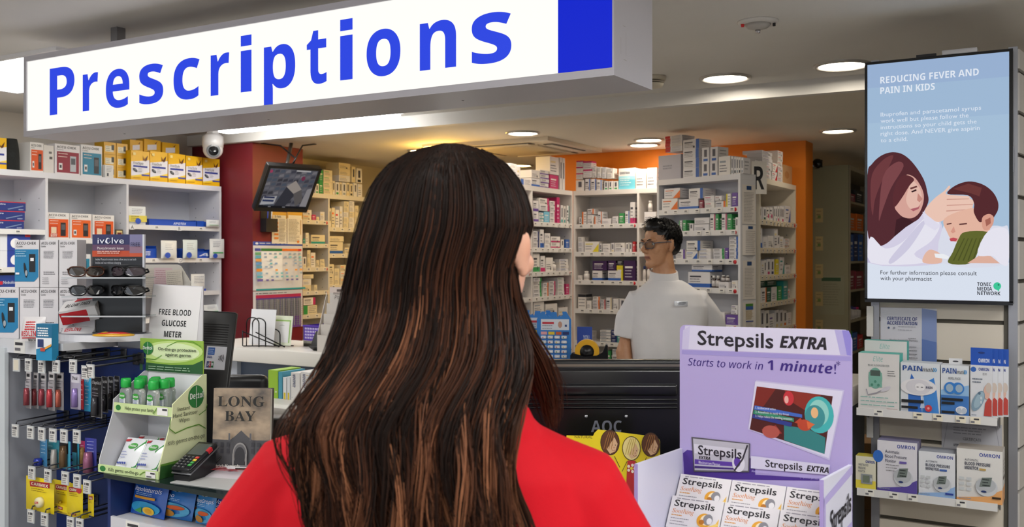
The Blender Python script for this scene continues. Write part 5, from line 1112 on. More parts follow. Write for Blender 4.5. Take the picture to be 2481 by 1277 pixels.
mb = MB(); mb.box(-w/2+0.0017, w/2-0.004, -0.0123, 0.0123, 0.002, h-0.003, C('#d9d2c2', 0.8)); mb.build('pages', t)
mb = MB(); q = P(672, 1010, 2.62); mb.rbox(-0.055, 0.04, -0.03, 0.05, 0, q.z-KZ, C('#26221e', 0.35), 0.004)
tag(mb.build('card_box', None, (q.x, q.y, KZ+0.0004), R_(20)), 'small dark box on the counter behind the grey book', 'box')
# payment terminal
p = onZ(468, 1158, KZ); t = thing('payment_terminal', 'black payment terminal with keypad and screen on the counter', 'card terminal', (p.x, p.y, KZ+0.001), R_(8)); t.scale = (0.70, 0.70, 0.70)
BK = C('#121316', 0.3); 
M0 = Matrix.Rotation(R_(34), 4, 'X')
mb = MB(); mb.slab([(0, 0), (0.14, 0), (0.14, 0.075), (0.125, 0.083), (0.01, 0.028), (0, 0.02)], -0.035, 0.035, BK); mb.v = [(-v[1], v[0]-0.06, v[2]) for v in mb.v]; mb.build('base', t)
M1 = Matrix.Translation((0, -0.06, 0.022)) @ Matrix.Rotation(R_(25), 4, 'X')
mb = MB(); mb.M = M1; mb.rbox(-0.042, 0.042, 0.0, 0.165, 0.006, 0.026, C('#17181c', 0.25), 0.007, 3); mb.rbox(-0.044, 0.044, -0.002, 0.167, 0.002, 0.008, C('#77787c', 0.3, 0.7), 0.003); mb.build('handset', t)
mb = MB(); mb.M = M1; mb.rbox(-0.033, 0.033, 0.085, 0.15, 0.024, 0.0268, C('#4c5250', 0.12), 0.001); mb.build('display', t)
for r in range(5):
    for c in range(4 if r < 4 else 3):
        if c == 3 and r == 0: pass
        mb = MB(); mb.M = M1; x = -0.027+c*0.018; y = 0.068-r*0.0145
        colr = '#2b2c31'
        if c == 3: colr = ['#c93a34', '#d9c23a', '#3a9a44', '#3a9a44'][r]
        mb.rbox(x-0.0072, x+0.0072, y-0.005, y+0.005, 0.0255, 0.0292, C(colr, 0.35), 0.001); mb.art((x-0.003, y-0.003, 0.0292), (1, 0, 0), (0, 1, 0), 0.006, 0.006, [('r', '#b9b9bd', 0.3, 0.2, 0.6, 0.9)]); mb.build('key', t)
mb = MB(); mb.M = M1; mb.rbox(0.03, 0.043, 0.11, 0.135, 0.012, 0.0275, C('#b8202c', 0.3), 0.002); mb.build('red_button', t)
mb = MB(); mb.tube([(0.02, 0.08, 0.03), (0.03, 0.13, 0.06), (0.06, 0.15, 0.03), (0.1, 0.17, 0.004)], 0.004, BLACK); mb.build('cable', t)
# mint strips packet by the book
p = onZ(565, 1150, KZ); mb = MB()
mb.grid(lambda u, v: (-0.075+0.15*u, -0.05+0.1*v, 0.001+0.012*math.sin(math.pi*u)*math.sin(math.pi*v)+0.003*math.sin(9*u)*math.sin(math.pi*v)), 12, 8, C('#c9c6cc', 0.15, coat=0.6))
mb.art((-0.07, -0.04, 0.015), (1, 0, 0), (0, 1, 0), 0.14, 0.085, [('p', '#e4e2e6', [(0, 0.5), (0.5, 0.75), (1, 0.98), (1, 0.8), (0.5, 0.52), (0.05, 0.3)]), ('t', '#c01f30', 'D-D', 0.55, 0.72, 0.14, 'b', 'l', 0.3), ('t', '#c01f30', 'Uzin', 0.1, 0.42, 0.16, 'bi', 'l', 0.35), ('p', '#e0dde2', [(0.05, 0.9), (0.5, 0.6), (0.6, 0.3), (0.45, 0.25), (0.35, 0.5), (0, 0.75)]), ('x', '#c0303c', 0.2, 0.9, 0.3, 0.05, 5, 0.03)])
tag(mb.build('ribbon_packet', None, (p.x, p.y, KZ+0.0005), R_(15)), 'crinkled clear packet with red printed white ribbon beside the book', 'packet')
mb = MB(); mb.box(-0.12, 0.16, -0.045, 0.05, 0, 0.0015, C('#c9cac9', 0.2)); p = onZ(535, 1172, KZ)
tag(mb.build('paper_strip', None, (p.x, p.y, KZ+0.0003), R_(6)), 'pale sheet lying on the glass counter in front of the book', 'paper')
# leaning customer screen
FSc = FrP(535, 3.0, R_(33)); t = thing('customer_screen', 'black back of a leaning counter screen with a payment sticker', 'monitor', FSc.pt(FSc.u(545)-0.055, 0, 0.82), (0, 0, FSc.phi))
mb = MB(); mb.M = Matrix.Rotation(R_(3.5), 4, 'Y') @ Matrix.Rotation(R_(-14), 4, 'X')
ztop = FSc.z(530, 760)-0.82
mb.rbox(-0.13, 0.028, 0, 0.028, 0.02, ztop*1.03, C('#121214', 0.35), 0.005)
for k in range(9): mb.box(-0.1, 0.01, -0.0005, 0, ztop-0.03-0.008*k, ztop-0.027-0.008*k, C('#060607', 0.6))
mb.build('screen_back', t)
mb = MB(); mb.M = Matrix.Rotation(R_(3.5), 4, 'Y') @ Matrix.Rotation(R_(-14), 4, 'X'); mb.box(-0.052, 0.012, -0.0016, -0.0006, 0.345, 0.42, C('#dcdde4', 0.4))
mb.art((-0.052, -0.0016, 0.345), (1, 0, 0), (0, 0, 1), 0.064, 0.075, [('r', '#2f62b4', 0.08, 0.62, 0.42, 0.94), ('x', '#9ab8e4', 0.1, 0.4, 0.86, 0.7, 3, 0.04), ('x', '#3a4a8a', 0.08, 0.36, 0.56, 0.5, 2, 0.03), ('r', '#28397a', 0.1, 0.08, 0.2, 0.34), ('r', '#a02a3a', 0.22, 0.08, 0.32, 0.34), ('r', '#2f7a4a', 0.34, 0.08, 0.44, 0.34), ('t', '#e8e8ee', 'JCB', 0.12, 0.16, 0.11, 'b', 'l', 0.3)] +
       [('l', '#1a1a20', [(0.66+k*0.07, 0.42-k*0.025), (0.69+k*0.075, 0.5), (0.66+k*0.07, 0.58+k*0.025)], 0.025) for k in range(4)]); mb.build('payment_sticker', t)
mb = MB(); mb.rbox(-0.12, 0.05, -0.05, 0.12, 0.0, 0.012, BLACK, 0.004); mb.box(-0.07, -0.03, 0.02, 0.04, 0.012, 0.14, BLACK); mb.build('stand', t)
mb = MB(); q = FSc.pt(FSc.u(540), 0, 0); mb.rbox(-0.35, 0.45, -0.2, 0.35, 0.78, 0.8185, C('#6a6560', 0.5), 0.004); o = thing('till_desk', 'till desk behind the counter end carrying the leaning screen', 'desk', (q.x, max(q.y, 2.15), 0), 0); mb.build('desk_top', o)
for x in (-0.33, 0.4):
    mb = MB(); mb.box(x, x+0.03, -0.18, 0.33, 0, 0.7795, C('#5f5a55')); mb.build('side_panel', o)
# free meter notice on its stand with loose prescriptions
FN = FrP(440, 2.69, R_(28)); zb = FN.z(440, 915)
u0, u1, h = FN.u(377), FN.u(500), FN.z(440, 692)-zb; w = u1-u0
t = thing('notice_stand', 'white leaning notice stand reading FREE BLOOD GLUCOSE METER', 'notice', FN.pt((u0+u1)/2-0.034, 0, zb), (R_(-8), R_(2.6), FN.phi))
mb = MB(); mb.slab([(-w/2, 0), (w/2+0.022, 0), (w/2, h*1.01), (-w/2, h*1.01)], 0, 0.006, C('#cfcdd2', 0.5)); mb.build('board', t)
mb = MB(); mb.box(-w/2+0.002, w/2-0.003, -0.0012, -0.0003, 0.002, h, C('#e6e4e6', 0.6))
mb.art((-w/2+0.002, -0.0012, 0.002), (1, 0, 0), (0, 0, 1), w-0.005, h, [('t', '#1b1b1f', 'FREE BLOOD', 0.5, 0.67, 0.062, 'b', 'c', 0.66), ('t', '#1b1b1f', 'GLUCOSE', 0.5, 0.55, 0.062, 'b', 'c', 0.5), ('t', '#1b1b1f', 'METER', 0.5, 0.43, 0.062, 'b', 'c', 0.36)]); mb.build('paper', t)
mb = MB(); mb.box(0.0, w/2-0.015, 0.0065, 0.03, -(zb-KZ-0.004), -0.002, C('#b9b7bc', 0.5)); mb.build('stand_leg', t)
FN2 = FrP(430, 2.88, R_(28)); zb = FN2.z(430, 720); u0, u1 = FN2.u(366), FN2.u(482); w = u1-u0; h = FN2.z(430, 641)-zb
t = thing('script_holder', 'clear round cornered holder of loose pink and white prescriptions behind the notice', 'paper holder', FN2.pt((u0+u1)/2-0.03, 0, zb), (0, 0, FN2.phi))
out = [(-w/2, 0), (w/2, 0), (w/2, h*0.45), (w*0.44, h*0.6), (w*0.3, h*0.95), (w*0.22, h), (-w/2, h)]
mb = MB(); mb.slab(out, 0.012, 0.016, C('#d0ccc4', 0.3)); mb.build('back_board', t)
mb = MB(); mb.box(-0.02, 0.02, 0.0165, 0.03, -(zb-0.8205), h*0.3, C('#b9b7bc', 0.5)); mb.build('stand_leg', t)
for i, (x, wd, hh, c, k, lab) in enumerate([(-0.045, 0.05, 0.084, '#cfc6ba', '#b9b0a8', 'cream prescription slip at the outer end of the holder'), (-0.01, 0.055, 0.086, '#d6bdc0', '#b88a92', 'pink lined prescription slip in the middle of the holder'), (0.03, 0.05, 0.08, '#d2cabc', '#a8a094', 'cream prescription slip in front at the round corner of the holder')]):
    mb = MB(); y = 0.010-i*0.003; mb.box(-wd/2, wd/2, -0.0006, 0, 0, hh, C(c, 0.7)); mb.art((-wd/2, -0.0006, 0), (1, 0, 0), (0, 0, 1), wd, hh, [('x', k, 0.08, 0.95, 0.9, 0.1, 12, 0.02)])
    p = FN2.pt((u0+u1)/2+x-0.03, -y, zb+0.002); tag(mb.build('prescription_slip', None, p, (0, R_([-2, 1, -4][i]), FN2.phi)), lab, 'paper slip', 'prescription slips')

# ================================================================== gondola with hooks
GX0, GX1, GY0, GY1, GZ = -2.594, -2.20, 1.60, 1.76, 1.283
t = thing('hook_gondola', 'white topped gondola end with dark blue back panel and rows of hooks', 'shop fitting', (0, 0, 0))
mb = MB(); mb.box(GX0, GX1-0.002, GY1, GY1+0.02, 0, GZ-0.0205, BLUEP); mb.build('back_panel', t)
mb = MB(); mb.box(GX0-0.02, GX0, GY0+0.012, GY1+0.02, 0, GZ-0.0205, noisy('gondola_side', '#8d919a', '#969aa3', 2, 0.5)); mb.build('side_panel', t)
mb = MB(); mb.box(GX0-0.024, GX0+0.002, GY0, GY0+0.0115, 0, GZ-0.0205, C('#c8cfd6', 0.4)); mb.build('front_edge', t)
mb = MB(); mb.box(-3.0, -2.36, GY0+0.02, 1.93, GZ-0.02, GZ, C('#d2d3d8', 0.35)); mb.build('top_board', t)
mb = MB(); mb.box(-3.0, -2.40, GY0+0.008, GY0+0.0195, GZ-0.034, GZ+0.004, C('#cfd1d8', 0.3))
mb.art((-2.56, GY0+0.008, GZ-0.034), (1, 0, 0), (0, 0, 1), 0.05, 0.038, [('r', '#dcdbd8', 0, 0, 1, 1), ('r', '#34343a', 0.1, 0.6, 0.8, 0.8), ('r', '#6b6a70', 0.1, 0.2, 0.6, 0.4)]); mb.build('price_rail', t)
mb = MB(); mb.box(-3.0, -2.62, 1.90, 1.92, 0, GZ-0.0205, C('#8d919a')); mb.build('rear_panel', t)
# half round shelf for the sunglasses
cc = onZ(262, 818, GZ+0.004); rr = 0.142
out = []
for k in range(25):
    a = math.pi*(1+k/24); out.append((rr*math.cos(a), rr*0.78*math.sin(a)))
out += [(rr, 0.06), (-rr, 0.06)]
t2 = thing('round_shelf', 'white half round shelf holding the sunglasses stand', 'shelf', (cc.x, cc.y, GZ+0.0005), R_(22))
mb = MB(); mb.plate(out, 0, 0.0188, C('#dcdce2', 0.35)); mb.build('board', t2)
mb = MB(); mb.plate([(x*0.985, y*0.985) for x, y in out], 0.0189, 0.02, C('#7d808c', 0.4)); mb.build('top_sheet', t2)
mb = MB(); mb.box(0.03, 0.1, 0.0, 0.055, -0.06, -0.0005, C('#c9cad0', 0.4)); mb.build('bracket', t2)
SZ = GZ+0.021
# rods, tickets and packs
RODM = C('#4c4d52', 0.4, 0.8)
def hook_row(zpx, rows, lab):
    """rows: (ticket px, ticket py, list of pack kinds)"""
TIPY = GY0+0.005
FTip = Fr((0, TIPY), 0)
def hook(px, py, label, blank=False, L=None):
    u, zz = FTip.hit(px, py)
    t = thing('display_hook', label, 'hook', (u, GY1, zz), 0, 'metal display hooks with price tickets')
    Lh = GY1-TIPY-0.001
    mb = MB(); mb.tube([(0, -0.0005, 0.016), (0, -Lh, 0.012)], 0.0022, RODM, 6); mb.tube([(0, -0.0005, 0.03), (0, -Lh, 0.026), (0, -Lh-0.002, 0.018)], 0.002, RODM, 6); mb.rbox(-0.012, 0.012, -0.004, -0.0003, 0.005, 0.035, RODM, 0.001); mb.build('rod', t)
    mb = MB(); w, h = 0.03, 0.036; mb.box(-w/2, w/2, -Lh-0.006, -Lh-0.003, -h/2, h/2, C('#c4c7ca', 0.15)); 
    mb.art((-w/2, -Lh-0.006, -h/2), (1, 0, 0), (0, 0, 1), w, h, [('r', '#d9d2c0' if blank else '#dcdad6', 0.12, 0.1, 0.88, 0.9)] + ([] if blank else [('r', '#4a494e', 0.45, 0.62, 0.82, 0.8), ('r', '#6a696f', 0.2, 0.62, 0.38, 0.8), ('x', '#77767c', 0.2, 0.8, 0.5, 0.2, 3, 0.06)])); mb.build('price_ticket', t)
    return u, zz
def pack(px0, px1, py0, py1, dy, kind, label, group):
    fr = FTip.off(-dy); uc, w, zb, h = fr.ext(px0, px1, py0, py1)
    t = thing('blister_pack', label, 'blister pack', fr.pt(uc, 0, zb), R_(random.uniform(-6, 6)), group)
    body, ops, item = kind
    mb = MB(); mb.rbox(-w/2, w/2, 0, 0.0012, 0, h, C(body, 0.4), 0.0005, 1); mb.art((-w/2, 0, 0), (1, 0, 0), (0, 0, 1), w, h, ops); mb.build('card', t)
    if item:
        kd, c, x, z0, z1, r = item
        mb = MB()
        if kd == 'tube': mb.tube([(x*w, -r*0.8, z0*h), (x*w, -r*0.8, z0*h+(z1-z0)*h*0.6), (x*w, -r*0.8, z1*h)], [r, r, r*0.8], C(c, 0.25, 0.3), 10)
        else: mb.lathe([(r, 0), (r*1.05, 0.006), (r*0.95, 0.012), (r*0.4, 0.014)], C(c, 0.3), 20); mb.v = [(v[0]+x*w, -v[2], v[1]+z0*h) for v in mb.v]; 
        mb.build('product', t)
        if kd == 'disc':
            mb = MB(); mb.art((x*w-r*0.7, -0.0142, z0*h-r*0.4), (1, 0, 0), (0, 0, 1), r*1.4, r*0.8, [('p', '#c02a2a', [(0.1, 0.2), (0.9, 0.35), (0.85, 0.85), (0.05, 0.7)]), ('t', '#f2e8d0', 'CARMEX', 0.14, 0.42, 0.22, 'b', 'l', 0.7)]); mb.build('product_label', t)
LIP = lambda c: ('#8f8b90', [('r', '#d8d4d6', 0.1, 0.78, 0.9, 0.98), ('r', '#2b2a2e', 0.2, 0.84, 0.75, 0.92), ('p', '#b4b0b6', [(0, 0.4), (1, 0.5), (1, 0.78), (0, 0.72)]), ('x', '#6a666c', 0.15, 0.85, 0.7, 0.5, 3, 0.02)], ('tube', c, 0.0, 0.1, 0.55, 0.008))
CHAP = ('#15151a', [('l', '#d4d4d8', [(0.03, 0.01), (0.97, 0.01), (0.97, 0.99), (0.03, 0.99), (0.03, 0.01)], 0.008), ('t', '#e4e4e8', 'ChapStick', 0.1, 0.82, 0.075, 'si', 'l', 0.8), ('t', '#b9b9c0', 'Classic', 0.15, 0.68, 0.05, 'si', 'l', 0.5), ('x', '#9a9aa2', 0.15, 0.8, 0.6, 0.54, 2, 0.012)], ('tube', '#3a3a40', 0.0, 0.06, 0.5, 0.009))
BLUP = ('#2f9ac8', [('t', '#eef2f4', 'Chap', 0.1, 0.85, 0.08, 'si', 'l', 0.6), ('x', '#d4eaf4', 0.15, 0.8, 0.72, 0.2, 6, 0.012)], None)
CARM = ('#e8cf1c', [('p', '#a8242c', [(0.15, 0.7), (0.85, 0.74), (0.85, 0.9), (0.13, 0.86)]), ('t', '#f4ecd8', 'CARMEX', 0.2, 0.75, 0.085, 'b', 'l', 0.6), ('x', '#8a6a10', 0.2, 0.8, 0.66, 0.6, 2, 0.015)])
g = 'lip balm packs on the top hooks'
for i, (px, py, bl) in enumerate([(43, 884, True), (72, 884, False), (104, 888, False), (139, 888, False), (180, 887, False), (210, 902, False), (222, 899, False)]):
    hook(px, py, f'chrome hook with a {"blank" if bl else "printed"} price ticket, {ORD[i]} along the top row from the white edge', bl)
for i, (x0, x1, y0, y1, dy, k) in enumerate([
    (62, 76, 898, 990, 0.03, LIP('#8a3a44')), (80, 94, 902, 990, 0.05, LIP('#7a3238')), (98, 112, 903, 990, 0.06, LIP('#a04450')), (116, 134, 900, 995, 0.045, LIP('#b83a44')), (136, 154, 902, 994, 0.06, LIP('#c86a58')), (170, 196, 906, 992, 0.035, ('#a9a2b8', [('r', '#d6d2de', 0.1, 0.75, 0.9, 0.98), ('t', '#26242c', 'Petal', 0.2, 0.83, 0.1, 's', 'l', 0.5)], ('tube', '#8f7ab8', 0.1, 0.08, 0.6, 0.008))),
    (192, 203, 913, 992, 0.09, ('#b82630', [('x', '#f0dcd8', 0.2, 0.8, 0.9, 0.3, 5, 0.02)], None)), (204, 220, 912, 997, 0.06, BLUP), (219, 250, 913, 1012, 0.03, CHAP), (246, 262, 912, 1000, 0.07, CHAP), (262, 276, 912, 995, 0.10, CHAP), (276, 290, 911, 985, 0.125, CHAP)]):
    pack(x0, x1, y0, y1, dy, k, ['slim silver lip stick pack', 'lilac lip stick pack', 'red strip pack', 'sky blue balm pack', 'black framed balm pack'][0 if i < 5 else min(4, i-4)] + f', {ORD[i]} along the top hooks from the white edge', g)
g = 'cosmetic packs on the middle hooks'
for i, (px, py) in enumerate([(40, 1043), (77, 1047), (104, 1051), (131, 1054), (158, 1056), (189, 1057)]):
    hook(px, py, f'chrome hook with a price ticket, {ORD[i]} along the middle row from the white edge')
for i, (x0, x1, y0, y1, dy, k, lab) in enumerate([
    (96, 114, 1064, 1130, 0.03, ('#3f7fae', [('x', '#c4dcec', 0.2, 0.8, 0.9, 0.5, 4, 0.02)], ('tube', '#2a3a9a', -0.3, 0.05, 0.3, 0.012)), 'blue card pack with navy tube'),
    (116, 142, 1066, 1132, 0.05, ('#2a7a8a', [('x', '#9ac8d0', 0.1, 0.5, 0.9, 0.5, 4, 0.02)], ('tube', '#c4c2be', 0.25, 0.0, 0.68, 0.009)), 'teal card pack with silver tube'),
    (144, 172, 1068, 1136, 0.035, ('#3f9ab8', [('r', '#16161a', 0, 0.55, 0.8, 1)], ('tube', '#6a5238', 0.1, 0.1, 0.85, 0.011)), 'black and sky blue pack with brown tube'),
    (174, 192, 1070, 1136, 0.07, ('#3fa4c4', [('r', '#16161a', 0, 0.6, 0.7, 1), ('r', '#14324a', 0.7, 0, 0.8, 1)], None), 'black and sky blue pack without a tube'),
    (193, 206, 1068, 1128, 0.09, ('#b83a6a', [('x', '#f0c8d8', 0.2, 0.8, 0.8, 0.4, 3, 0.03)], ('tube', '#d9b070', 0.2, 0.0, 0.75, 0.009)), 'pink pack with gold tube'),
    (207, 232, 1062, 1142, 0.06, ('#3a3f9a', [('x', '#a8ace0', 0.2, 0.8, 0.9, 0.6, 4, 0.02)], ('tube', '#a86a8a', 0.05, 0.0, 0.6, 0.013)), 'navy pack with mauve tube')]):
    pack(x0, x1, y0, y1, dy, k, f'{lab}, hanging {ORD[i]} along the middle hooks', g)
g = 'yellow balm packs on the lower hooks'
for i, (px, py) in enumerate([(80, 1145), (119, 1152), (161, 1158), (190, 1165), (214, 1179)]): hook(px, py, f'chrome hook with a price ticket, {ORD[i]} along the lower row from the white edge')
for i, (px, py) in enumerate([(78, 1250), (111, 1258), (174, 1268), (196, 1272)]): hook(px, py, f'chrome hook with a price ticket, {ORD[i]} along the lowest row from the white edge')
pack(64, 130, 1158, 1240, 0.012, (CARM[0], CARM[1], ('disc', '#e0d8b0', 0.05, 0.3, 0, 0.014)), 'yellow balm card with a round pot, nearest the white edge on the lower hooks', g)
pack(128, 172, 1165, 1245, 0.05, (CARM[0], CARM[1], ('tube', '#c8a818', 0.0, 0.06, 0.4, 0.006)), 'yellow balm card with a stick, second from the white edge on the lower hooks', g)
pack(164, 198, 1172, 1245, 0.022, (CARM[0], CARM[1] + [('e', '#c0323a', 0.8, 0.8, 0.16, 0.1)], None), 'yellow balm card with a cherry spot, third from the white edge', g)
pack(212, 228, 1196, 1250, 0.03, (CARM[0], CARM[1], None), 'narrow yellow balm card beside the blue counter post', g)
for i, (x0, x1, y0, y1, lab) in enumerate([(122, 160, 1227, 1242, 'flat yellow balm carton lying under the second balm card'), (152, 194, 1240, 1256, 'flat yellow balm carton lying under the cherry balm card')]):
    fr = FTip.off(-0.02); uc, w, zb, h = fr.ext(x0, x1, y0, y1)
    carton('balm_carton', lab, 'balm box', fr.pt(uc, -0.02, zb), R_(-6), w, 0.02, h, '#e6cd1c', [('p', '#a8242c', [(0.25, 0.3), (0.6, 0.3), (0.6, 0.8), (0.25, 0.8)]), ('t', '#f4ecd8', 'CARMEX', 0.28, 0.45, 0.24, 'b', 'l', 0.28)], group=g)
pack(150, 218, 838, 872, 0.10, ('#15151a', [('x', '#d0d0d4', 0.1, 0.5, 0.3, 0.15, 2, 0.06), ('p', '#b4b6ba', [(0.2, 0.5), (0.7, 0.6), (0.95, 1), (0.2, 1)]), ('r', '#26356a', 0.72, 0.5, 1, 1)], None), 'black and grey packet hanging under the round shelf', 'packs under the round shelf')
hook(215, 880, 'bare chrome hook with a ticket under the round shelf') if False else None

# ================================================================== meter boxes and loose packs on the gondola
FA = FrP(100, 2.74, R_(26)); 
def guide(front):
    o = [('t', '#17171b', 'ACCU-CHEK', 0.06, 0.90, 0.055, 'b', 'l', 0.82), ('t', '#3a3a40', 'Guide', 0.06, 0.845, 0.038, '', 'l', 0.26)]
    if front: o += [('p', '#1a78a8', [(0.0, 0.12), (0.8, 0.12), (0.98, 0.22), (0.98, 0.8), (0.0, 0.8)]), ('r', '#14161c', 0.6, 0.32, 0.86, 0.7), ('r', '#e8e8ec', 0.66, 0.55, 0.8, 0.62), ('t', '#f2f4f6', '5.8', 0.66, 0.56, 0.05, 'b', 'l', 0.14), ('e', '#14161c', 0.45, 0.36, 0.05, 0.16, 0.15), ('e', '#9aa2aa', 0.5, 0.3, 0.05, 0.06), ('x', '#b9dcec', 0.06, 0.5, 0.76, 0.66, 3, 0.012), ('r', '#e4e6ea', 0.06, 0.27, 0.22, 0.31)]
    else: o += [('x', '#66656c', 0.2, 0.8, 0.76, 0.62, 6, 0.009), ('x', '#55545a', 0.2, 0.9, 0.32, 0.28, 2, 0.014), ('x', '#77767c', 0.14, 0.6, 0.2, 0.08, 4, 0.01)]
    return o
rows = [(GZ, 813, 697, [(-20, 46, 1), (48, 95, 0), (96.5, 141, 0), (143, 187, 0)], 'bottom'), (None, 692, 578, [(36, 95, 1), (97, 141, 0), (143, 187, 0)], 'upper')]
hA = FA.z(100, 697)-GZ-0.0005; hB = FA.z(100, 579)-FA.z(100, 694)
for r, (zz, yb, yt, bx, nm) in enumerate(rows):
    for i, (x0, x1, fr_) in enumerate(bx):
        uc, w, _, _ = FA.ext(x0, x1, 600, 610)
        z0 = GZ+0.0005 if r == 0 else GZ+0.0005+hA+0.001
        dd = 0.05 if not fr_ else 0.05
        carton('meter_box', f'white glucose meter box with {"blue meter picture" if fr_ else "printed side panel"}, {ORD[i]} along the {nm} row on the gondola', 'box', FA.pt(uc, -dd/2, z0), FA.phi, w*0.985, dd, hA if r == 0 else hB, '#d3d0d4', guide(fr_), group='white glucose meter boxes on the gondola')
mb = MB(); q = FrP(30, 2.95, R_(26)); uc, w, zb, h = q.ext(-15, 36, 640, 700)
mb.slab([(-0.12, 0), (0.03, 0), (0.03, 0.10), (-0.12, 0.0)], 0, 0.004, CLEAR); mb.build('x') if False else None
# breath tester packs
FG = FrP(90, 2.62, R_(26))
uc, w, _, _ = FG.ext(49, 104, 700, 710); 
mb = MB(); pouch(mb, w, 0.068, 0.03, C('#d6d2d4', 0.35), [('t', '#c2202c', 'REDLINE', 0.06, 0.18, 0.2, 'b', 'l', 0.8), ('r', '#c2202c', 0.1, 0.1, 0.95, 0.14), ('x', '#c2202c', 0.25, 0.75, 0.75, 0.45, 4, 0.05), ('t', '#3a3a3e', 'BREATHALYSER', 0.4, 0.0, 0.09, '', 'l', 0.58)])
tag(mb.build('breath_tester_packet', None, FG.pt(uc, 0.0, GZ+0.004), (R_(-14), 0, FG.phi)), 'white and red breath tester packet leaning upright at the board edge', 'packet', 'breath tester packets')
q = onZ(128, 770, GZ+0.045)
mb = MB(); pouch(mb, 0.095, 0.07, 0.03, C('#d9d5d6', 0.35), [('t', '#c2202c', 'REDLINE', 0.1, 0.3, 0.14, 'b', 'l', 0.5), ('x', '#55545a', 0.1, 0.8, 0.8, 0.6, 3, 0.03)])
tag(mb.build('breath_tester_packet', None, (q.x, q.y, GZ+0.022), (R_(-68), 0, R_(16))), 'white breath tester packet lying flat on another packet', 'packet', 'breath tester packets')
uc, w, _, _ = FG.ext(112, 190, 700, 710)
mb = MB(); pouch(mb, w, 0.05, 0.025, C('#cfccd0', 0.35), [('t', '#c2202c', 'REDLINE', 0.12, 0.45, 0.24, 'b', 'l', 0.55)])
tag(mb.build('breath_tester_packet', None, FG.pt(uc, -0.06, GZ+0.002), (R_(-40), 0, FG.phi)), 'white breath tester packet slumped under the red carton', 'packet', 'breath tester packets')
q = FG.pt(FG.u(158), -0.10, GZ+0.065)
t = carton('tilted_carton', 'white and red carton reading BLOW THIS tilted over the packets', 'box', q, FG.phi, 0.10, 0.065, 0.042, '#d6d3d4', [('r', '#b81f2a', 0, 0, 0.75, 0.85)], top=[('t', '#17171b', 'BLOW THIS', 0.12, 0.3, 0.3, 'bi', 'l', 0.7), ('p', '#b81f2a', [(0.3, 0.75), (0.95, 0.8), (1, 1), (0.35, 1)])])
t.rotation_euler = (R_(24), R_(-10), FG.phi + R_(8))
mb = MB(); mb.box(-0.03, 0.03, -0.02, 0.02, 0, 0.06, C('#cfccd0')); tag(mb.build('small_carton', None, FG.pt(FG.u(165), -0.105, GZ+0.0005), FG.phi), 'pale carton propping up the tilted red carton', 'box')
FN3 = Fr((0, GY0+0.0), 0); uc, w, zb, h = FN3.ext(101, 137, 784, 872)
carton('supplement_box', 'narrow white and blue supplement box clipped to the gondola edge', 'box', FN3.pt(uc, 0.005, zb), R_(10), w*0.85, 0.022, h, '#2386b4', [('r', '#22688e', 0, 0.62, 1, 1), ('x', '#e4ecf0', 0.1, 0.9, 0.88, 0.68, 4, 0.035), ('p', '#dfe2e6', [(0, 0.3), (1, 0.42), (1, 0.62), (0, 0.62)]), ('r', '#2a3a6a', 0.12, 0.36, 0.5, 0.58), ('r', '#b84a3a', 0.3, 0.25, 0.6, 0.34), ('p', '#e0a03c', [(0.6, 0.36), (1, 0.46), (1, 0.4), (0.6, 0.3)])])
# sunglasses stand
FSg = FrP(286, 2.70, R_(30.5)); sb = SZ
u0, u1 = FSg.u(224), FSg.u(349); w = u1-u0; uc = (u0+u1)/2; H = FSg.z(286, 568)-sb
t = thing('sunglasses_stand', 'black and clear sunglasses stand headed ivolve on the round shelf', 'display stand', FSg.pt(uc, 0, sb), FSg.phi)
zh = FSg.z(286, 641)-sb
mb = MB(); mb.box(-w/2, w/2, 0, 0.004, 0, zh, C('#0e0f12', 0.3)); mb.box(w/2-0.002, w/2+0.003, -0.006, 0.004, 0, H, C('#c9ccd4', 0.3)); mb.build('back_panel', t)
mb = MB(); mb.box(-w/2, w/2-0.0025, 0, 0.003, zh+0.0002, H, C('#14151c', 0.3))
mb.art((-w/2, 0, zh), (1, 0, 0), (0, 0, 1), w-0.0025, H-zh, [('r', '#23285a', 0, 0.26, 0.74, 1), ('r', '#5a3a5a', 0, 0.26, 0.74, 0.66), ('r', '#b8441e', 0, 0.26, 0.74, 0.46), ('r', '#77749a', 0.74, 0.26, 1, 1), ('r', '#c4502a', 0.74, 0.26, 1, 0.38), ('r', '#8a6a80', 0.74, 0.38, 1, 0.6), ('t', '#dfe2ee', 'ivolve', 0.11, 0.7, 0.2, '', 'l', 0.52), ('e', '#dfe2ee', 0.315, 0.79, 0.042, 0.1), ('e', '#23285a', 0.328, 0.79, 0.028, 0.075), ('t', '#e8e0e4', 'Photochromatic lenses', 0.11, 0.5, 0.09, '', 'l', 0.52), ('x', '#f0d8cc', 0.11, 0.62, 0.44, 0.38, 2, 0.025), ('t', '#24204a', 'FREE', 0.77, 0.6, 0.13, '', 'l', 0.18), ('t', '#b9bcc4', 'ivolve Photochromatic lenses allow you to see both', 0.08, 0.14, 0.07, '', 'l', 0.8), ('t', '#b9bcc4', 'inside and out without changing', 0.08, 0.03, 0.07, '', 'l', 0.5)]); mb.build('header_card', t)
mb = MB(); mb.box(-w/2-0.005, w/2+0.005, -0.014, 0.005, 0, 0.003, C('#2b2c34', 0.3)); mb.build('foot', t)
xa, xb = FSg.u(180)-uc, FSg.u(378)-uc
for y in (671, 716, 762):
    zz = FSg.z(286, y)-sb; mb = MB(); mb.box(xa, xb, -0.075, -0.0005, zz-0.003, zz+0.001, CLEAR); mb.box(xa, xb, -0.0775, -0.0755, zz-0.003, zz+0.001, C('#a9acb0', 0.08, coat=1.0)); mb.build('clear_shelf', t)
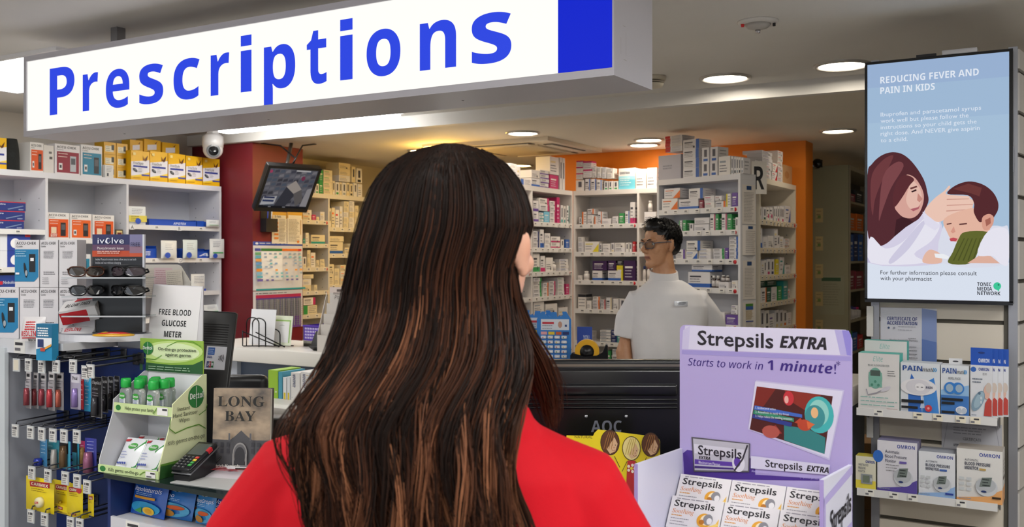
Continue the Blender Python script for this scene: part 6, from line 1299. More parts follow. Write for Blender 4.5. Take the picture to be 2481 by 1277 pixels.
def sunglasses(px0, px1, ybase, lab, lens, frame, yaw, big=1.0):
    zz = FSg.z(286, ybase)-sb+0.0015; ucx = (FSg.u(px0)+FSg.u(px1))/2; ww = FSg.u(px1)-FSg.u(px0)
    t = thing('sunglasses', lab, 'sunglasses', FSg.pt(ucx, 0.04, sb+zz), FSg.phi+yaw, 'sunglasses on the clear shelves')
    FM = C(frame, 0.2); LM = C(lens, 0.08, coat=1.0); lw, lh = ww*0.235, 0.0135
    for s in (-1, 1):
        pts = []
        for k in range(20):
            a = 2*math.pi*k/20; ca, sa_ = math.cos(a), math.sin(a)
            pts.append((s*ww*0.25 + lw*abs(ca)**0.8*(1 if ca > 0 else -1), -0.012+0.02*(abs(s*ww*0.25+lw*ca)/(ww/2))**2, lh+lh*abs(sa_)**0.8*(1 if sa_ > 0 else -1)))
        mb = MB(); mb.add(pts, [tuple(range(20))], LM); mb.add([(p[0], p[1]+0.0015, p[2]) for p in pts], [tuple(range(20))[::-1]], LM); mb.build('lens', t)
        mb = MB(); mb.tube(pts+[pts[0]], 0.0022, FM, 6, caps=False); mb.build('rim', t)
        mb = MB(); mb.tube([(s*ww*0.48, 0.007, lh*1.35), (s*ww*0.5, 0.014, lh*1.4), (s*ww*0.47, 0.026, lh*0.9), (s*ww*0.2, 0.034, 0.004)], [0.003, 0.003, 0.0025, 0.0025], FM, 6); mb.build('temple', t)
    mb = MB(); mb.tube([(-ww*0.06, -0.011, lh*1.2), (0, -0.013, lh*1.45), (ww*0.06, -0.011, lh*1.2)], 0.002, FM, 6); mb.build('bridge', t)
sunglasses(184, 264, 670, 'brown wraparound sunglasses on the top clear shelf', '#3c3835', '#4a2a1c', R_(24))
sunglasses(276, 368, 670, 'dark glasses with printed lens on the top clear shelf', '#3a3038', '#121216', R_(-12))
sunglasses(188, 264, 715, 'grey lens wraparound sunglasses on the second clear shelf', '#34373b', '#17181c', R_(24))
sunglasses(272, 370, 715, 'black sunglasses with a bare wire look on the second clear shelf', '#141519', '#0c0c0f', R_(-16))
q = onZ(275, 814, SZ); mb = MB()
mb.lathe([(0.054, 0), (0.058, 0.002), (0.054, 0.005), (0.03, 0.009), (0.001, 0.010)], C('#d9a428', 0.2, coat=0.5), 28, sy=0.55); mb.lathe([(0.046, 0.0068), (0.028, 0.0105), (0.001, 0.0115)], C('#c22a2c', 0.2, coat=0.5), 28, sx=1.0, sy=0.5)
mb.lathe([(0.012, 0.0115), (0.001, 0.013)], C('#e0b83a', 0.2), 14, (-0.02, -0.004, -0.001))
tag(mb.build('gel_pack', None, q, R_(30)), 'oval red and yellow packet lying on the round shelf', 'packet')
q = onZ(215, 796, SZ); mb = MB(); mb.grid(lambda u, v: (-0.06+0.12*u, -0.035+0.07*v, 0.002+0.01*math.sin(math.pi*u)*math.sin(math.pi*v)+0.012*(1-u)), 10, 6, C('#a9b4ba', 0.12, coat=0.8)); mb.art((-0.02, -0.02, 0.017), (1, 0, 0), (0, 1, 0), 0.06, 0.035, [('r', '#4f8a9c', 0, 0, 1, 1), ('x', '#c8d8dc', 0.1, 0.8, 0.8, 0.2, 3, 0.1)])
tag(mb.build('clear_packet', None, (q.x, q.y, SZ+0.003), R_(12)), 'crumpled clear and teal packet beside the oval red packet', 'packet')
# ================================================================== computer monitor back and yellow card
FM_ = FrP(1468, 2.36, R_(30.5)); zt_m = FM_.z(1468, 874)
t = thing('computer_monitor', 'black back of a wide computer monitor with grey maker letters and vent slots', 'monitor', FM_.pt(FM_.u(1468), 0, 0.80), FM_.phi)
H = zt_m - 0.80; mw = 0.53; PLB = C('#0d0e11', 0.32)
mb = MB(); mb.rbox(-mw/2, mw/2, 0.012, 0.045, H-0.34, H, PLB, 0.006, 3)
mb.rbox(-mw/2+0.01, mw/2-0.01, 0.0, 0.02, H-0.325, H-0.02, C('#0f1013', 0.25), 0.008, 3)
zl = lambda y: FM_.z(1468, y)-0.80
mb.rbox(-mw/2+0.05, mw/2-0.09, -0.012, 0.006, zl(958), zl(930), C('#15161a', 0.22), 0.006, 3)
for y in (966, 976, 985): mb.rbox(-mw/2+0.05, mw/2-0.09, -0.005, 0.003, zl(y+5), zl(y), C('#131418', 0.2), 0.002)
mb.box(-mw/2+0.01, mw/2-0.01, 0.011, 0.0119, H-0.016, H-0.010, C('#8a8378', 0.3, 0.6)); mb.build('back_shell', t)
mb = MB(); u0, u1 = FM_.u(1432)-FM_.u(1468), FM_.u(1506)-FM_.u(1468)
mb.art((u0, -0.0005, zl(1047)), (1, 0, 0), (0, 0, 1), u1-u0, zl(1020)-zl(1047), [('t', '#6a6d78', 'AOC', 0.0, 0.0, 1.0, 'b', 'l', 1.0)]); mb.build('maker_letters', t)
for px in (1420, 1517):
    mb = MB(); mb.M = Matrix.Translation((FM_.u(px)-FM_.u(1468), 0.0, zl(1009))) @ Matrix.Rotation(math.pi/2, 4, 'X'); mb.lathe([(0.004, 0), (0.0035, 0.002)], C('#b9bac0', 0.3, 0.8), 10); mb.build('screw', t)
mb = MB(); mb.rbox(-0.05, 0.05, 0.0, 0.03, 0.008, H-0.2, PLB, 0.005); mb.rbox(-0.13, 0.13, -0.08, 0.14, 0.0, 0.014, PLB, 0.005); mb.build('stand', t)
q = FM_.pt(FM_.u(1468), 0, 0)
o = thing('till_desk', 'staff desk behind the shop counter carrying the wide computer monitor', 'desk', (q.x, q.y, 0), 0)
mb = MB(); mb.rbox(-0.5, 0.9, -0.09, 0.5, 0.77, 0.7995, C('#5c5852', 0.5), 0.004); mb.build('desk_top', o)
for x in (-0.47, 0.85):
    mb = MB(); mb.box(x, x+0.03, -0.05, 0.46, 0, 0.7695, C('#5f5a55')); mb.build('side_panel', o)
FY = FrP(1500, 2.16, R_(25)); ybot = KZ+0.0005
u0, u1 = FY.u(1372), FY.u(1600); w = u1-u0; hY = FY.z(1500, 1048)-ybot
t = thing('kids_care_card', 'yellow card showing three drawn long haired children in front of the monitor', 'display card', FY.pt((u0+u1)/2, 0, ybot), (R_(-5), 0, FY.phi))
YW = C('#e8d21e', 0.4); st = (FY.u(1440)-u0)/w; hl = (FY.z(1420, 1058)-ybot)
pts = [(-w/2, 0), (w/2, 0)]
for k in range(7): a = k*math.pi/12; pts.append((w/2-0.012+0.012*math.cos(a), hY-0.022+0.012*math.sin(a)))
pts += [(-w/2+st*w+0.008, hY+0.004), (-w/2+st*w, hY-0.004), (-w/2+st*w-0.003, hl), (-w/2, hl)]
mb = MB(); mb.slab(pts, 0, 0.0025, YW)
def vy(y, px=1520): return (FY.z(px, y)-ybot)/hY
def uy(px): return (FY.u(px)-u0)/w
ops = [('t', '#4a4210', 'NATURAL', uy(1392), vy(1066), 0.035, '', 'l', 0.19)]
for cx, cy, hair, r in [(1478, 1075, '#5a3216', 19), (1530, 1088, '#e8d890', 18), (1577, 1078, '#5a3216', 18)]:
    r *= 1.15; ru = r/228*1.0; rv = r*1.35*2.16/2330/hY
    X, Y = uy(cx), vy(cy)
    ops += [('e', '#3a2412', X, Y, ru*1.08, rv*1.05), ('e', hair, X, Y, ru, rv*0.98), ('p', '#d9b48c', [(X-ru*0.35, Y-rv*0.55), (X+ru*0.5, Y+rv*0.45), (X+ru*0.85, Y-rv*0.1), (X+ru*0.6, Y-rv*0.7), (X+0.0, Y-rv*0.92)]),
            ('e', '#3a2412', X+ru*0.25, Y-rv*0.2, ru*0.05, rv*0.05), ('e', '#3a2412', X+ru*0.6, Y-rv*0.2, ru*0.05, rv*0.05), ('e', '#c08a6a', X+ru*0.45, Y-rv*0.4, ru*0.08, rv*0.07), ('l', '#8a3a2a', [(X+ru*0.2, Y-rv*0.58), (X+ru*0.4, Y-rv*0.68), (X+ru*0.6, Y-rv*0.58)], 0.006)]
    for k in range(4):
        ops.append(('l', '#a8743a' if hair == '#5a3216' else '#b89a3a', [(X-ru*0.7+k*ru*0.28, Y-rv*0.55), (X-ru*0.4+k*ru*0.25, Y+rv*0.3), (X-ru*0.1+k*ru*0.2, Y+rv*0.85)], 0.008))
    body = {'#e8d890': '#b8282e'}.get(hair, '#e0cc30')
    ops += [('p', body, [(X-ru*0.45, Y-rv*1.05), (X+ru*0.45, Y-rv*1.05), (X+ru*0.7, 0.1), (X-ru*0.7, 0.1)]), ('l', '#3a2412', [(X-ru*0.5, Y-rv*1.1), (X-ru*1.1, Y-rv*2.0)], 0.008), ('l', '#3a2412', [(X+ru*0.5, Y-rv*1.1), (X+ru*1.1, Y-rv*2.0)], 0.008)]
    if body == '#b8282e': ops += [('e', '#e8e0d0', X+ru*0.4*math.cos(a), Y-rv*1.7+rv*0.28*math.sin(a), ru*0.16, rv*0.13) for a in (0, 1.26, 2.51, 3.77, 5.03)] + [('e', '#e0cc30', X, Y-rv*1.7, ru*0.16, rv*0.13)]
mb.art((-w/2, 0, 0), (1, 0, 0), (0, 0, 1), w, hY, ops, eps=0.00008); mb.build('card', t)
mb = MB(); mb.slab([(-0.01, 0.002), (0.03, 0.002), (0.0, hY*0.6)], 0.004, 0.006, YW); mb.M = None; mb.build('prop', t)

# ================================================================== throat lozenge display
SDX = (P(1645, HZ, 1.93), P(2063, HZ, 1.77))
FSd = Fr((P(1855, HZ, 1.9).x, P(1855, HZ, 1.9).y), 0)
u0, u1 = FSd.u(1647), FSd.u(2064); w = u1-u0; um = (u0+u1)/2
zb = KZ+0.0005; Hh = FSd.z(1650, 787)-zb
t = thing('lozenge_display', 'lavender throat lozenge counter display with a tall header and open tray', 'display stand', FSd.pt(um, 0, zb), 0)
LAV = C('#b3a7dc', 0.4); LAVW = C('#d8d8ea', 0.4)
pts = [(-w/2, 0), (w/2, 0)]
r_ = 0.012
for k in range(7): a = k*math.pi/12; pts.append((w/2-r_+r_*math.cos(a), Hh-0.0065-r_+r_*math.sin(a)))
for k in range(7): a = math.pi/2+k*math.pi/12; pts.append((-w/2+r_+r_*math.cos(a), Hh-r_+r_*math.sin(a)))
mb = MB(); mb.slab(pts, 0, 0.005, LAV)
V = lambda px, py: ((FSd.u(px)-u0)/w, (FSd.z(px, py)-zb)/Hh)
def vp(*q): return [V(*a) for a in q]
m0 = lambda c: c
ops = []
ops.append(('p', '#d6d3ec', vp((1660, 789), (2050, 799), (2062, 862), (1652, 846))))
ops.append(('p', '#c9c4e6', vp((1655, 800), (1672, 790), (1668, 846), (1652, 846)))); ops.append(('p', '#8f86d6', vp((2040, 800), (2056, 801), (2062, 812), (2062, 862), (2052, 861)))); ops.append(('p', '#b3acdf', vp((2022, 799), (2040, 800), (2052, 861), (2036, 860))))
ops.append(('p', '#a096d6', vp((1652, 848), (2062, 864), (2062, 875), (1652, 858))))
# lower purple band
ops.append(('p', '#4a2f8e', vp((1655, 1098), (1665, 1090), (1830, 1112), (1830, 1150), (1990, 1160), (1990, 1165), (1658, 1160))))
def TX(s, px, py, hpx, px1, col, sty=''):
    a = V(px, py); b = V(px1, py+ (px1-px)*0.03); hh = hpx/2330*FSd.depth(px)/Hh
    ops.append(('t', col, s, a[0], a[1], hh, sty, 'l', b[0]-a[0]))
TX('Strepsils', 1690, 835, 34, 1874, '#1d1a26', 'm'); TX('EXTRA', 1889, 842, 27, 2003, '#1d1a26', 'bih')
TX('Starts to work in', 1667, 885, 17, 1849, '#35207e', 'i'); TX('1 minute!', 1860, 896, 23, 2026, '#35207e', 'bi'); TX('*', 2026, 893, 18, 2036, '#35207e')
# tablet picture
ops.append(('p', '#c4bfe2', vp((1832, 921), (2046, 945), (2010, 1115), (1812, 1040)))); ops.append(('p', '#d9d7ee', vp((1830, 924), (2042, 948), (2008, 1110), (1815, 1036))))
ops.append(('p', '#4a1512', vp((1834, 936), (2018, 960), (1998, 1100), (1817, 1040))))
ops += [('p', '#7a2218', vp((1834, 936), (1880, 942), (1850, 985), (1826, 985))), ('p', '#8a2a1e', vp((1900, 945), (1990, 957), (1960, 1000), (1920, 975))), ('p', '#2f7f80', vp((1900, 1030), (1960, 1040), (2000, 1060), (1998, 1100), (1900, 1066))), ('p', '#94302a', vp((1845, 1040), (1880, 1030), (1895, 1050), (1870, 1056))), ('e', '#b0544a', *V(1868, 1046), 0.05, 0.03),
        ('e', '#3fb2b4', *V(1985, 1005), 0.08, 0.085), ('e', '#8fd0c8', *V(1984, 1000), 0.055, 0.06), ('e', '#3a8f94', *V(1975, 1010), 0.055, 0.055), ('e', '#e8b884', *V(1974, 1000), 0.02, 0.025), ('e', '#b8442a', *V(1950, 1030), 0.04, 0.026), ('p', '#b8442a', vp((1925, 1024), (1940, 1012), (1950, 1030))), ('p', '#d86a3a', vp((1955, 1020), (1975, 1028), (1958, 1040))), ('e', '#c4303a', *V(1911, 965), 0.03, 0.034), ('e', '#e8b0a8', *V(1906, 968), 0.012, 0.018),
        ('p', '#3f68c0', vp((1829, 982), (1944, 1004), (1944, 1012), (1827, 992))), ('p', '#2f8a6a', vp((1827, 993), (1924, 1013), (1924, 1022), (1825, 1002))), ('p', '#2a3a8a', vp((1825, 1003), (1920, 1024), (1918, 1034), (1823, 1012)))]
for s, py, px1 in [('1. Antibacterial action', 990, 1880), ('2. Anaesthetic to numb the throat', 1000, 1912), ('3. Helps reduce the swelling sensation', 1010, 1920)]:
    a = V(1831, py); b = V(px1, py); vs, fs, xx0, xx1 = text_geo(s, '', 2); ops.append(('t', '#e6eaf4', s, a[0], a[1], 0.011, '', 'l', b[0]-a[0]))
# pack picture printed low on the header
ops += [('p', '#55535a', vp((1676, 1058), (1818, 1074), (1816, 1144), (1682, 1143))), ('p', '#b9b8c4', vp((1680, 1062), (1815, 1076), (1813, 1140), (1684, 1139))), ('p', '#d3d2de', vp((1682, 1075), (1812, 1090), (1805, 1105), (1684, 1098))), ('p', '#57369c', vp((1684, 1112), (1785, 1120), (1780, 1130), (1684, 1124))), ('p', '#3d2478', vp((1684, 1128), (1790, 1134), (1790, 1138), (1684, 1134))), ('e', '#dcdce6', *V(1790, 1122), 0.038, 0.042), ('e', '#5a3aa0', *V(1787, 1119), 0.02, 0.024), ('l', '#2b2933', vp((1812, 1078), (1800, 1112), (1780, 1140)), 0.008)]
TX('Strepsils', 1692, 1100, 22, 1798, '#1d1a26', 'm'); TX('EXTRA', 1694, 1111, 7, 1722, '#1d1a26', 'bih'); TX('Blackcurrant Flavour', 1694, 1122, 6, 1746, '#e8e4f2')
ops.append(('p', '#d6d4ea', vp((1820, 1104), (2012, 1126), (2008, 1150), (1820, 1134)))); TX('Strepsils', 1855, 1130, 17, 1945, '#1d1a26', 'm'); TX('EXTRA', 1955, 1140, 13, 2009, '#1d1a26', 'bih')
a = V(1822, 1143); ops.append(('t', '#b9aee0', 'Always read the label. Use only as directed. If symptoms persist see', a[0], a[1], 0.011, '', 'l', 0.4))
mb.art((-w/2, 0, 0), (1, 0, 0), (0, 0, 1), w, Hh, ops, eps=0.00006, base=0.0001); mb.build('header_board', t)
# tray: sloped side walls, floor, front
dT = 0.235; zL0, zL1 = FSd.z(1656, 1087)-zb, FSd.off(dT).z(1530, 1123)-zb
zR0 = FSd.z(2064, 1126)-zb; zR1 = FSd.off(dT).z(1985, 1162)-zb
def wall(x0, x1, za, zc, art_):
    mb = MB(); pr = [(-dT, 0), (-0.0005, 0), (-0.0005, za), (-dT, zc)]
    vs = [(x0, y, zz) for y, zz in pr] + [(x1, y, zz) for y, zz in pr]
    mb.add(vs, [(3, 2, 1, 0), (4, 5, 6, 7)] + [(i, (i+1) % 4, 4+(i+1) % 4, 4+i) for i in range(4)], LAVW)
    if art_: mb.art((x1, -dT, 0), (0, 1, 0), (0, 0, 1), dT, za, art_)
    mb.box(x0-0.0005, x1+0.0005, -dT-0.001, -dT, 0, zc, C('#a99bd8', 0.4)); mb.build('side_wall', t)
wall(-w/2, -w/2+0.006, zL0, zL1, None)
wall(w/2-0.006, w/2, zR0, zR1, [('r', '#b3a7dc', 0, 0, 1, 0.35), ('p', '#b3a7dc', [(0, 0.35), (0, 0.9), (0.06, 0.9), (0.06, 0.35)]), ('p', '#b3a7dc', [(0.0, 0.84), (1, 0.9), (1, 1.0), (0.0, 0.92)]), ('t', '#1d1a26', 'Strepsils', 0.2, 0.5, 0.22, 'm', 'l', 0.74), ('t', '#1d1a26', 'EXTRA', 0.2, 0.18, 0.2, 'bih', 'l', 0.5)])
mb = MB(); mb.box(-w/2+0.0065, w/2-0.0065, -dT-0.006, -0.001, 0, 0.004, LAVW); mb.build('tray_floor', t)
mb = MB(); mb.box(-w/2, w/2, -dT-0.0065, -dT-0.0015, 0, 0.06, LAV); mb.build('front_lip', t)
# stepped packs leaning back
ang = R_(36)            # tilt of a pack's face from upright
sl = [('#e3a42a', 'x')]
pw, phh, pd = 0.099, 0.066, 0.014
po = [('t', '#17151d', 'Strepsils', 0.07, 0.68, 0.2, 'm', 'l', 0.78), ('x', '#8a8894', 0.1, 0.86, 0.93, 0.92, 1, 0.025), ('t', '#d9822e', 'Soothing', 0.06, 0.47, 0.13, 'si', 'l', 0.42), ('x', '#e0a050', 0.06, 0.3, 0.4, 0.38, 1, 0.03), ('x', '#8d8b96', 0.06, 0.42, 0.3, 0.12, 3, 0.02),
      ('p', '#e8b84a', [(0.55, 0.02), (0.9, 0.2), (0.97, 0.45), (0.98, 0.02)]), ('p', '#f0cf70', [(0.62, 0.02), (0.94, 0.3), (0.98, 0.25), (0.8, 0.02)]), ('e', '#e6a52c', 0.7, 0.34, 0.14, 0.22), ('e', '#f2e4c4', 0.73, 0.36, 0.1, 0.16), ('e', '#8a8a92', 0.77, 0.38, 0.09, 0.17), ('e', '#e4e3e6', 0.8, 0.34, 0.05, 0.1), ('e', '#b5721e', 0.66, 0.28, 0.05, 0.08)]
Mt = Matrix.Rotation(-ang, 4, 'X')
xw = (w-0.014-0.004)/3
for r in range(2):
    for c in range(3):
        # top edge of the pack's face
        y = -0.020 - r*0.046; ztop = 0.113 - r*0.034
        x = -w/2+0.009+xw*(c+0.5)
        p = FSd.pt(um + x, 0, zb); p.y += y
        h = phh
        mb = MB(); mb.box(-xw/2+0.001, xw/2-0.001, 0.0, pd, -h, 0, C('#e2e0e3', 0.35))
        mb.art((-xw/2+0.001, 0, -h), (1, 0, 0), (0, 0, 1), xw-0.002, h, po, eps=0.00015)
        tag(mb.build('lozenge_pack', None, (p.x, p.y - 0.0, zb + ztop), (-ang, 0, 0)), f'white and gold throat lozenge pack, {ORD[c]} from the monitor side in the {["back", "front"][r]} row', 'lozenge pack', 'lozenge packs in the lavender display')
mb = MB(); mb.add([(-w/2+0.0065, -0.0015, 0.004), (w/2-0.0065, -0.0015, 0.004), (w/2-0.0065, -dT, 0.004), (-w/2+0.0065, -dT, 0.004), (-w/2+0.0065, -0.0015, 0.03), (w/2-0.0065, -0.0015, 0.03), (w/2-0.0065, -dT+0.01, 0.0045), (-w/2+0.0065, -dT+0.01, 0.0045)], [(0, 1, 2, 3), (4, 7, 6, 5), (0, 4, 5, 1)], LAVW); mb.build('inner_ramp', t)

# ================================================================== shelves on the slat wall
FW = Fr((0, 3.80), 0); slat_y = swy
def slat_shelf(label, px0, px1, ytop0, group='slat wall shelves'):
    u0, u1 = FW.u(px0), FW.u(px1); zt = FW.z(px0, ytop0)
    t = thing('slat_shelf', label, 'shelf', ((u0+u1)/2, 3.80, zt), 0, group); w = u1-u0; d = slat_y-0.014-3.80
    mb = MB(); mb.box(-w/2, w/2, 0.004, d, -0.008, 0, C('#c9c7c4', 0.35)); mb.build('board', t)
    mb = MB(); mb.box(-w/2, w/2, 0, 0.0035, -0.024, 0.004, C('#d9d8d8', 0.3)); ops = []
    for u in [0.13, 0.42, 0.56, 0.72, 0.82] if ytop0 < 1100 else [0.06, 0.24, 0.38, 0.72]: ops += [('r', '#e8e0cc' if u > 0.3 and ytop0 < 1100 else '#e6e4de', u, 0.08, u+0.07, 0.95), ('r', '#3b3a40', u+0.025, 0.6, u+0.06, 0.8), ('r', '#77767c', u+0.005, 0.2, u+0.03, 0.45)]
    mb.art((-w/2, 0, -0.024), (1, 0, 0), (0, 0, 1), w, 0.028, ops); mb.build('price_rail', t)
    for x in (-w/2+0.01, w/2-0.004):
        mb = MB(); n = [(0.01, -0.0085), (d, -0.0085), (d, -0.06), (d-0.02, -0.06)]
        vs = [(x-0.002, y, zz) for y, zz in n] + [(x+0.002, y, zz) for y, zz in n]
        mb.add(vs, [(3, 2, 1, 0), (4, 5, 6, 7)] + [(i, (i+1) % 4, 4+(i+1) % 4, 4+i) for i in range(4)], STEEL); mb.build('bracket', t)
    return zt+0.0004
zs1 = slat_shelf('white shelf on the slat wall with pain relief devices, below the television', 2075, 2416, 990)
zs2 = slat_shelf('white shelf on the slat wall with blood pressure monitors', 2076, 2417, 1184)
FS1 = FW.off(-0.012)
def onS(x0, x1, y0, zb, label, body, ops, d=0.09, right=(), top=(), inset=0.0, name='device_box', group=None):
    fr = FS1.off(-inset); uc, w, _, _ = fr.ext(x0, x1, y0, y0+10); h = fr.z((x0+x1)/2, y0)-zb
    return carton(name, label, 'box', fr.pt(uc, -d/2, zb), 0, w*0.985, d, h, body, ops, right, top, (), group)
TEAL = [('r', '#3fb0a4', 0, 0, 1, 1)]
onS(2079, 2180, 857, zs1, 'white and teal box with a green hand held exerciser picture, front of two', '#dcd9d8', [('t', '#8abab4', 'Elite', 0.36, 0.86, 0.09, 'i', 'l', 0.24), ('t', '#55656a', 'PELVIC FLOOR EXERCISER', 0.24, 0.77, 0.035, '', 'l', 0.52), ('e', '#7ab0a0', 0.42, 0.56, 0.17, 0.19), ('r', '#7ab0a0', 0.26, 0.4, 0.58, 0.66), ('r', '#4a5a54', 0.3, 0.6, 0.54, 0.7), ('e', '#4f8f7a', 0.42, 0.5, 0.03, 0.025), ('e', '#4f8f7a', 0.34, 0.44, 0.03, 0.025), ('e', '#4f8f7a', 0.5, 0.44, 0.03, 0.025), ('l', '#9a98a4', [(0.2, 0.36), (0.24, 0.26), (0.45, 0.3), (0.7, 0.4)], 0.02), ('e', '#d0ccd6', 0.68, 0.38, 0.13, 0.035, 0.5), ('x', '#7fb4ac', 0.06, 0.95, 0.22, 0.08, 3, 0.014), ('r', '#a85a5a', 0.7, 0.03, 0.96, 0.035), ('x', '#55545c', 0.72, 0.94, 0.7, 0.62, 3, 0.012)], 0.08, right=TEAL, top=TEAL)
onS(2094, 2198, 826, zs1, 'white and teal box standing behind the exerciser box', '#d9d6d5', [('t', '#8abab4', 'Elite', 0.36, 0.88, 0.07, 'i', 'l', 0.24)], 0.05, right=TEAL, top=TEAL, inset=0.09)
def painm(x): return [('t', '#1f4a94', 'PAIN', 0.06, 0.84, 0.1, 'b', 'l', x), ('t', '#17171b', 'mate', 0.06+x, 0.84, 0.09, 'si', 'l', x*0.62), ('l', '#2f8fd0', [(0.84, 0.84), (0.87, 0.88), (0.84, 0.92)], 0.016), ('l', '#2f8fd0', [(0.89, 0.84), (0.92, 0.88), (0.89, 0.92)], 0.016)]
onS(2181, 2278, 880, zs1, 'white and blue pain relief box with an oval white device picture', '#d8dce2', [('p', '#2f6ac0', [(0.2, 0), (0.55, 0), (0.5, 0.5), (0.28, 0.78), (0.2, 0.5)]), ('p', '#3f86d4', [(0.55, 0), (0.98, 0), (0.92, 0.45), (0.85, 0.72), (0.6, 0.6)]), ('p', '#b9cbe4', [(0.5, 0.1), (0.62, 0.1), (0.58, 0.4)])] + painm(0.5) + [('e', '#e2e0e4', 0.46, 0.52, 0.46, 0.17), ('e', '#d4d2da', 0.46, 0.52, 0.32, 0.15), ('e', '#e6e4e8', 0.5, 0.52, 0.13, 0.08), ('l', '#55545c', [(0.42, 0.52), (0.47, 0.52)], 0.015), ('l', '#55545c', [(0.53, 0.52), (0.58, 0.52)], 0.015), ('t', '#1d2a55', 'PAIN', 0.66, 0.5, 0.045, 'b', 'l', 0.16), ('r', '#17181c', 0.03, 0.2, 0.6, 0.26), ('r', '#17181c', 0.03, 0.08, 0.45, 0.13), ('e', '#c83a44', 0.72, 0.11, 0.09, 0.07), ('e', '#f0a0a0', 0.72, 0.11, 0.03, 0.025)], 0.08)
o = onS(2279, 2348, 886, zs1, 'white and blue refill pack box with a hanging tab', '#d8dce2', [('r', '#3f78c0', 0, 0.0, 1, 0.4), ('p', '#8fb8e0', [(0, 0.4), (1, 0.4), (1, 0.62), (0, 0.5)])] + painm(0.5) + [('t', '#26262c', 'REFILL PACK', 0.28, 0.72, 0.05, '', 'l', 0.44), ('e', '#2f7ac8', 0.34, 0.55, 0.22, 0.12), ('e', '#2f7ac8', 0.62, 0.55, 0.22, 0.12), ('e', '#9ab0c4', 0.32, 0.55, 0.13, 0.08), ('e', '#9ab0c4', 0.66, 0.55, 0.13, 0.08), ('r', '#17181c', 0.03, 0.3, 0.8, 0.35), ('r', '#17181c', 0.03, 0.22, 0.5, 0.27), ('r', '#17181c', 0.03, 0.04, 0.5, 0.09), ('e', '#e2e4ea', 0.74, 0.12, 0.2, 0.08), ('e', '#b9c2d0', 0.66, 0.11, 0.09, 0.06), ('e', '#b9c2d0', 0.84, 0.11, 0.09, 0.06)], 0.07)
mb = MB(); wv = 0.045; hz = max(v.co.z for v in o.data.vertices); mb.slab([(-wv/2-0.004, hz), (wv/2-0.004, hz), (wv/2-0.004, hz+0.02), (-wv/2-0.004, hz+0.02)], 0.031, 0.033, C('#dcdcde', 0.4)); mb.art((-wv/2-0.004, 0.031, hz), (1, 0, 0), (0, 0, 1), wv, 0.02, [('e', '#4a4a50', 0.5, 0.45, 0.22, 0.14)]); mb.build('hang_tab', o)
for k in range(4):
    fr = FS1.off(0.004-k*0.022); uc, w, _, _ = FS1.off(0.004).ext(2351, 2404, 880, 890); uc += k*0.016; h = fr.z(2382, 886)-zs1
    o = carton('device_box', ['white and blue nerve stimulator box in front with a grey kidney shaped device', 'white and blue nerve stimulator box directly behind the front one', 'white and blue nerve stimulator box third back in the file', 'white and blue nerve stimulator box last in the file by the post'][k], 'box', fr.pt(uc, -0.0105, zs1), 0, w, 0.02, h, '#d6d8de',
        [('e', '#2f62b4', 0.14, 0.92, 0.13, 0.05), ('t', '#1f3a94', 'OMRON', 0.38, 0.9, 0.055, 'b', 'l', 0.48), ('t', '#55545c', 'TENS', 0.56, 0.82, 0.04, 'si', 'l', 0.2), ('x', '#6a7484', 0.1, 0.6, 0.74, 0.68, 2, 0.022), ('p', '#b8423a', [(0.62, 0.04), (0.98, 0.04), (0.98, 0.34), (0.84, 0.4), (0.68, 0.28)]), ('e', '#d8b0a0', 0.76, 0.5, 0.14, 0.14), ('e', '#c8bab0', 0.84, 0.58, 0.13, 0.1), ('e', '#7f9aae', 0.36, 0.32, 0.24, 0.21, -0.4), ('e', '#9ab4c4', 0.4, 0.34, 0.17, 0.17, -0.4), ('e', '#4f6a80', 0.42, 0.47, 0.06, 0.03), ('e', '#c4d0d8', 0.5, 0.38, 0.05, 0.03), ('e', '#c4d0d8', 0.5, 0.3, 0.05, 0.03), ('x', '#8a94a4', 0.06, 0.3, 0.05, 0.03, 1, 0.02)] if True else (), [('r', '#b04a3a', 0.3, 0.05, 0.7, 0.3)], group=None)
    mb = MB(); mb.box(-w/2, w/2, 0.0, 0.002, h, h+0.062, C('#1f52b4', 0.35)); mb.art((-w/2, 0.0, h), (1, 0, 0), (0, 0, 1), w, 0.062, [('t', '#e4e8f2', 'OMRON', 0.36, 0.16, 0.22, 'b', 'l', 0.5), ('e', '#0f2f74', 0.5, 0.72, 0.16, 0.06)]); mb.build('hang_tab', o)
def bp(title, c1, small=False):
    return [('t', '#1f3a94', 'OMRON', 0.5, 0.87, 0.065, 'b', 'l', 0.44)] + title + [('p', c1, [(0, 0), (1, 0), (1, 0.28), (0.6, 0.12), (0, 0.06)]), ('e', '#c9ccd2', 0.66, 0.3, 0.24, 0.17, 0.1), ('e', '#b4b8be', 0.64, 0.34, 0.22, 0.14, 0.1), ('p', '#6f7a76', [(0.5, 0.3), (0.74, 0.32), (0.78, 0.5), (0.56, 0.48)]), ('x', '#2c3234', 0.57, 0.75, 0.45, 0.34, 3, 0.02), ('e', '#22356a', 0.6, 0.22, 0.06, 0.02), ('x', '#8a94a4', 0.05, 0.4, 0.06, 0.04, 1, 0.015)]
ICO = [('r', '#c4c8cc', 0.06+0.16*c, 0.2+0.1*r, 0.17+0.16*c, 0.26+0.1*r) for c in range(2) for r in range(3)]
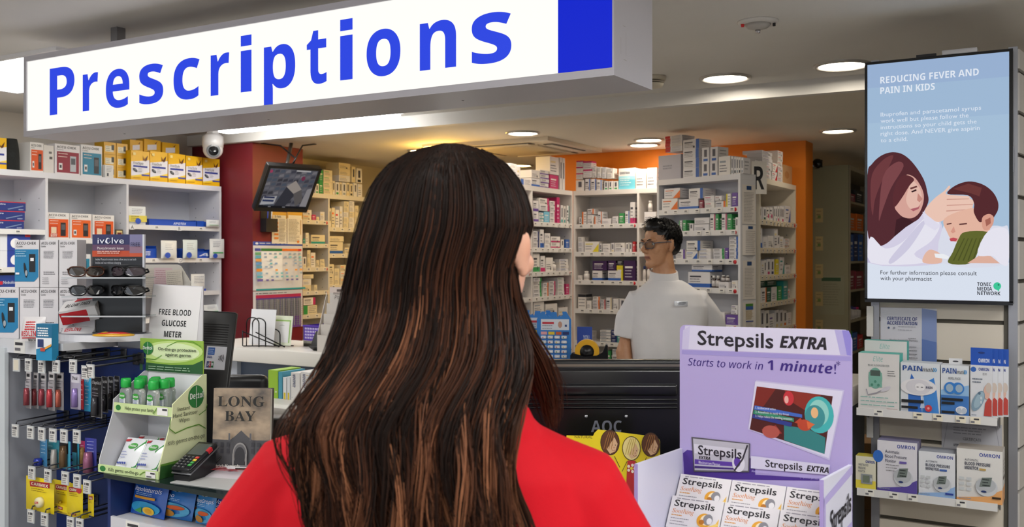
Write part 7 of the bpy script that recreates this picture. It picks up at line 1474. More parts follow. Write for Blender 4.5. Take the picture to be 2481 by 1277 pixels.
onS(2073, 2122, 1106, zs2, 'small yellow and white wrist blood pressure monitor box', '#d8d4c0', [('r', '#e0d04a', 0, 0, 1, 0.26), ('t', '#1f3a94', 'OMRON', 0.5, 0.8, 0.08, 'b', 'l', 0.45), ('t', '#2c3a5a', 'WRIST BLOOD', 0.14, 0.7, 0.07, '', 'l', 0.5), ('t', '#2c3a5a', 'PRESSURE', 0.14, 0.6, 0.07, '', 'l', 0.36), ('t', '#2c3a5a', 'MONITOR', 0.14, 0.5, 0.07, '', 'l', 0.34), ('r', '#8f949a', 0.28, 0.16, 0.84, 0.46), ('r', '#6f7a6a', 0.36, 0.2, 0.7, 0.42), ('e', '#c4c8cc', 0.78, 0.3, 0.05, 0.06)], 0.06, top=[('r', '#cfc04a', 0, 0, 1, 1)])
onS(2125, 2223, 1070, zs2, 'tall white and violet automatic blood pressure monitor box with a blue round flash', '#dad8e0', bp([('e', '#2f6ac0', 0.02, 0.68, 0.13, 0.12), ('t', '#22264a', 'Automatic', 0.2, 0.76, 0.065, '', 'l', 0.36), ('t', '#22264a', 'Blood Pressure', 0.2, 0.67, 0.065, '', 'l', 0.54), ('t', '#22264a', 'Monitor', 0.2, 0.58, 0.065, '', 'l', 0.28), ('r', '#6a5aa8', 0.56, 0.575, 0.74, 0.62), ('x', '#77767c', 0.22, 0.62, 0.53, 0.42, 3, 0.012)], '#5a4a9e'), 0.10, top=[('r', '#8a86a8', 0, 0, 1, 1)], right=[('r', '#8a86a8', 0, 0, 1, 1)])
onS(2225, 2315, 1096, zs2, 'white and pale blue blood pressure monitor box, middle of the large ones', '#dcdee4', bp([('t', '#26304a', 'AUTOMATIC', 0.2, 0.76, 0.045, '', 'l', 0.32), ('t', '#26304a', 'BLOOD PRESSURE', 0.2, 0.67, 0.062, 'b', 'l', 0.66), ('t', '#26304a', 'MONITOR', 0.2, 0.59, 0.062, 'b', 'l', 0.36), ('r', '#4a6ab0', 0.58, 0.59, 0.78, 0.635)] + ICO, '#8fb0dc') + [('r', '#1f3a94', 0.74, 0.09, 0.96, 0.13)], 0.10, top=[('r', '#a8acb8', 0, 0, 1, 1)])
onS(2317, 2430, 1090, zs2, 'white and orange blood pressure monitor box nearest the wall post', '#dcdad8', bp([('t', '#26304a', 'AUTOMATIC', 0.18, 0.77, 0.042, '', 'l', 0.3), ('t', '#26304a', 'BLOOD PRESSURE', 0.18, 0.69, 0.06, 'b', 'l', 0.56), ('t', '#26304a', 'MONITOR', 0.18, 0.61, 0.06, 'b', 'l', 0.3), ('r', '#b89a5a', 0.5, 0.61, 0.64, 0.65)] + ICO, '#e0a468') + [('r', '#3a2a1a', 0.78, 0.1, 0.97, 0.14)], 0.11, right=[('r', '#d8a070', 0, 0, 1, 0.3), ('r', '#4a3a2a', 0.2, 0.44, 0.8, 0.5), ('x', '#8a8074', 0.2, 0.8, 0.8, 0.6, 4, 0.02)], top=[('r', '#b8b0a8', 0, 0, 1, 1)])
FSw = Fr((0, swy), 0)
def wpaper(lab, x0, x1, y0, y1, body, ops, out, name='certificate'): return paper(FSw, name, lab, x0, x1, y0, y1, body, ops, 'certificate', out=out)
wpaper('pale certificate of accreditation with a blue side band pinned on the slat wall', 2134, 2270, 746, 880, '#c9c9d2', [('p', '#7f90be', [(0.74, 0), (1, 0), (1, 0.96), (0.74, 1)]), ('p', '#5a74b0', [(0.74, 0), (1, 0), (1, 0.4), (0.74, 0.45)]), ('t', '#22357a', 'CERTIFICATE OF', 0.12, 0.77, 0.06, 'b', 'l', 0.54), ('t', '#22357a', 'ACCREDITATION', 0.12, 0.69, 0.06, 'b', 'l', 0.54), ('e', '#33456a', 0.15, 0.63, 0.02, 0.02), ('e', '#8a8a9a', 0.25, 0.63, 0.02, 0.02), ('x', '#8a8a96', 0.32, 0.66, 0.66, 0.6, 2, 0.01), ('t', '#33343c', 'Member Community Pharmacy', 0.17, 0.4, 0.032, '', 'l', 0.5), ('x', '#77767c', 0.5, 0.68, 0.45, 0.44, 1, 0.01), ('x', '#77767c', 0.5, 0.7, 0.3, 0.04, 5, 0.012)], 0.004)
wpaper('grey certificate of pharmacy premises hanging below the upper slat shelf', 2282, 2428, 1024, 1092, '#b4b4bc', [('l', '#8a8a94', [(0.03, 0.05), (0.1, 0.95), (0.9, 0.9), (0.97, 0.05)], 0.02), ('x', '#7f7f88', 0.2, 0.8, 0.8, 0.6, 3, 0.03), ('t', '#4a4a52', 'CERTIFICATE', 0.36, 0.36, 0.1, '', 'l', 0.3), ('t', '#4a4a52', 'APPROVAL OF PHARMACY PREMISES', 0.2, 0.12, 0.09, 'b', 'l', 0.6)], 0.006)
for i, (y0, y1, lab) in enumerate([(742, 815, 'strip of white paper hanging beside the slat wall post under the television'), (1000, 1060, 'strip of white paper hanging beside the slat wall post below the shelf')]):
    paper(Fr((0, swy-0.016), 0), 'paper_strip', lab, 2100, 2116, y0, y1, '#cfccc8', [], 'paper', out=0.002)
mb = MB(); q = P(2080, 1085, 4.7); mb.rbox(-0.16, 0.16, -0.12, 0.12, 0.0, q.z+0.05, C('#7a5a34', 0.7), 0.004); mb.art((-0.16, -0.1203, 0), (1, 0, 0), (0, 0, 1), 0.32, q.z+0.05, [('r', '#8d6a40', 0.46, 0.0, 0.54, 1), ('r', '#5f4526', 0, 0.5, 1, 0.503)])
tag(mb.build('cardboard_box', None, (q.x+0.05, q.y, 0), R_(20)), 'tall brown cardboard box standing behind the slat wall shelves', 'box')
# ================================================================== people
def ell(mb, c, r, rot=None, seg=20):
    bm = bmesh.new(); bmesh.ops.create_uvsphere(bm, u_segments=seg, v_segments=seg*2//3, radius=1)
    for v in bm.verts:
        p = Vector((v.co.x*r[0], v.co.y*r[1], v.co.z*r[2]))
        if rot is not None: p = rot @ p
        v.co = p + Vector(c)
    mb.bm(bm, WHITE)
def loft(mb, rings, seg=28, m=None):
    """rings: (cx, cy, z, rx, ry, squareness)"""
    vs = []; fs = []; n = len(rings)
    for cx, cy, z, rx, ry, *e in rings:
        ex = e[0] if e else 1.0
        for k in range(seg):
            a = 2*math.pi*k/seg; ca, sa = math.cos(a), math.sin(a)
            vs.append((cx + rx*abs(ca)**ex*(1 if ca > 0 else -1), cy + ry*abs(sa)**ex*(1 if sa > 0 else -1), z))
    for i in range(n-1):
        for k in range(seg): k2 = (k+1) % seg; fs.append((i*seg+k, i*seg+k2, (i+1)*seg+k2, (i+1)*seg+k))
    fs += [tuple(range(seg))[::-1], tuple((n-1)*seg+k for k in range(seg))]
    mb.add(vs, fs, m or WHITE)
def fuse(mb, voxel, smooth_it=3, fac=0.5):
    """one continuous surface out of the overlapping closed volumes in mb"""
    me = bpy.data.meshes.new('tmp'); me.from_pydata(mb.v, [], mb.f); o = bpy.data.objects.new('tmp', me); COL.objects.link(o)
    rm = o.modifiers.new('r', 'REMESH'); rm.mode = 'VOXEL'; rm.voxel_size = voxel
    sm = o.modifiers.new('s', 'SMOOTH'); sm.iterations = smooth_it; sm.factor = fac
    ev = o.evaluated_get(bpy.context.evaluated_depsgraph_get())
    out = bpy.data.meshes.new_from_object(ev)
    bpy.data.objects.remove(o); bpy.data.meshes.remove(me)
    return out
def mesh_obj(name, me, mats, parent, pick=None):
    me.materials.clear()
    for m in mats: me.materials.append(m)
    if pick: me.polygons.foreach_set('material_index', [pick(p.center) for p in me.polygons])
    else: me.polygons.foreach_set('material_index', [0]*len(me.polygons))
    me.polygons.foreach_set('use_smooth', [True]*len(me.polygons)); me.name = name
    o = bpy.data.objects.new(name, me); COL.objects.link(o); o.parent = parent
    return o
def wrinkle(me, fn):
    n = len(me.vertices); co = np.empty(n*3); me.vertices.foreach_get('co', co); co = co.reshape(-1, 3)
    no = np.empty(n*3); me.vertex_normals.foreach_get('vector', no); no = no.reshape(-1, 3)
    d = np.array([fn(Vector(c)) for c in co]); co += no*d[:, None]
    me.vertices.foreach_set('co', co.ravel()); me.update()
def head(mb, M, sc=1.0):
    b = MB()
    ell(b, (0, 0.015, 0.03), (0.074, 0.096, 0.088)); ell(b, (0, -0.03, -0.028), (0.062, 0.060, 0.084)); ell(b, (0, -0.033, -0.072), (0.050, 0.052, 0.040)); ell(b, (0, -0.070, -0.095), (0.028, 0.022, 0.022))
    b.tube([(0, -0.082, 0.018), (0, -0.097, 0.0), (0, -0.115, -0.024), (0, -0.110, -0.033)], [0.008, 0.009, 0.0112, 0.009], WHITE, 10)
    for s in (-1, 1):
        ell(b, (s*0.011, -0.098, -0.031), (0.009, 0.010, 0.008)); ell(b, (s*0.030, -0.076, 0.024), (0.028, 0.014, 0.009)); ell(b, (s*0.043, -0.064, -0.022), (0.021, 0.020, 0.019))
        ell(b, (s*0.075, 0.012, -0.004), (0.008, 0.018, 0.029), Matrix.Rotation(s*0.35, 3, 'Z')); ell(b, (s*0.080, 0.017, 0.004), (0.005, 0.014, 0.021), Matrix.Rotation(s*0.5, 3, 'Z')); ell(b, (s*0.074, 0.004, -0.03), (0.008, 0.010, 0.012))
    ell(b, (0, -0.085, -0.056), (0.025, 0.010, 0.006)); ell(b, (0, -0.084, -0.067), (0.021, 0.010, 0.007))
    mb.add([M @ (Vector(v)*sc) for v in b.v], b.f, WHITE)
def hand(mb, wrist, d, side, curl=0.35, up=Vector((0, 0, 1))):
    """five fingers on a palm; d = pointing direction, side = where the thumb goes"""
    d = Vector(d).normalized(); s = (Vector(side) - d*Vector(side).dot(d)).normalized(); n = d.cross(s).normalized()
    w = Vector(wrist)
    B = Matrix((s, n, d)).transposed()
    ell(mb, w + d*0.05, (0.041, 0.016, 0.052), B)
    for i, (off, L) in enumerate([(0.030, 0.070), (0.010, 0.080), (-0.011, 0.074), (-0.030, 0.058)]):
        p = w + d*0.09 + s*off; pts = [w + d*0.06 + s*off*0.8, p]; a = 0
        for k in range(3):
            a += curl*(0.7+0.25*k); q = d*math.cos(a) + n*math.sin(a); p = p + q*L*(0.45, 0.32, 0.25)[k]; pts.append(p)
        mb.tube(pts, [0.009, 0.009, 0.0085, 0.008, 0.0065], WHITE, 8)
    p = w + d*0.025 + s*0.032; mb.tube([w + d*0.015 + s*0.012, p, p + (d*0.7+s*0.6).normalized()*0.035, p + (d*0.9+s*0.45).normalized()*0.062 + n*0.008], [0.011, 0.0105, 0.0095, 0.007], WHITE, 8)
def foot(mb, ankle, fwd):
    a = Vector(ankle); f = Vector(fwd).normalized()
    mb.tube([a + Vector((0, 0, 0.02)) - f*0.045, Vector((a.x, a.y, 0.04)) - f*0.04, Vector((a.x, a.y, 0.042)) + f*0.06, Vector((a.x, a.y, 0.030)) + f*0.15, Vector((a.x, a.y, 0.028)) + f*0.185], [0.036, 0.04, 0.042, 0.036, 0.022], WHITE, 12)
def strand_mesh(name, paths, radius, mat, parent, attrs):
    """paths: (N, K, 3) array of strand points -> one mesh of three sided tapering strands"""
    N, K, _ = paths.shape
    d = np.gradient(paths, axis=1); d /= np.linalg.norm(d, axis=2, keepdims=True)+1e-9
    ref = np.zeros_like(d); ref[..., 1] = 1.0; ref[..., 0] = 0.3
    x = np.cross(d, ref); x /= np.linalg.norm(x, axis=2, keepdims=True)+1e-9
    y = np.cross(d, x)
    t = np.linspace(0, 1, K); rad = radius[:, None]*(1.0 - 0.75*t[None, :]**3)
    V = np.empty((N, K, 3, 3))
    for j in range(3):
        a = 2*math.pi*j/3; V[:, :, j] = paths + (x*math.cos(a) + y*math.sin(a))*rad[..., None]
    V = V.reshape(-1, 3)
    i = np.arange(N)[:, None, None]*K*3; k = np.arange(K-1)[None, :, None]*3; j = np.arange(3)[None, None, :]; j2 = (j+1) % 3
    F = np.stack([i+k+j, i+k+j2, i+k+3+j2, i+k+3+j], axis=-1).reshape(-1, 4)
    me = bpy.data.meshes.new(name); me.vertices.add(len(V)); me.vertices.foreach_set('co', V.ravel())
    me.loops.add(F.size); me.loops.foreach_set('vertex_index', F.ravel().astype(np.int32))
    me.polygons.add(len(F)); me.polygons.foreach_set('loop_start', np.arange(0, F.size, 4, dtype=np.int32))
    me.polygons.foreach_set('use_smooth', np.ones(len(F), dtype=bool))
    for nm, arr in attrs.items():
        at = me.attributes.new(nm, 'FLOAT', 'POINT'); at.data.foreach_set('value', np.repeat(arr.reshape(-1), 3).astype(np.float32))
    me.update(calc_edges=True); me.materials.append(mat)
    o = bpy.data.objects.new(name, me); COL.objects.link(o); o.parent = parent
    return o
def hair_mat(name, c0, c1, c2, rough=0.34):
    """strand colour from dark to light by strand, lighter towards the tips (dyed lengths)"""
    m = bpy.data.materials.new(name); m.use_nodes = True; nt = m.node_tree; b = nt.nodes['Principled BSDF']; L = nt.links.new
    a1 = nt.nodes.new('ShaderNodeAttribute'); a1.attribute_name = 'tone'
    r = nt.nodes.new('ShaderNodeValToRGB'); e = r.color_ramp.elements; e[0].color = lin(c0); e[0].position = 0.15; e[1].color = lin(c2); e[1].position = 0.95
    k = e.new(0.55); k.color = lin(c1)
    L(a1.outputs['Fac'], r.inputs[0]); L(r.outputs[0], b.inputs['Base Color'])
    b.inputs['Roughness'].default_value = rough; b.inputs['Specular IOR Level'].default_value = 0.16
    return m

# ------------------------------------------------------------------ the customer, seen from behind
WX0 = (1085-CXP)/F_PX*1.3
wp = P(1085, HZ, 1.3)
wo = thing('person', 'person in a red coat with long dark brown hair, back turned at the counter', 'person', (wp.x, wp.y, 0), TH)
def lx(px, y=0.0): return (px-CXP)/F_PX*(1.3+y) - WX0
def lz(py, y=0.0): return CAM_Z - (py-HZ)/F_PX*(1.3+y)
SKINW = noisy('fair_skin', '#d79f86', '#deaa92', 30, 0.45)
mb = MB()
Mh = Matrix.Translation((0.036, 0.0, 1.531)) @ Matrix.Rotation(R_(158), 4, 'Z')
head(mb, Mh, 0.97)
mb.tube([(0.024, 0.0, 1.47), (0.018, -0.012, 1.40), (0.012, -0.015, 1.30)], [0.052, 0.054, 0.075], WHITE, 16)
mt = MB()
loft(mt, [(0, 0.0, 0.80, 0.15, 0.10), (0, 0, 0.88, 0.165, 0.115), (0, 0, 1.0, 0.13, 0.095), (0, 0, 1.15, 0.145, 0.105), (0, -0.01, 1.22, 0.15, 0.10), (0.0, -0.012, 1.27, 0.11, 0.075), (0.008, -0.014, 1.32, 0.06, 0.055)])
for s in (-1, 1):
    mt.tube([(s*0.09, -0.01, 1.23), (s*0.155, -0.005, 1.205), (s*0.225, 0.0, 1.12), (s*0.25, 0.01, 0.98), (s*0.21, 0.14, 0.96), (s*0.16, 0.27, 0.985)], [0.055, 0.058, 0.048, 0.042, 0.036, 0.026], WHITE, 14)
    hand(mt, (s*0.155, 0.285, 0.988), (-s*0.25, 1, 0.02), (-s, 0.2, 0.1), 0.25)
    mb.tube([(s*0.085, 0, 0.84), (s*0.095, 0.0, 0.62), (s*0.09, 0.005, 0.46), (s*0.09, -0.01, 0.30), (s*0.09, 0.0, 0.07)], [0.085, 0.075, 0.052, 0.05, 0.034], WHITE, 14)
    foot(mb, (s*0.09, 0.0, 0.07), (s*0.15, 1, 0))
LEAN = Matrix.Translation((-0.016, 0, 1.2)) @ Matrix.Rotation(R_(3.2), 4, 'Y') @ Matrix.Translation((0, 0, -1.2))
mb.add([LEAN @ Vector(v) for v in mt.v], mt.f, WHITE)
body = fuse(mb, 0.0045)
LIPW = C('#b56a62', 0.4); Mi_ = Mh.inverted()
def pickw(c):
    q = Mi_ @ c
    return 1 if abs(q.x) < 0.024 and q.y < -0.08 and -0.074 < q.z < -0.049 else 0
mesh_obj('body', body, [SKINW, LIPW], wo, pickw)
for s in (-1, 1):
    m2 = MB(); m2.M = Mh @ Matrix.Translation((s*0.030, -0.0655, 0.004)); bm = bmesh.new(); bmesh.ops.create_uvsphere(bm, u_segments=14, v_segments=10, radius=0.0115); m2.bm(bm, C('#e8e4e0', 0.15), True)
    m2.M = m2.M @ Matrix.Rotation(math.pi/2, 4, 'X'); m2.lathe([(0.0055, 0.0100), (0.0035, 0.0116), (0.0, 0.0119)], C('#3a241a', 0.1), 12); m2.build('eye', wo)
# coat
REDC = bpy.data.materials.new('red_coat_cloth'); REDC.use_nodes = True
nt = REDC.node_tree; b_ = nt.nodes['Principled BSDF']; b_.inputs['Base Color'].default_value = lin('#c40a1d'); b_.inputs['Roughness'].default_value = 0.75
b_.inputs['Specular IOR Level'].default_value = 0.2
tc = nt.nodes.new('ShaderNodeTexCoord'); nz = nt.nodes.new('ShaderNodeTexNoise'); nz.inputs['Scale'].default_value = 420; bp_ = nt.nodes.new('ShaderNodeBump'); bp_.inputs['Strength'].default_value = 0.12; bp_.inputs['Distance'].default_value = 0.002
nt.links.new(tc.outputs['Object'], nz.inputs['Vector']); nt.links.new(nz.outputs['Fac'], bp_.inputs['Height']); nt.links.new(bp_.outputs[0], b_.inputs['Normal'])
mb = MB()
loft(mb, [(0, 0.0, 0.62, 0.235, 0.165, 0.9), (0, 0, 0.80, 0.225, 0.16, 0.9), (0, 0, 0.98, 0.205, 0.145, 0.9), (0, -0.005, 1.10, 0.215, 0.145, 0.9), (0.0, -0.01, 1.19, 0.225, 0.138, 0.9), (0.0, -0.012, 1.245, 0.20, 0.128, 0.92), (0.004, -0.014, 1.28, 0.15, 0.112, 0.95), (0.008, -0.014, 1.305, 0.105, 0.092), (0.01, -0.014, 1.318, 0.08, 0.075)], 40)
for s in (-1, 1):
    mb.tube([(s*0.11, -0.012, 1.225), (s*0.185, -0.008, 1.20), (s*0.242, 0.0, 1.12), (s*0.268, 0.008, 0.98), (s*0.225, 0.13, 0.965), (s*0.172, 0.245, 0.985)], [0.078, 0.078, 0.07, 0.062, 0.055, 0.045], WHITE, 18)
# folded collar, higher towards the shoulder that shows
ring = []
for k in range(25):
    a = 2*math.pi*k/24; ring.append((0.014+0.085*math.cos(a), -0.012+0.078*math.sin(a), 1.300+0.006*math.cos(a)))
mb.tube(ring, 0.024, WHITE, 10)
ring = [(0.014+0.105*math.cos(R_(a)), -0.012+0.09*math.sin(R_(a)), 1.292) for a in range(-200, 30, 15)]
mb.tube(ring, [0.012+0.012*math.sin(math.pi*k/(len(ring)-1)) for k in range(len(ring))], WHITE, 10)
mb.v = [tuple(LEAN @ Vector(v)) for v in mb.v]
coat = fuse(mb, 0.006, 5)
def cloth(c):
    p = Vector((c.x*3.0, c.y*3.0, c.z*1.6)); f = noise.noise(p*2.2)*0.006 + noise.noise(Vector((c.x*9+c.z*5, c.y*9, c.z*7-c.x*4)))*0.004
    return f
wrinkle(coat, cloth)
mesh_obj('coat', coat, [REDC], wo)
m2 = MB(); m2.tube([(0.21, -0.078, 1.245), (0.245, -0.07, 1.19), (0.262, -0.062, 1.11), (0.27, -0.055, 1.02)], 0.0022, C('#8f0818', 0.8), 6) if False else None
mb = MB()
for s in (-1, 1): mb.tube([(s*0.085, 0, 0.90), (s*0.10, 0.0, 0.62), (s*0.095, 0.005, 0.46), (s*0.095, -0.01, 0.30), (s*0.093, 0.0, 0.09)], [0.10, 0.088, 0.066, 0.06, 0.048], WHITE, 16)
mesh_obj('trousers', fuse(mb, 0.008), [C('#1c2230', 0.8)], wo)
for s in (-1, 1):
    mb = MB(); foot(mb, (s*0.09, 0, 0.07), (s*0.15, 1, 0)); 
    for i, v in enumerate(mb.v): mb.v[i] = (s*0.09+(v[0]-s*0.09)*1.12, v[1]*1.06, max(0.0, v[2]*1.1-0.006))
    mesh_obj('shoe', fuse(mb, 0.006), [C('#151517', 0.4)], wo)
# hair
rng = np.random.default_rng(11)
PY = np.array([348, 356, 368, 385, 410, 450, 500, 550, 600, 650, 700, 750, 800, 850, 900, 950, 1000, 1050, 1100, 1150, 1200, 1277, 1360, 1430])
LFT = np.array([1075, 1035, 1000, 968, 940, 913, 893, 878, 864, 857, 849, 842, 826, 806, 778, 748, 722, 712, 722, 735, 745, 752, 770, 790])
RGT = np.array([1105, 1145, 1180, 1208, 1235, 1262, 1280, 1286, 1270, 1251, 1252, 1262, 1272, 1282, 1282, 1268, 1256, 1250, 1250, 1256, 1266, 1290, 1290, 1270])
DEP = np.array([0.018, 0.040, 0.058, 0.076, 0.093, 0.106, 0.115, 0.117, 0.114, 0.109, 0.105, 0.104, 0.107, 0.114, 0.126, 0.144, 0.160, 0.168, 0.172, 0.174, 0.175, 0.175, 0.172, 0.168])
def env(py, s, k):
    """hair envelope: row, position across (-1..1), layer factor -> local point"""
    l, r, D = np.interp(py, PY, LFT), np.interp(py, PY, RGT), np.interp(py, PY, DEP)
    s2 = np.clip(s, -1.08, 1.08); bl = np.clip((py-760)/260.0, 0, 1); back = np.sqrt(np.clip(1 - np.abs(s2)**(2+4*bl)*0.97, 0.0, 1)); back = np.maximum(back, 0.80*bl)
    y = -(D*k)*back - 0.004
    px = (l+r)/2 + s2*(r-l)/2*(0.965+0.035*k)
    sc = (1.3 + y)/F_PX
    return np.stack([(px-CXP)*sc*1.0 - WX0 + (y*0)*px, y + 0*px, CAM_Z - (py-HZ)*sc + 0*px], axis=-1)
def make_strands(N, s_lo, s_hi, k_lo, k_hi, end_lo, end_hi, nclump, K=26, wave=0.009, r0=0.0010, start=(348, 372)):
    cs = rng.uniform(s_lo, s_hi, nclump); cph = rng.uniform(0, 6.28, nclump); cend = rng.uniform(end_lo, end_hi, nclump); ctone = rng.uniform(0, 1, nclump); cw = rng.uniform(0.5, 1.4, nclump)
    ci = rng.integers(0, nclump, N)
    s = np.clip(cs[ci] + rng.normal(0, 0.055, N), s_lo, s_hi); k = rng.uniform(k_lo, k_hi, N)
    e = cend[ci] + rng.normal(0, 25, N); st = rng.uniform(*start, N)
    t = np.linspace(0, 1, K)[None, :]
    py = st[:, None] + (e-st)[:, None]*(0.35*t + 0.65*t)
    pull = np.clip((py-800)/450, 0, 1)*0.6
    ss = s[:, None]*(1-pull) + cs[ci][:, None]*pull
    P_ = env(py, ss, k[:, None])
    amp = wave*np.clip((py-560)/500, 0, 1)*cw[ci][:, None]
    ph = cph[ci][:, None] + rng.normal(0, 0.25, N)[:, None]
    P_[..., 0] += amp*np.sin(py/75.0 + ph) + rng.normal(0, 0.0012, (N, 1))
    P_[..., 1] += amp*0.7*np.cos(py/83.0 + ph*1.3)
    tone = np.clip((0.10 + 0.50*ctone[ci]**2 + rng.normal(0, 0.08, N))[:, None]*(0.45+0.55*np.clip((py-430)/350, 0, 1)) + 0.30*np.clip((py-620)/650, 0, 1)*ctone[ci][:, None], 0, 1)
    return P_, r0*rng.uniform(0.7, 1.25, N), tone
HM = hair_mat('brown_hair', '#1c120e', '#523020', '#a87050', 0.52)
hp = MB()
def shell(u, v):
    py = 352 + v*(1330-352); p = env(np.array(py), np.array(-0.99+1.98*u), np.array(0.90)); return (float(p[0]), float(p[1]), float(p[2]))
hp.grid(shell, 30, 40, C('#170e0b', 0.6)); hairobj = hp.build('hair', wo)
mb = MB(); ell(mb, (0, 0.020, 0.034), (0.0765, 0.0975, 0.0885)); ell(mb, (0, -0.02, 0.078), (0.060, 0.060, 0.040)); capm = fuse(mb, 0.005, 2)
bmh = bmesh.new(); bmh.from_mesh(capm)
bmesh.ops.delete(bmh, geom=[f for f in bmh.faces if (lambda c: (c.y < -0.058 and c.z < 0.075) or (c.z < 0.03 and c.y < -0.02) or c.z < -0.03)(f.calc_center_median())], context='FACES'); bmh.to_mesh(capm); bmh.free(); capm.transform(Mh @ Matrix.Scale(0.97, 4))
mesh_obj('hair_cap', capm, [C('#1c120e', 0.6)], hairobj)
parts_ = [make_strands(2600, -1.0, 1.0, 0.93, 1.03, 1240, 1400, 80),
          make_strands(500, -0.72, 0.62, 1.0, 1.05, 1180, 1380, 26, wave=0.010, r0=0.0011),
          make_strands(220, -1.06, -0.86, 0.95, 1.05, 1020, 1330, 14, wave=0.014, r0=0.0008)]
PP = np.concatenate([p[0] for p in parts_]); RR = np.concatenate([p[1] for p in parts_]); TT = np.concatenate([p[2] for p in parts_])
strand_mesh('hair_strands', PP, RR, HM, hairobj, {'tone': TT})
# lock falling forward over the collar side
N = 420; K = 24; t = np.linspace(0, 1, K)[None, :]
pyk = np.array([560, 640, 720, 800, 870, 930, 980, 1040]); pxk = np.array([1236, 1236, 1244, 1264, 1296, 1318, 1330, 1338]); wdk = np.array([6, 8, 12, 20, 28, 30, 24, 14]); ydk = np.array([-0.02, -0.03, -0.022, -0.005, 0.02, 0.045, 0.062, 0.075])
e = rng.uniform(900, 1045, N); py = 560 + (e-560)[:, None]*t; o_ = rng.normal(0, 0.55, N)[:, None]
yy = np.interp(py, pyk, ydk) + rng.normal(0, 0.008, N)[:, None]
pxx = np.interp(py, pyk, pxk) + o_*np.interp(py, pyk, wdk) + 6*np.sin(py/60 + rng.uniform(0, 6.28, 12)[rng.integers(0, 12, N)][:, None])*np.clip((py-700)/300, 0, 1)
sc = (1.3+yy)/F_PX; LP_ = np.stack([(pxx-CXP)*sc - WX0, yy, CAM_Z-(py-HZ)*sc], axis=-1)
tone = np.clip(rng.uniform(0.05, 0.4, N)[:, None] + 0.2*t, 0, 1)
strand_mesh('front_lock', LP_, 0.0010*rng.uniform(0.7, 1.2, N), HM, hairobj, {'tone': tone})

# ------------------------------------------------------------------ the pharmacist
MX0 = (1610-CXP)/F_PX*4.8
mp_ = P(1610, HZ, 4.8)
mo = thing('person', 'person in a white collared tunic and glasses standing in the dispensary looking aside', 'person', (mp_.x, mp_.y, 0), TH)
def mx(px): return (px-1610)/F_PX*4.8
def mz(py): return CAM_Z - (py-HZ)/F_PX*4.8
SKINM = noisy('tan_skin', '#c28d68', '#ca9772', 30, 0.45)
Mm = Matrix.Translation((-0.022, 0.0, 1.578)) @ Matrix.Rotation(R_(-60), 4, 'Z') @ Matrix.Rotation(R_(4), 4, 'X')
mb = MB(); head(mb, Mm, 0.985)
mb.tube([(-0.012, 0.014, 1.53), (0.0, 0.018, 1.45), (0.008, 0.02, 1.36)], [0.054, 0.056, 0.078], WHITE, 16)
cx = 0.02
loft(mb, [(cx, 0.02, 0.80, 0.16, 0.11), (cx, 0.02, 0.92, 0.165, 0.115), (cx, 0.02, 1.05, 0.15, 0.105), (cx, 0.02, 1.2, 0.17, 0.115), (cx, 0.02, 1.30, 0.185, 0.11), (cx, 0.02, 1.355, 0.14, 0.085), (cx, 0.02, 1.39, 0.075, 0.065)])
LA = [(-0.07, 0.02, 1.28), (-0.135, 0.02, 1.285), (-0.182, 0.03, 1.19), (-0.198, 0.04, 1.04), (-0.19, 0.0, 0.92), (-0.17, -0.03, 0.80)]
RA = [(0.10, 0.02, 1.28), (0.175, 0.02, 1.285), (0.245, 0.05, 1.19), (0.278, 0.08, 1.06), (0.235, -0.02, 0.98), (0.16, -0.10, 0.93)]
mb.tube(LA, [0.052, 0.052, 0.046, 0.042, 0.038, 0.027], WHITE, 14); hand(mb, (-0.168, -0.034, 0.785), (0.06, -0.1, -1), (0.2, -1, 0), 0.35)
mb.tube(RA, [0.052, 0.052, 0.046, 0.042, 0.036, 0.026], WHITE, 14); hand(mb, (0.15, -0.115, 0.925), (-0.6, -0.8, -0.25), (0, 0, 1), 0.3)
for s in (-1, 1):
    mb.tube([(cx+s*0.085, 0.02, 0.84), (cx+s*0.095, 0.02, 0.64), (cx+s*0.095, 0.02, 0.47), (cx+s*0.095, 0.03, 0.30), (cx+s*0.095, 0.02, 0.07)], [0.088, 0.078, 0.056, 0.052, 0.036], WHITE, 14)
    foot(mb, (cx+s*0.095, 0.02, 0.07), (s*0.2, -1, 0))
bodym = fuse(mb, 0.0045, 2)
Mmi = Mm.inverted(); LIPM = C('#9a6450', 0.5); MOUTH = C('#80483c', 0.5); TEETH = C('#d8d0c8', 0.3)
def pickm(c):
    q = Mmi @ c / 0.985
    if abs(q.x) < 0.024 and q.y < -0.078:
        if -0.0635 < q.z < -0.0595 and abs(q.x) < 0.018: return 2
        if -0.0705 < q.z < -0.0525 and abs(q.x) < 0.021: return 1
    return 0
mesh_obj('body', bodym, [SKINM, LIPM, MOUTH], mo, pickm)
for s in (-1, 1):
    m2 = MB(); m2.M = Mm @ Matrix.Translation((s*0.030, -0.0655, 0.004)); bm = bmesh.new(); bmesh.ops.create_uvsphere(bm, u_segments=14, v_segments=10, radius=0.0098); m2.bm(bm, C('#e4dfd8', 0.15), True)
    m2.M = m2.M @ Matrix.Rotation(math.pi/2, 4, 'X'); m2.lathe([(0.0060, 0.0080), (0.0035, 0.0099), (0.0, 0.0102)], C('#1a100c', 0.1), 12); m2.build('eye', mo)
    m2 = MB(); m2.M = Mm; m2.tube([(s*0.014, -0.092, 0.022), (s*0.03, -0.0915, 0.028), (s*0.049, -0.078, 0.025)], [0.0018, 0.0032, 0.0016], C('#17110e', 0.8), 6); m2.build('eyebrow', mo)
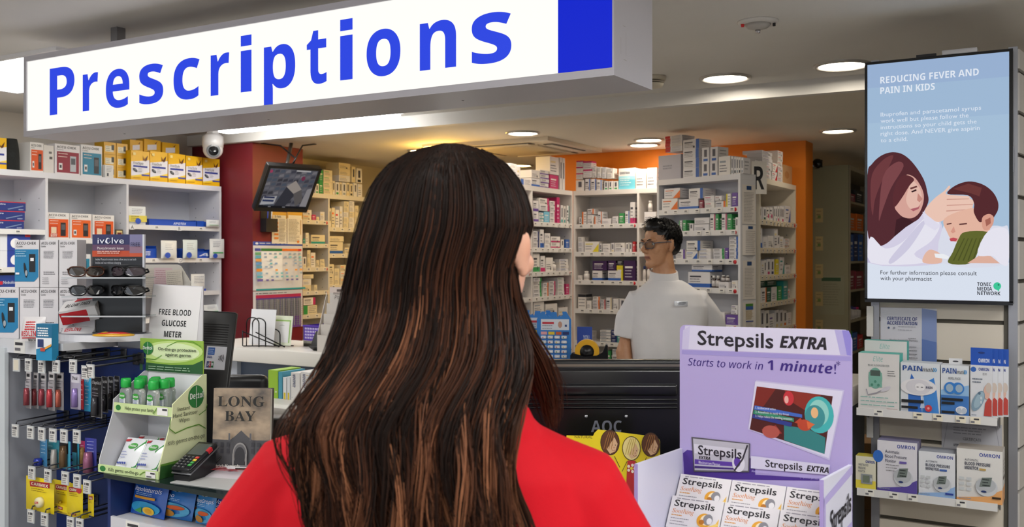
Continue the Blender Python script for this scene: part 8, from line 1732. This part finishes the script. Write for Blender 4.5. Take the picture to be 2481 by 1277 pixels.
# glasses
GL = C('#3a4658', 0.25); gl = thing('glasses', None, None); gl.parent = mo
for s in (-1, 1):
    pts = []
    for k in range(17):
        a = 2*math.pi*k/16; ca, sa = math.cos(a), math.sin(a)
        x = s*0.033 + 0.0255*abs(ca)**0.7*(1 if ca > 0 else -1); z = 0.001 + 0.0165*abs(sa)**0.7*(1 if sa > 0 else -1)
        pts.append((x, -0.1015 + 5.5*x*x, z))
    m2 = MB(); m2.M = Mm; m2.tube(pts, 0.0017, GL, 6, caps=False); m2.build('rim', gl)
    m2 = MB(); m2.M = Mm; m2.add(pts[:16], [tuple(range(16))], CLEAR); m2.build('lens', gl)
    m2 = MB(); m2.M = Mm; m2.tube([(s*0.058, -0.084, 0.010), (s*0.078, -0.060, 0.012), (s*0.083, -0.01, 0.012), (s*0.082, 0.012, 0.008), (s*0.078, 0.03, -0.012)], [0.0022, 0.0024, 0.0022, 0.002, 0.0018], GL, 6); m2.build('temple', gl)
m2 = MB(); m2.M = Mm; m2.tube([(-0.009, -0.1015, 0.006), (0, -0.105, 0.009), (0.009, -0.1015, 0.006)], 0.0016, GL, 6); m2.build('bridge', gl)
# tunic
TUN = noisy('white_tunic_cloth', '#dcdadb', '#e2e0e1', 8, 0.7, 0.08, 500)
mb = MB()
loft(mb, [(cx, 0.02, 0.74, 0.195, 0.15, 0.92), (cx, 0.02, 0.86, 0.19, 0.146, 0.92), (cx, 0.02, 1.02, 0.178, 0.135, 0.92), (cx, 0.02, 1.16, 0.19, 0.138, 0.92), (cx, 0.02, 1.27, 0.205, 0.132, 0.92), (cx-0.002, 0.02, 1.33, 0.18, 0.112, 0.95), (cx-0.006, 0.02, 1.37, 0.125, 0.09), (cx-0.012, 0.02, 1.40, 0.082, 0.075)], 40)
mb.tube([(-0.06, 0.02, 1.285), (-0.135, 0.02, 1.288), (-0.182, 0.028, 1.20), (-0.196, 0.035, 1.115)], [0.072, 0.07, 0.06, 0.056], WHITE, 18)
mb.tube([(0.09, 0.02, 1.285), (0.175, 0.02, 1.288), (0.245, 0.048, 1.20), (0.275, 0.068, 1.125)], [0.072, 0.07, 0.06, 0.054], WHITE, 18)
tun = fuse(mb, 0.006, 4)
def cl2(c): return noise.noise(Vector((c.x*6, c.y*6, c.z*5)))*0.005 + noise.noise(Vector((c.x*14+c.z*9, c.y*10, c.z*14-c.x*8)))*0.003
wrinkle(tun, cl2)
tob = mesh_obj('tunic', tun, [TUN], mo)
mb = MB(); n = 32; vs = []; fs = []; CR = [(-0.03, 0.088, 0.083), (-0.008, 0.0735, 0.071), (0.03, 0.0685, 0.0665), (0.033, 0.066, 0.064), (0.0, 0.066, 0.064), (-0.03, 0.075, 0.07)]
for j, (z, rx, ry) in enumerate(CR):
    for k in range(n):
        a = 2*math.pi*k/n; vs.append((0.0+rx*math.cos(a), 0.016+ry*math.sin(a), 1.412+z+0.014*math.sin(a)))
for j in range(len(CR)-1):
    for k in range(n): k2 = (k+1) % n; fs.append((j*n+k, j*n+k2, (j+1)*n+k2, (j+1)*n+k))
mb.add(vs, fs, TUN, True); mb.build('collar', tob)
for i, (px, py) in enumerate([(1545, 700), (1546, 745), (1544, 790), (1543, 865)]):
    pass
q = Vector((mx(1639), -0.125, mz(733)))
mb = MB(); mb.M = Matrix.Translation(q) @ Matrix.Rotation(R_(12), 4, 'Z') @ Matrix.Rotation(R_(-4), 4, 'X'); mb.rbox(-0.035, 0.035, -0.003, 0.001, -0.013, 0.013, C('#d0d4dc', 0.25, 0.2), 0.002); mb.art((-0.035, -0.003, -0.013), (1, 0, 0), (0, 0, 1), 0.07, 0.026, [('e', '#e9eef4', 0.16, 0.5, 0.11, 0.34), ('x', '#3a3d48', 0.32, 0.9, 0.66, 0.66, 1, 0.16), ('x', '#70737e', 0.32, 0.8, 0.36, 0.36, 1, 0.1)]); mb.build('name_badge', mo)
mb = MB()
for s in (-1, 1): mb.tube([(cx+s*0.085, 0.02, 0.86), (cx+s*0.10, 0.02, 0.64), (cx+s*0.10, 0.02, 0.47), (cx+s*0.10, 0.03, 0.30), (cx+s*0.098, 0.02, 0.06)], [0.105, 0.092, 0.072, 0.068, 0.058], WHITE, 16)
mesh_obj('trousers', fuse(mb, 0.008), [C('#20232c', 0.8)], mo)
for s in (-1, 1):
    mb = MB(); foot(mb, (cx+s*0.095, 0.02, 0.07), (s*0.2, -1, 0))
    for i, v in enumerate(mb.v): mb.v[i] = (cx+s*0.095+(v[0]-cx-s*0.095)*1.12, 0.02+(v[1]-0.02)*1.06, max(0.0, v[2]*1.1-0.006))
    mesh_obj('shoe', fuse(mb, 0.006), [C('#151517', 0.4)], mo)
# short black hair
mb = MB(); ell(mb, (0, 0.024, 0.040), (0.0795, 0.098, 0.086)); ell(mb, (0, -0.028, 0.088), (0.062, 0.052, 0.036)); ell(mb, (0, 0.07, -0.01), (0.058, 0.045, 0.055))
hm = fuse(mb, 0.005, 2); hm.transform(Matrix.Scale(0.985, 4)); 
bmh = bmesh.new(); bmh.from_mesh(hm)
kill = [f for f in bmh.faces if (lambda c: (c.y < -0.062 and c.z < 0.072) or (c.z < 0.045 and c.y < -0.02) or (c.z < 0.02 and c.y < 0.03) or c.z < -0.06)(f.calc_center_median())]
bmesh.ops.delete(bmh, geom=kill, context='FACES'); bmh.to_mesh(hm); bmh.free(); hm.transform(Mm)
HB = C('#0d0b0b', 0.38); mh_ = mesh_obj('hair', hm, [HB], mo)
N = 1500; K = 8
th = rng.uniform(-math.pi, math.pi, N); el = rng.uniform(-0.35, 1.5, N)
base = np.stack([0.079*np.cos(el)*np.sin(th), 0.022+0.098*np.cos(el)*np.cos(th), 0.04+0.086*np.sin(el)], -1)
ok = ~((base[:, 1] < -0.035) & (base[:, 2] < 0.088)) & ~((base[:, 2] < 0.03) & (base[:, 1] < 0.03)) & ~((base[:, 2] < 0.045) & (base[:, 1] < -0.015))
base = base[ok]; N = len(base); nrm = (base - np.array([0, 0.022, 0.04]))/np.array([0.079, 0.098, 0.086])**2; nrm /= np.linalg.norm(nrm, axis=1, keepdims=True)
flow = np.stack([0.35*np.sign(base[:, 0])*np.abs(base[:, 0])/0.08, -0.75*np.ones(N), np.where(base[:, 2] > 0.06, 0.1, -0.9)], -1) + rng.normal(0, 0.35, (N, 3))
flow -= nrm*np.sum(flow*nrm, axis=1, keepdims=True); flow /= np.linalg.norm(flow, axis=1, keepdims=True)
L = rng.uniform(0.018, 0.04, N)*np.where(base[:, 2] > 0.08, 1.25, 0.8); lift = np.where((base[:, 1] < 0.0) & (base[:, 2] > 0.07), 0.75, 0.22); L = np.where(base[:, 1] < -0.03, L*0.6, L)
t = np.linspace(0, 1, K)[None, :, None]
pth = base[:, None, :] + flow[:, None, :]*(L[:, None, None]*t) + nrm[:, None, :]*(L[:, None, None]*(lift[:, None, None]*np.sin(t*2.2)*0.8)) - np.array([0, 0, 1.0])*(L[:, None, None]*np.where(base[:, 1] < -0.01, 0.0, 0.35)[:, None, None]*t**2)
A = np.array(Mm.to_3x3()); pth = (pth*0.985) @ A.T + np.array(Mm.translation)
strand_mesh('hair_strands', pth, 0.0013*np.ones(N), hair_mat('black_hair', '#080707', '#0e0c0c', '#1c1816', 0.35), mh_, {'tone': np.repeat(rng.uniform(0, 1, N)[:, None], K, 1)})
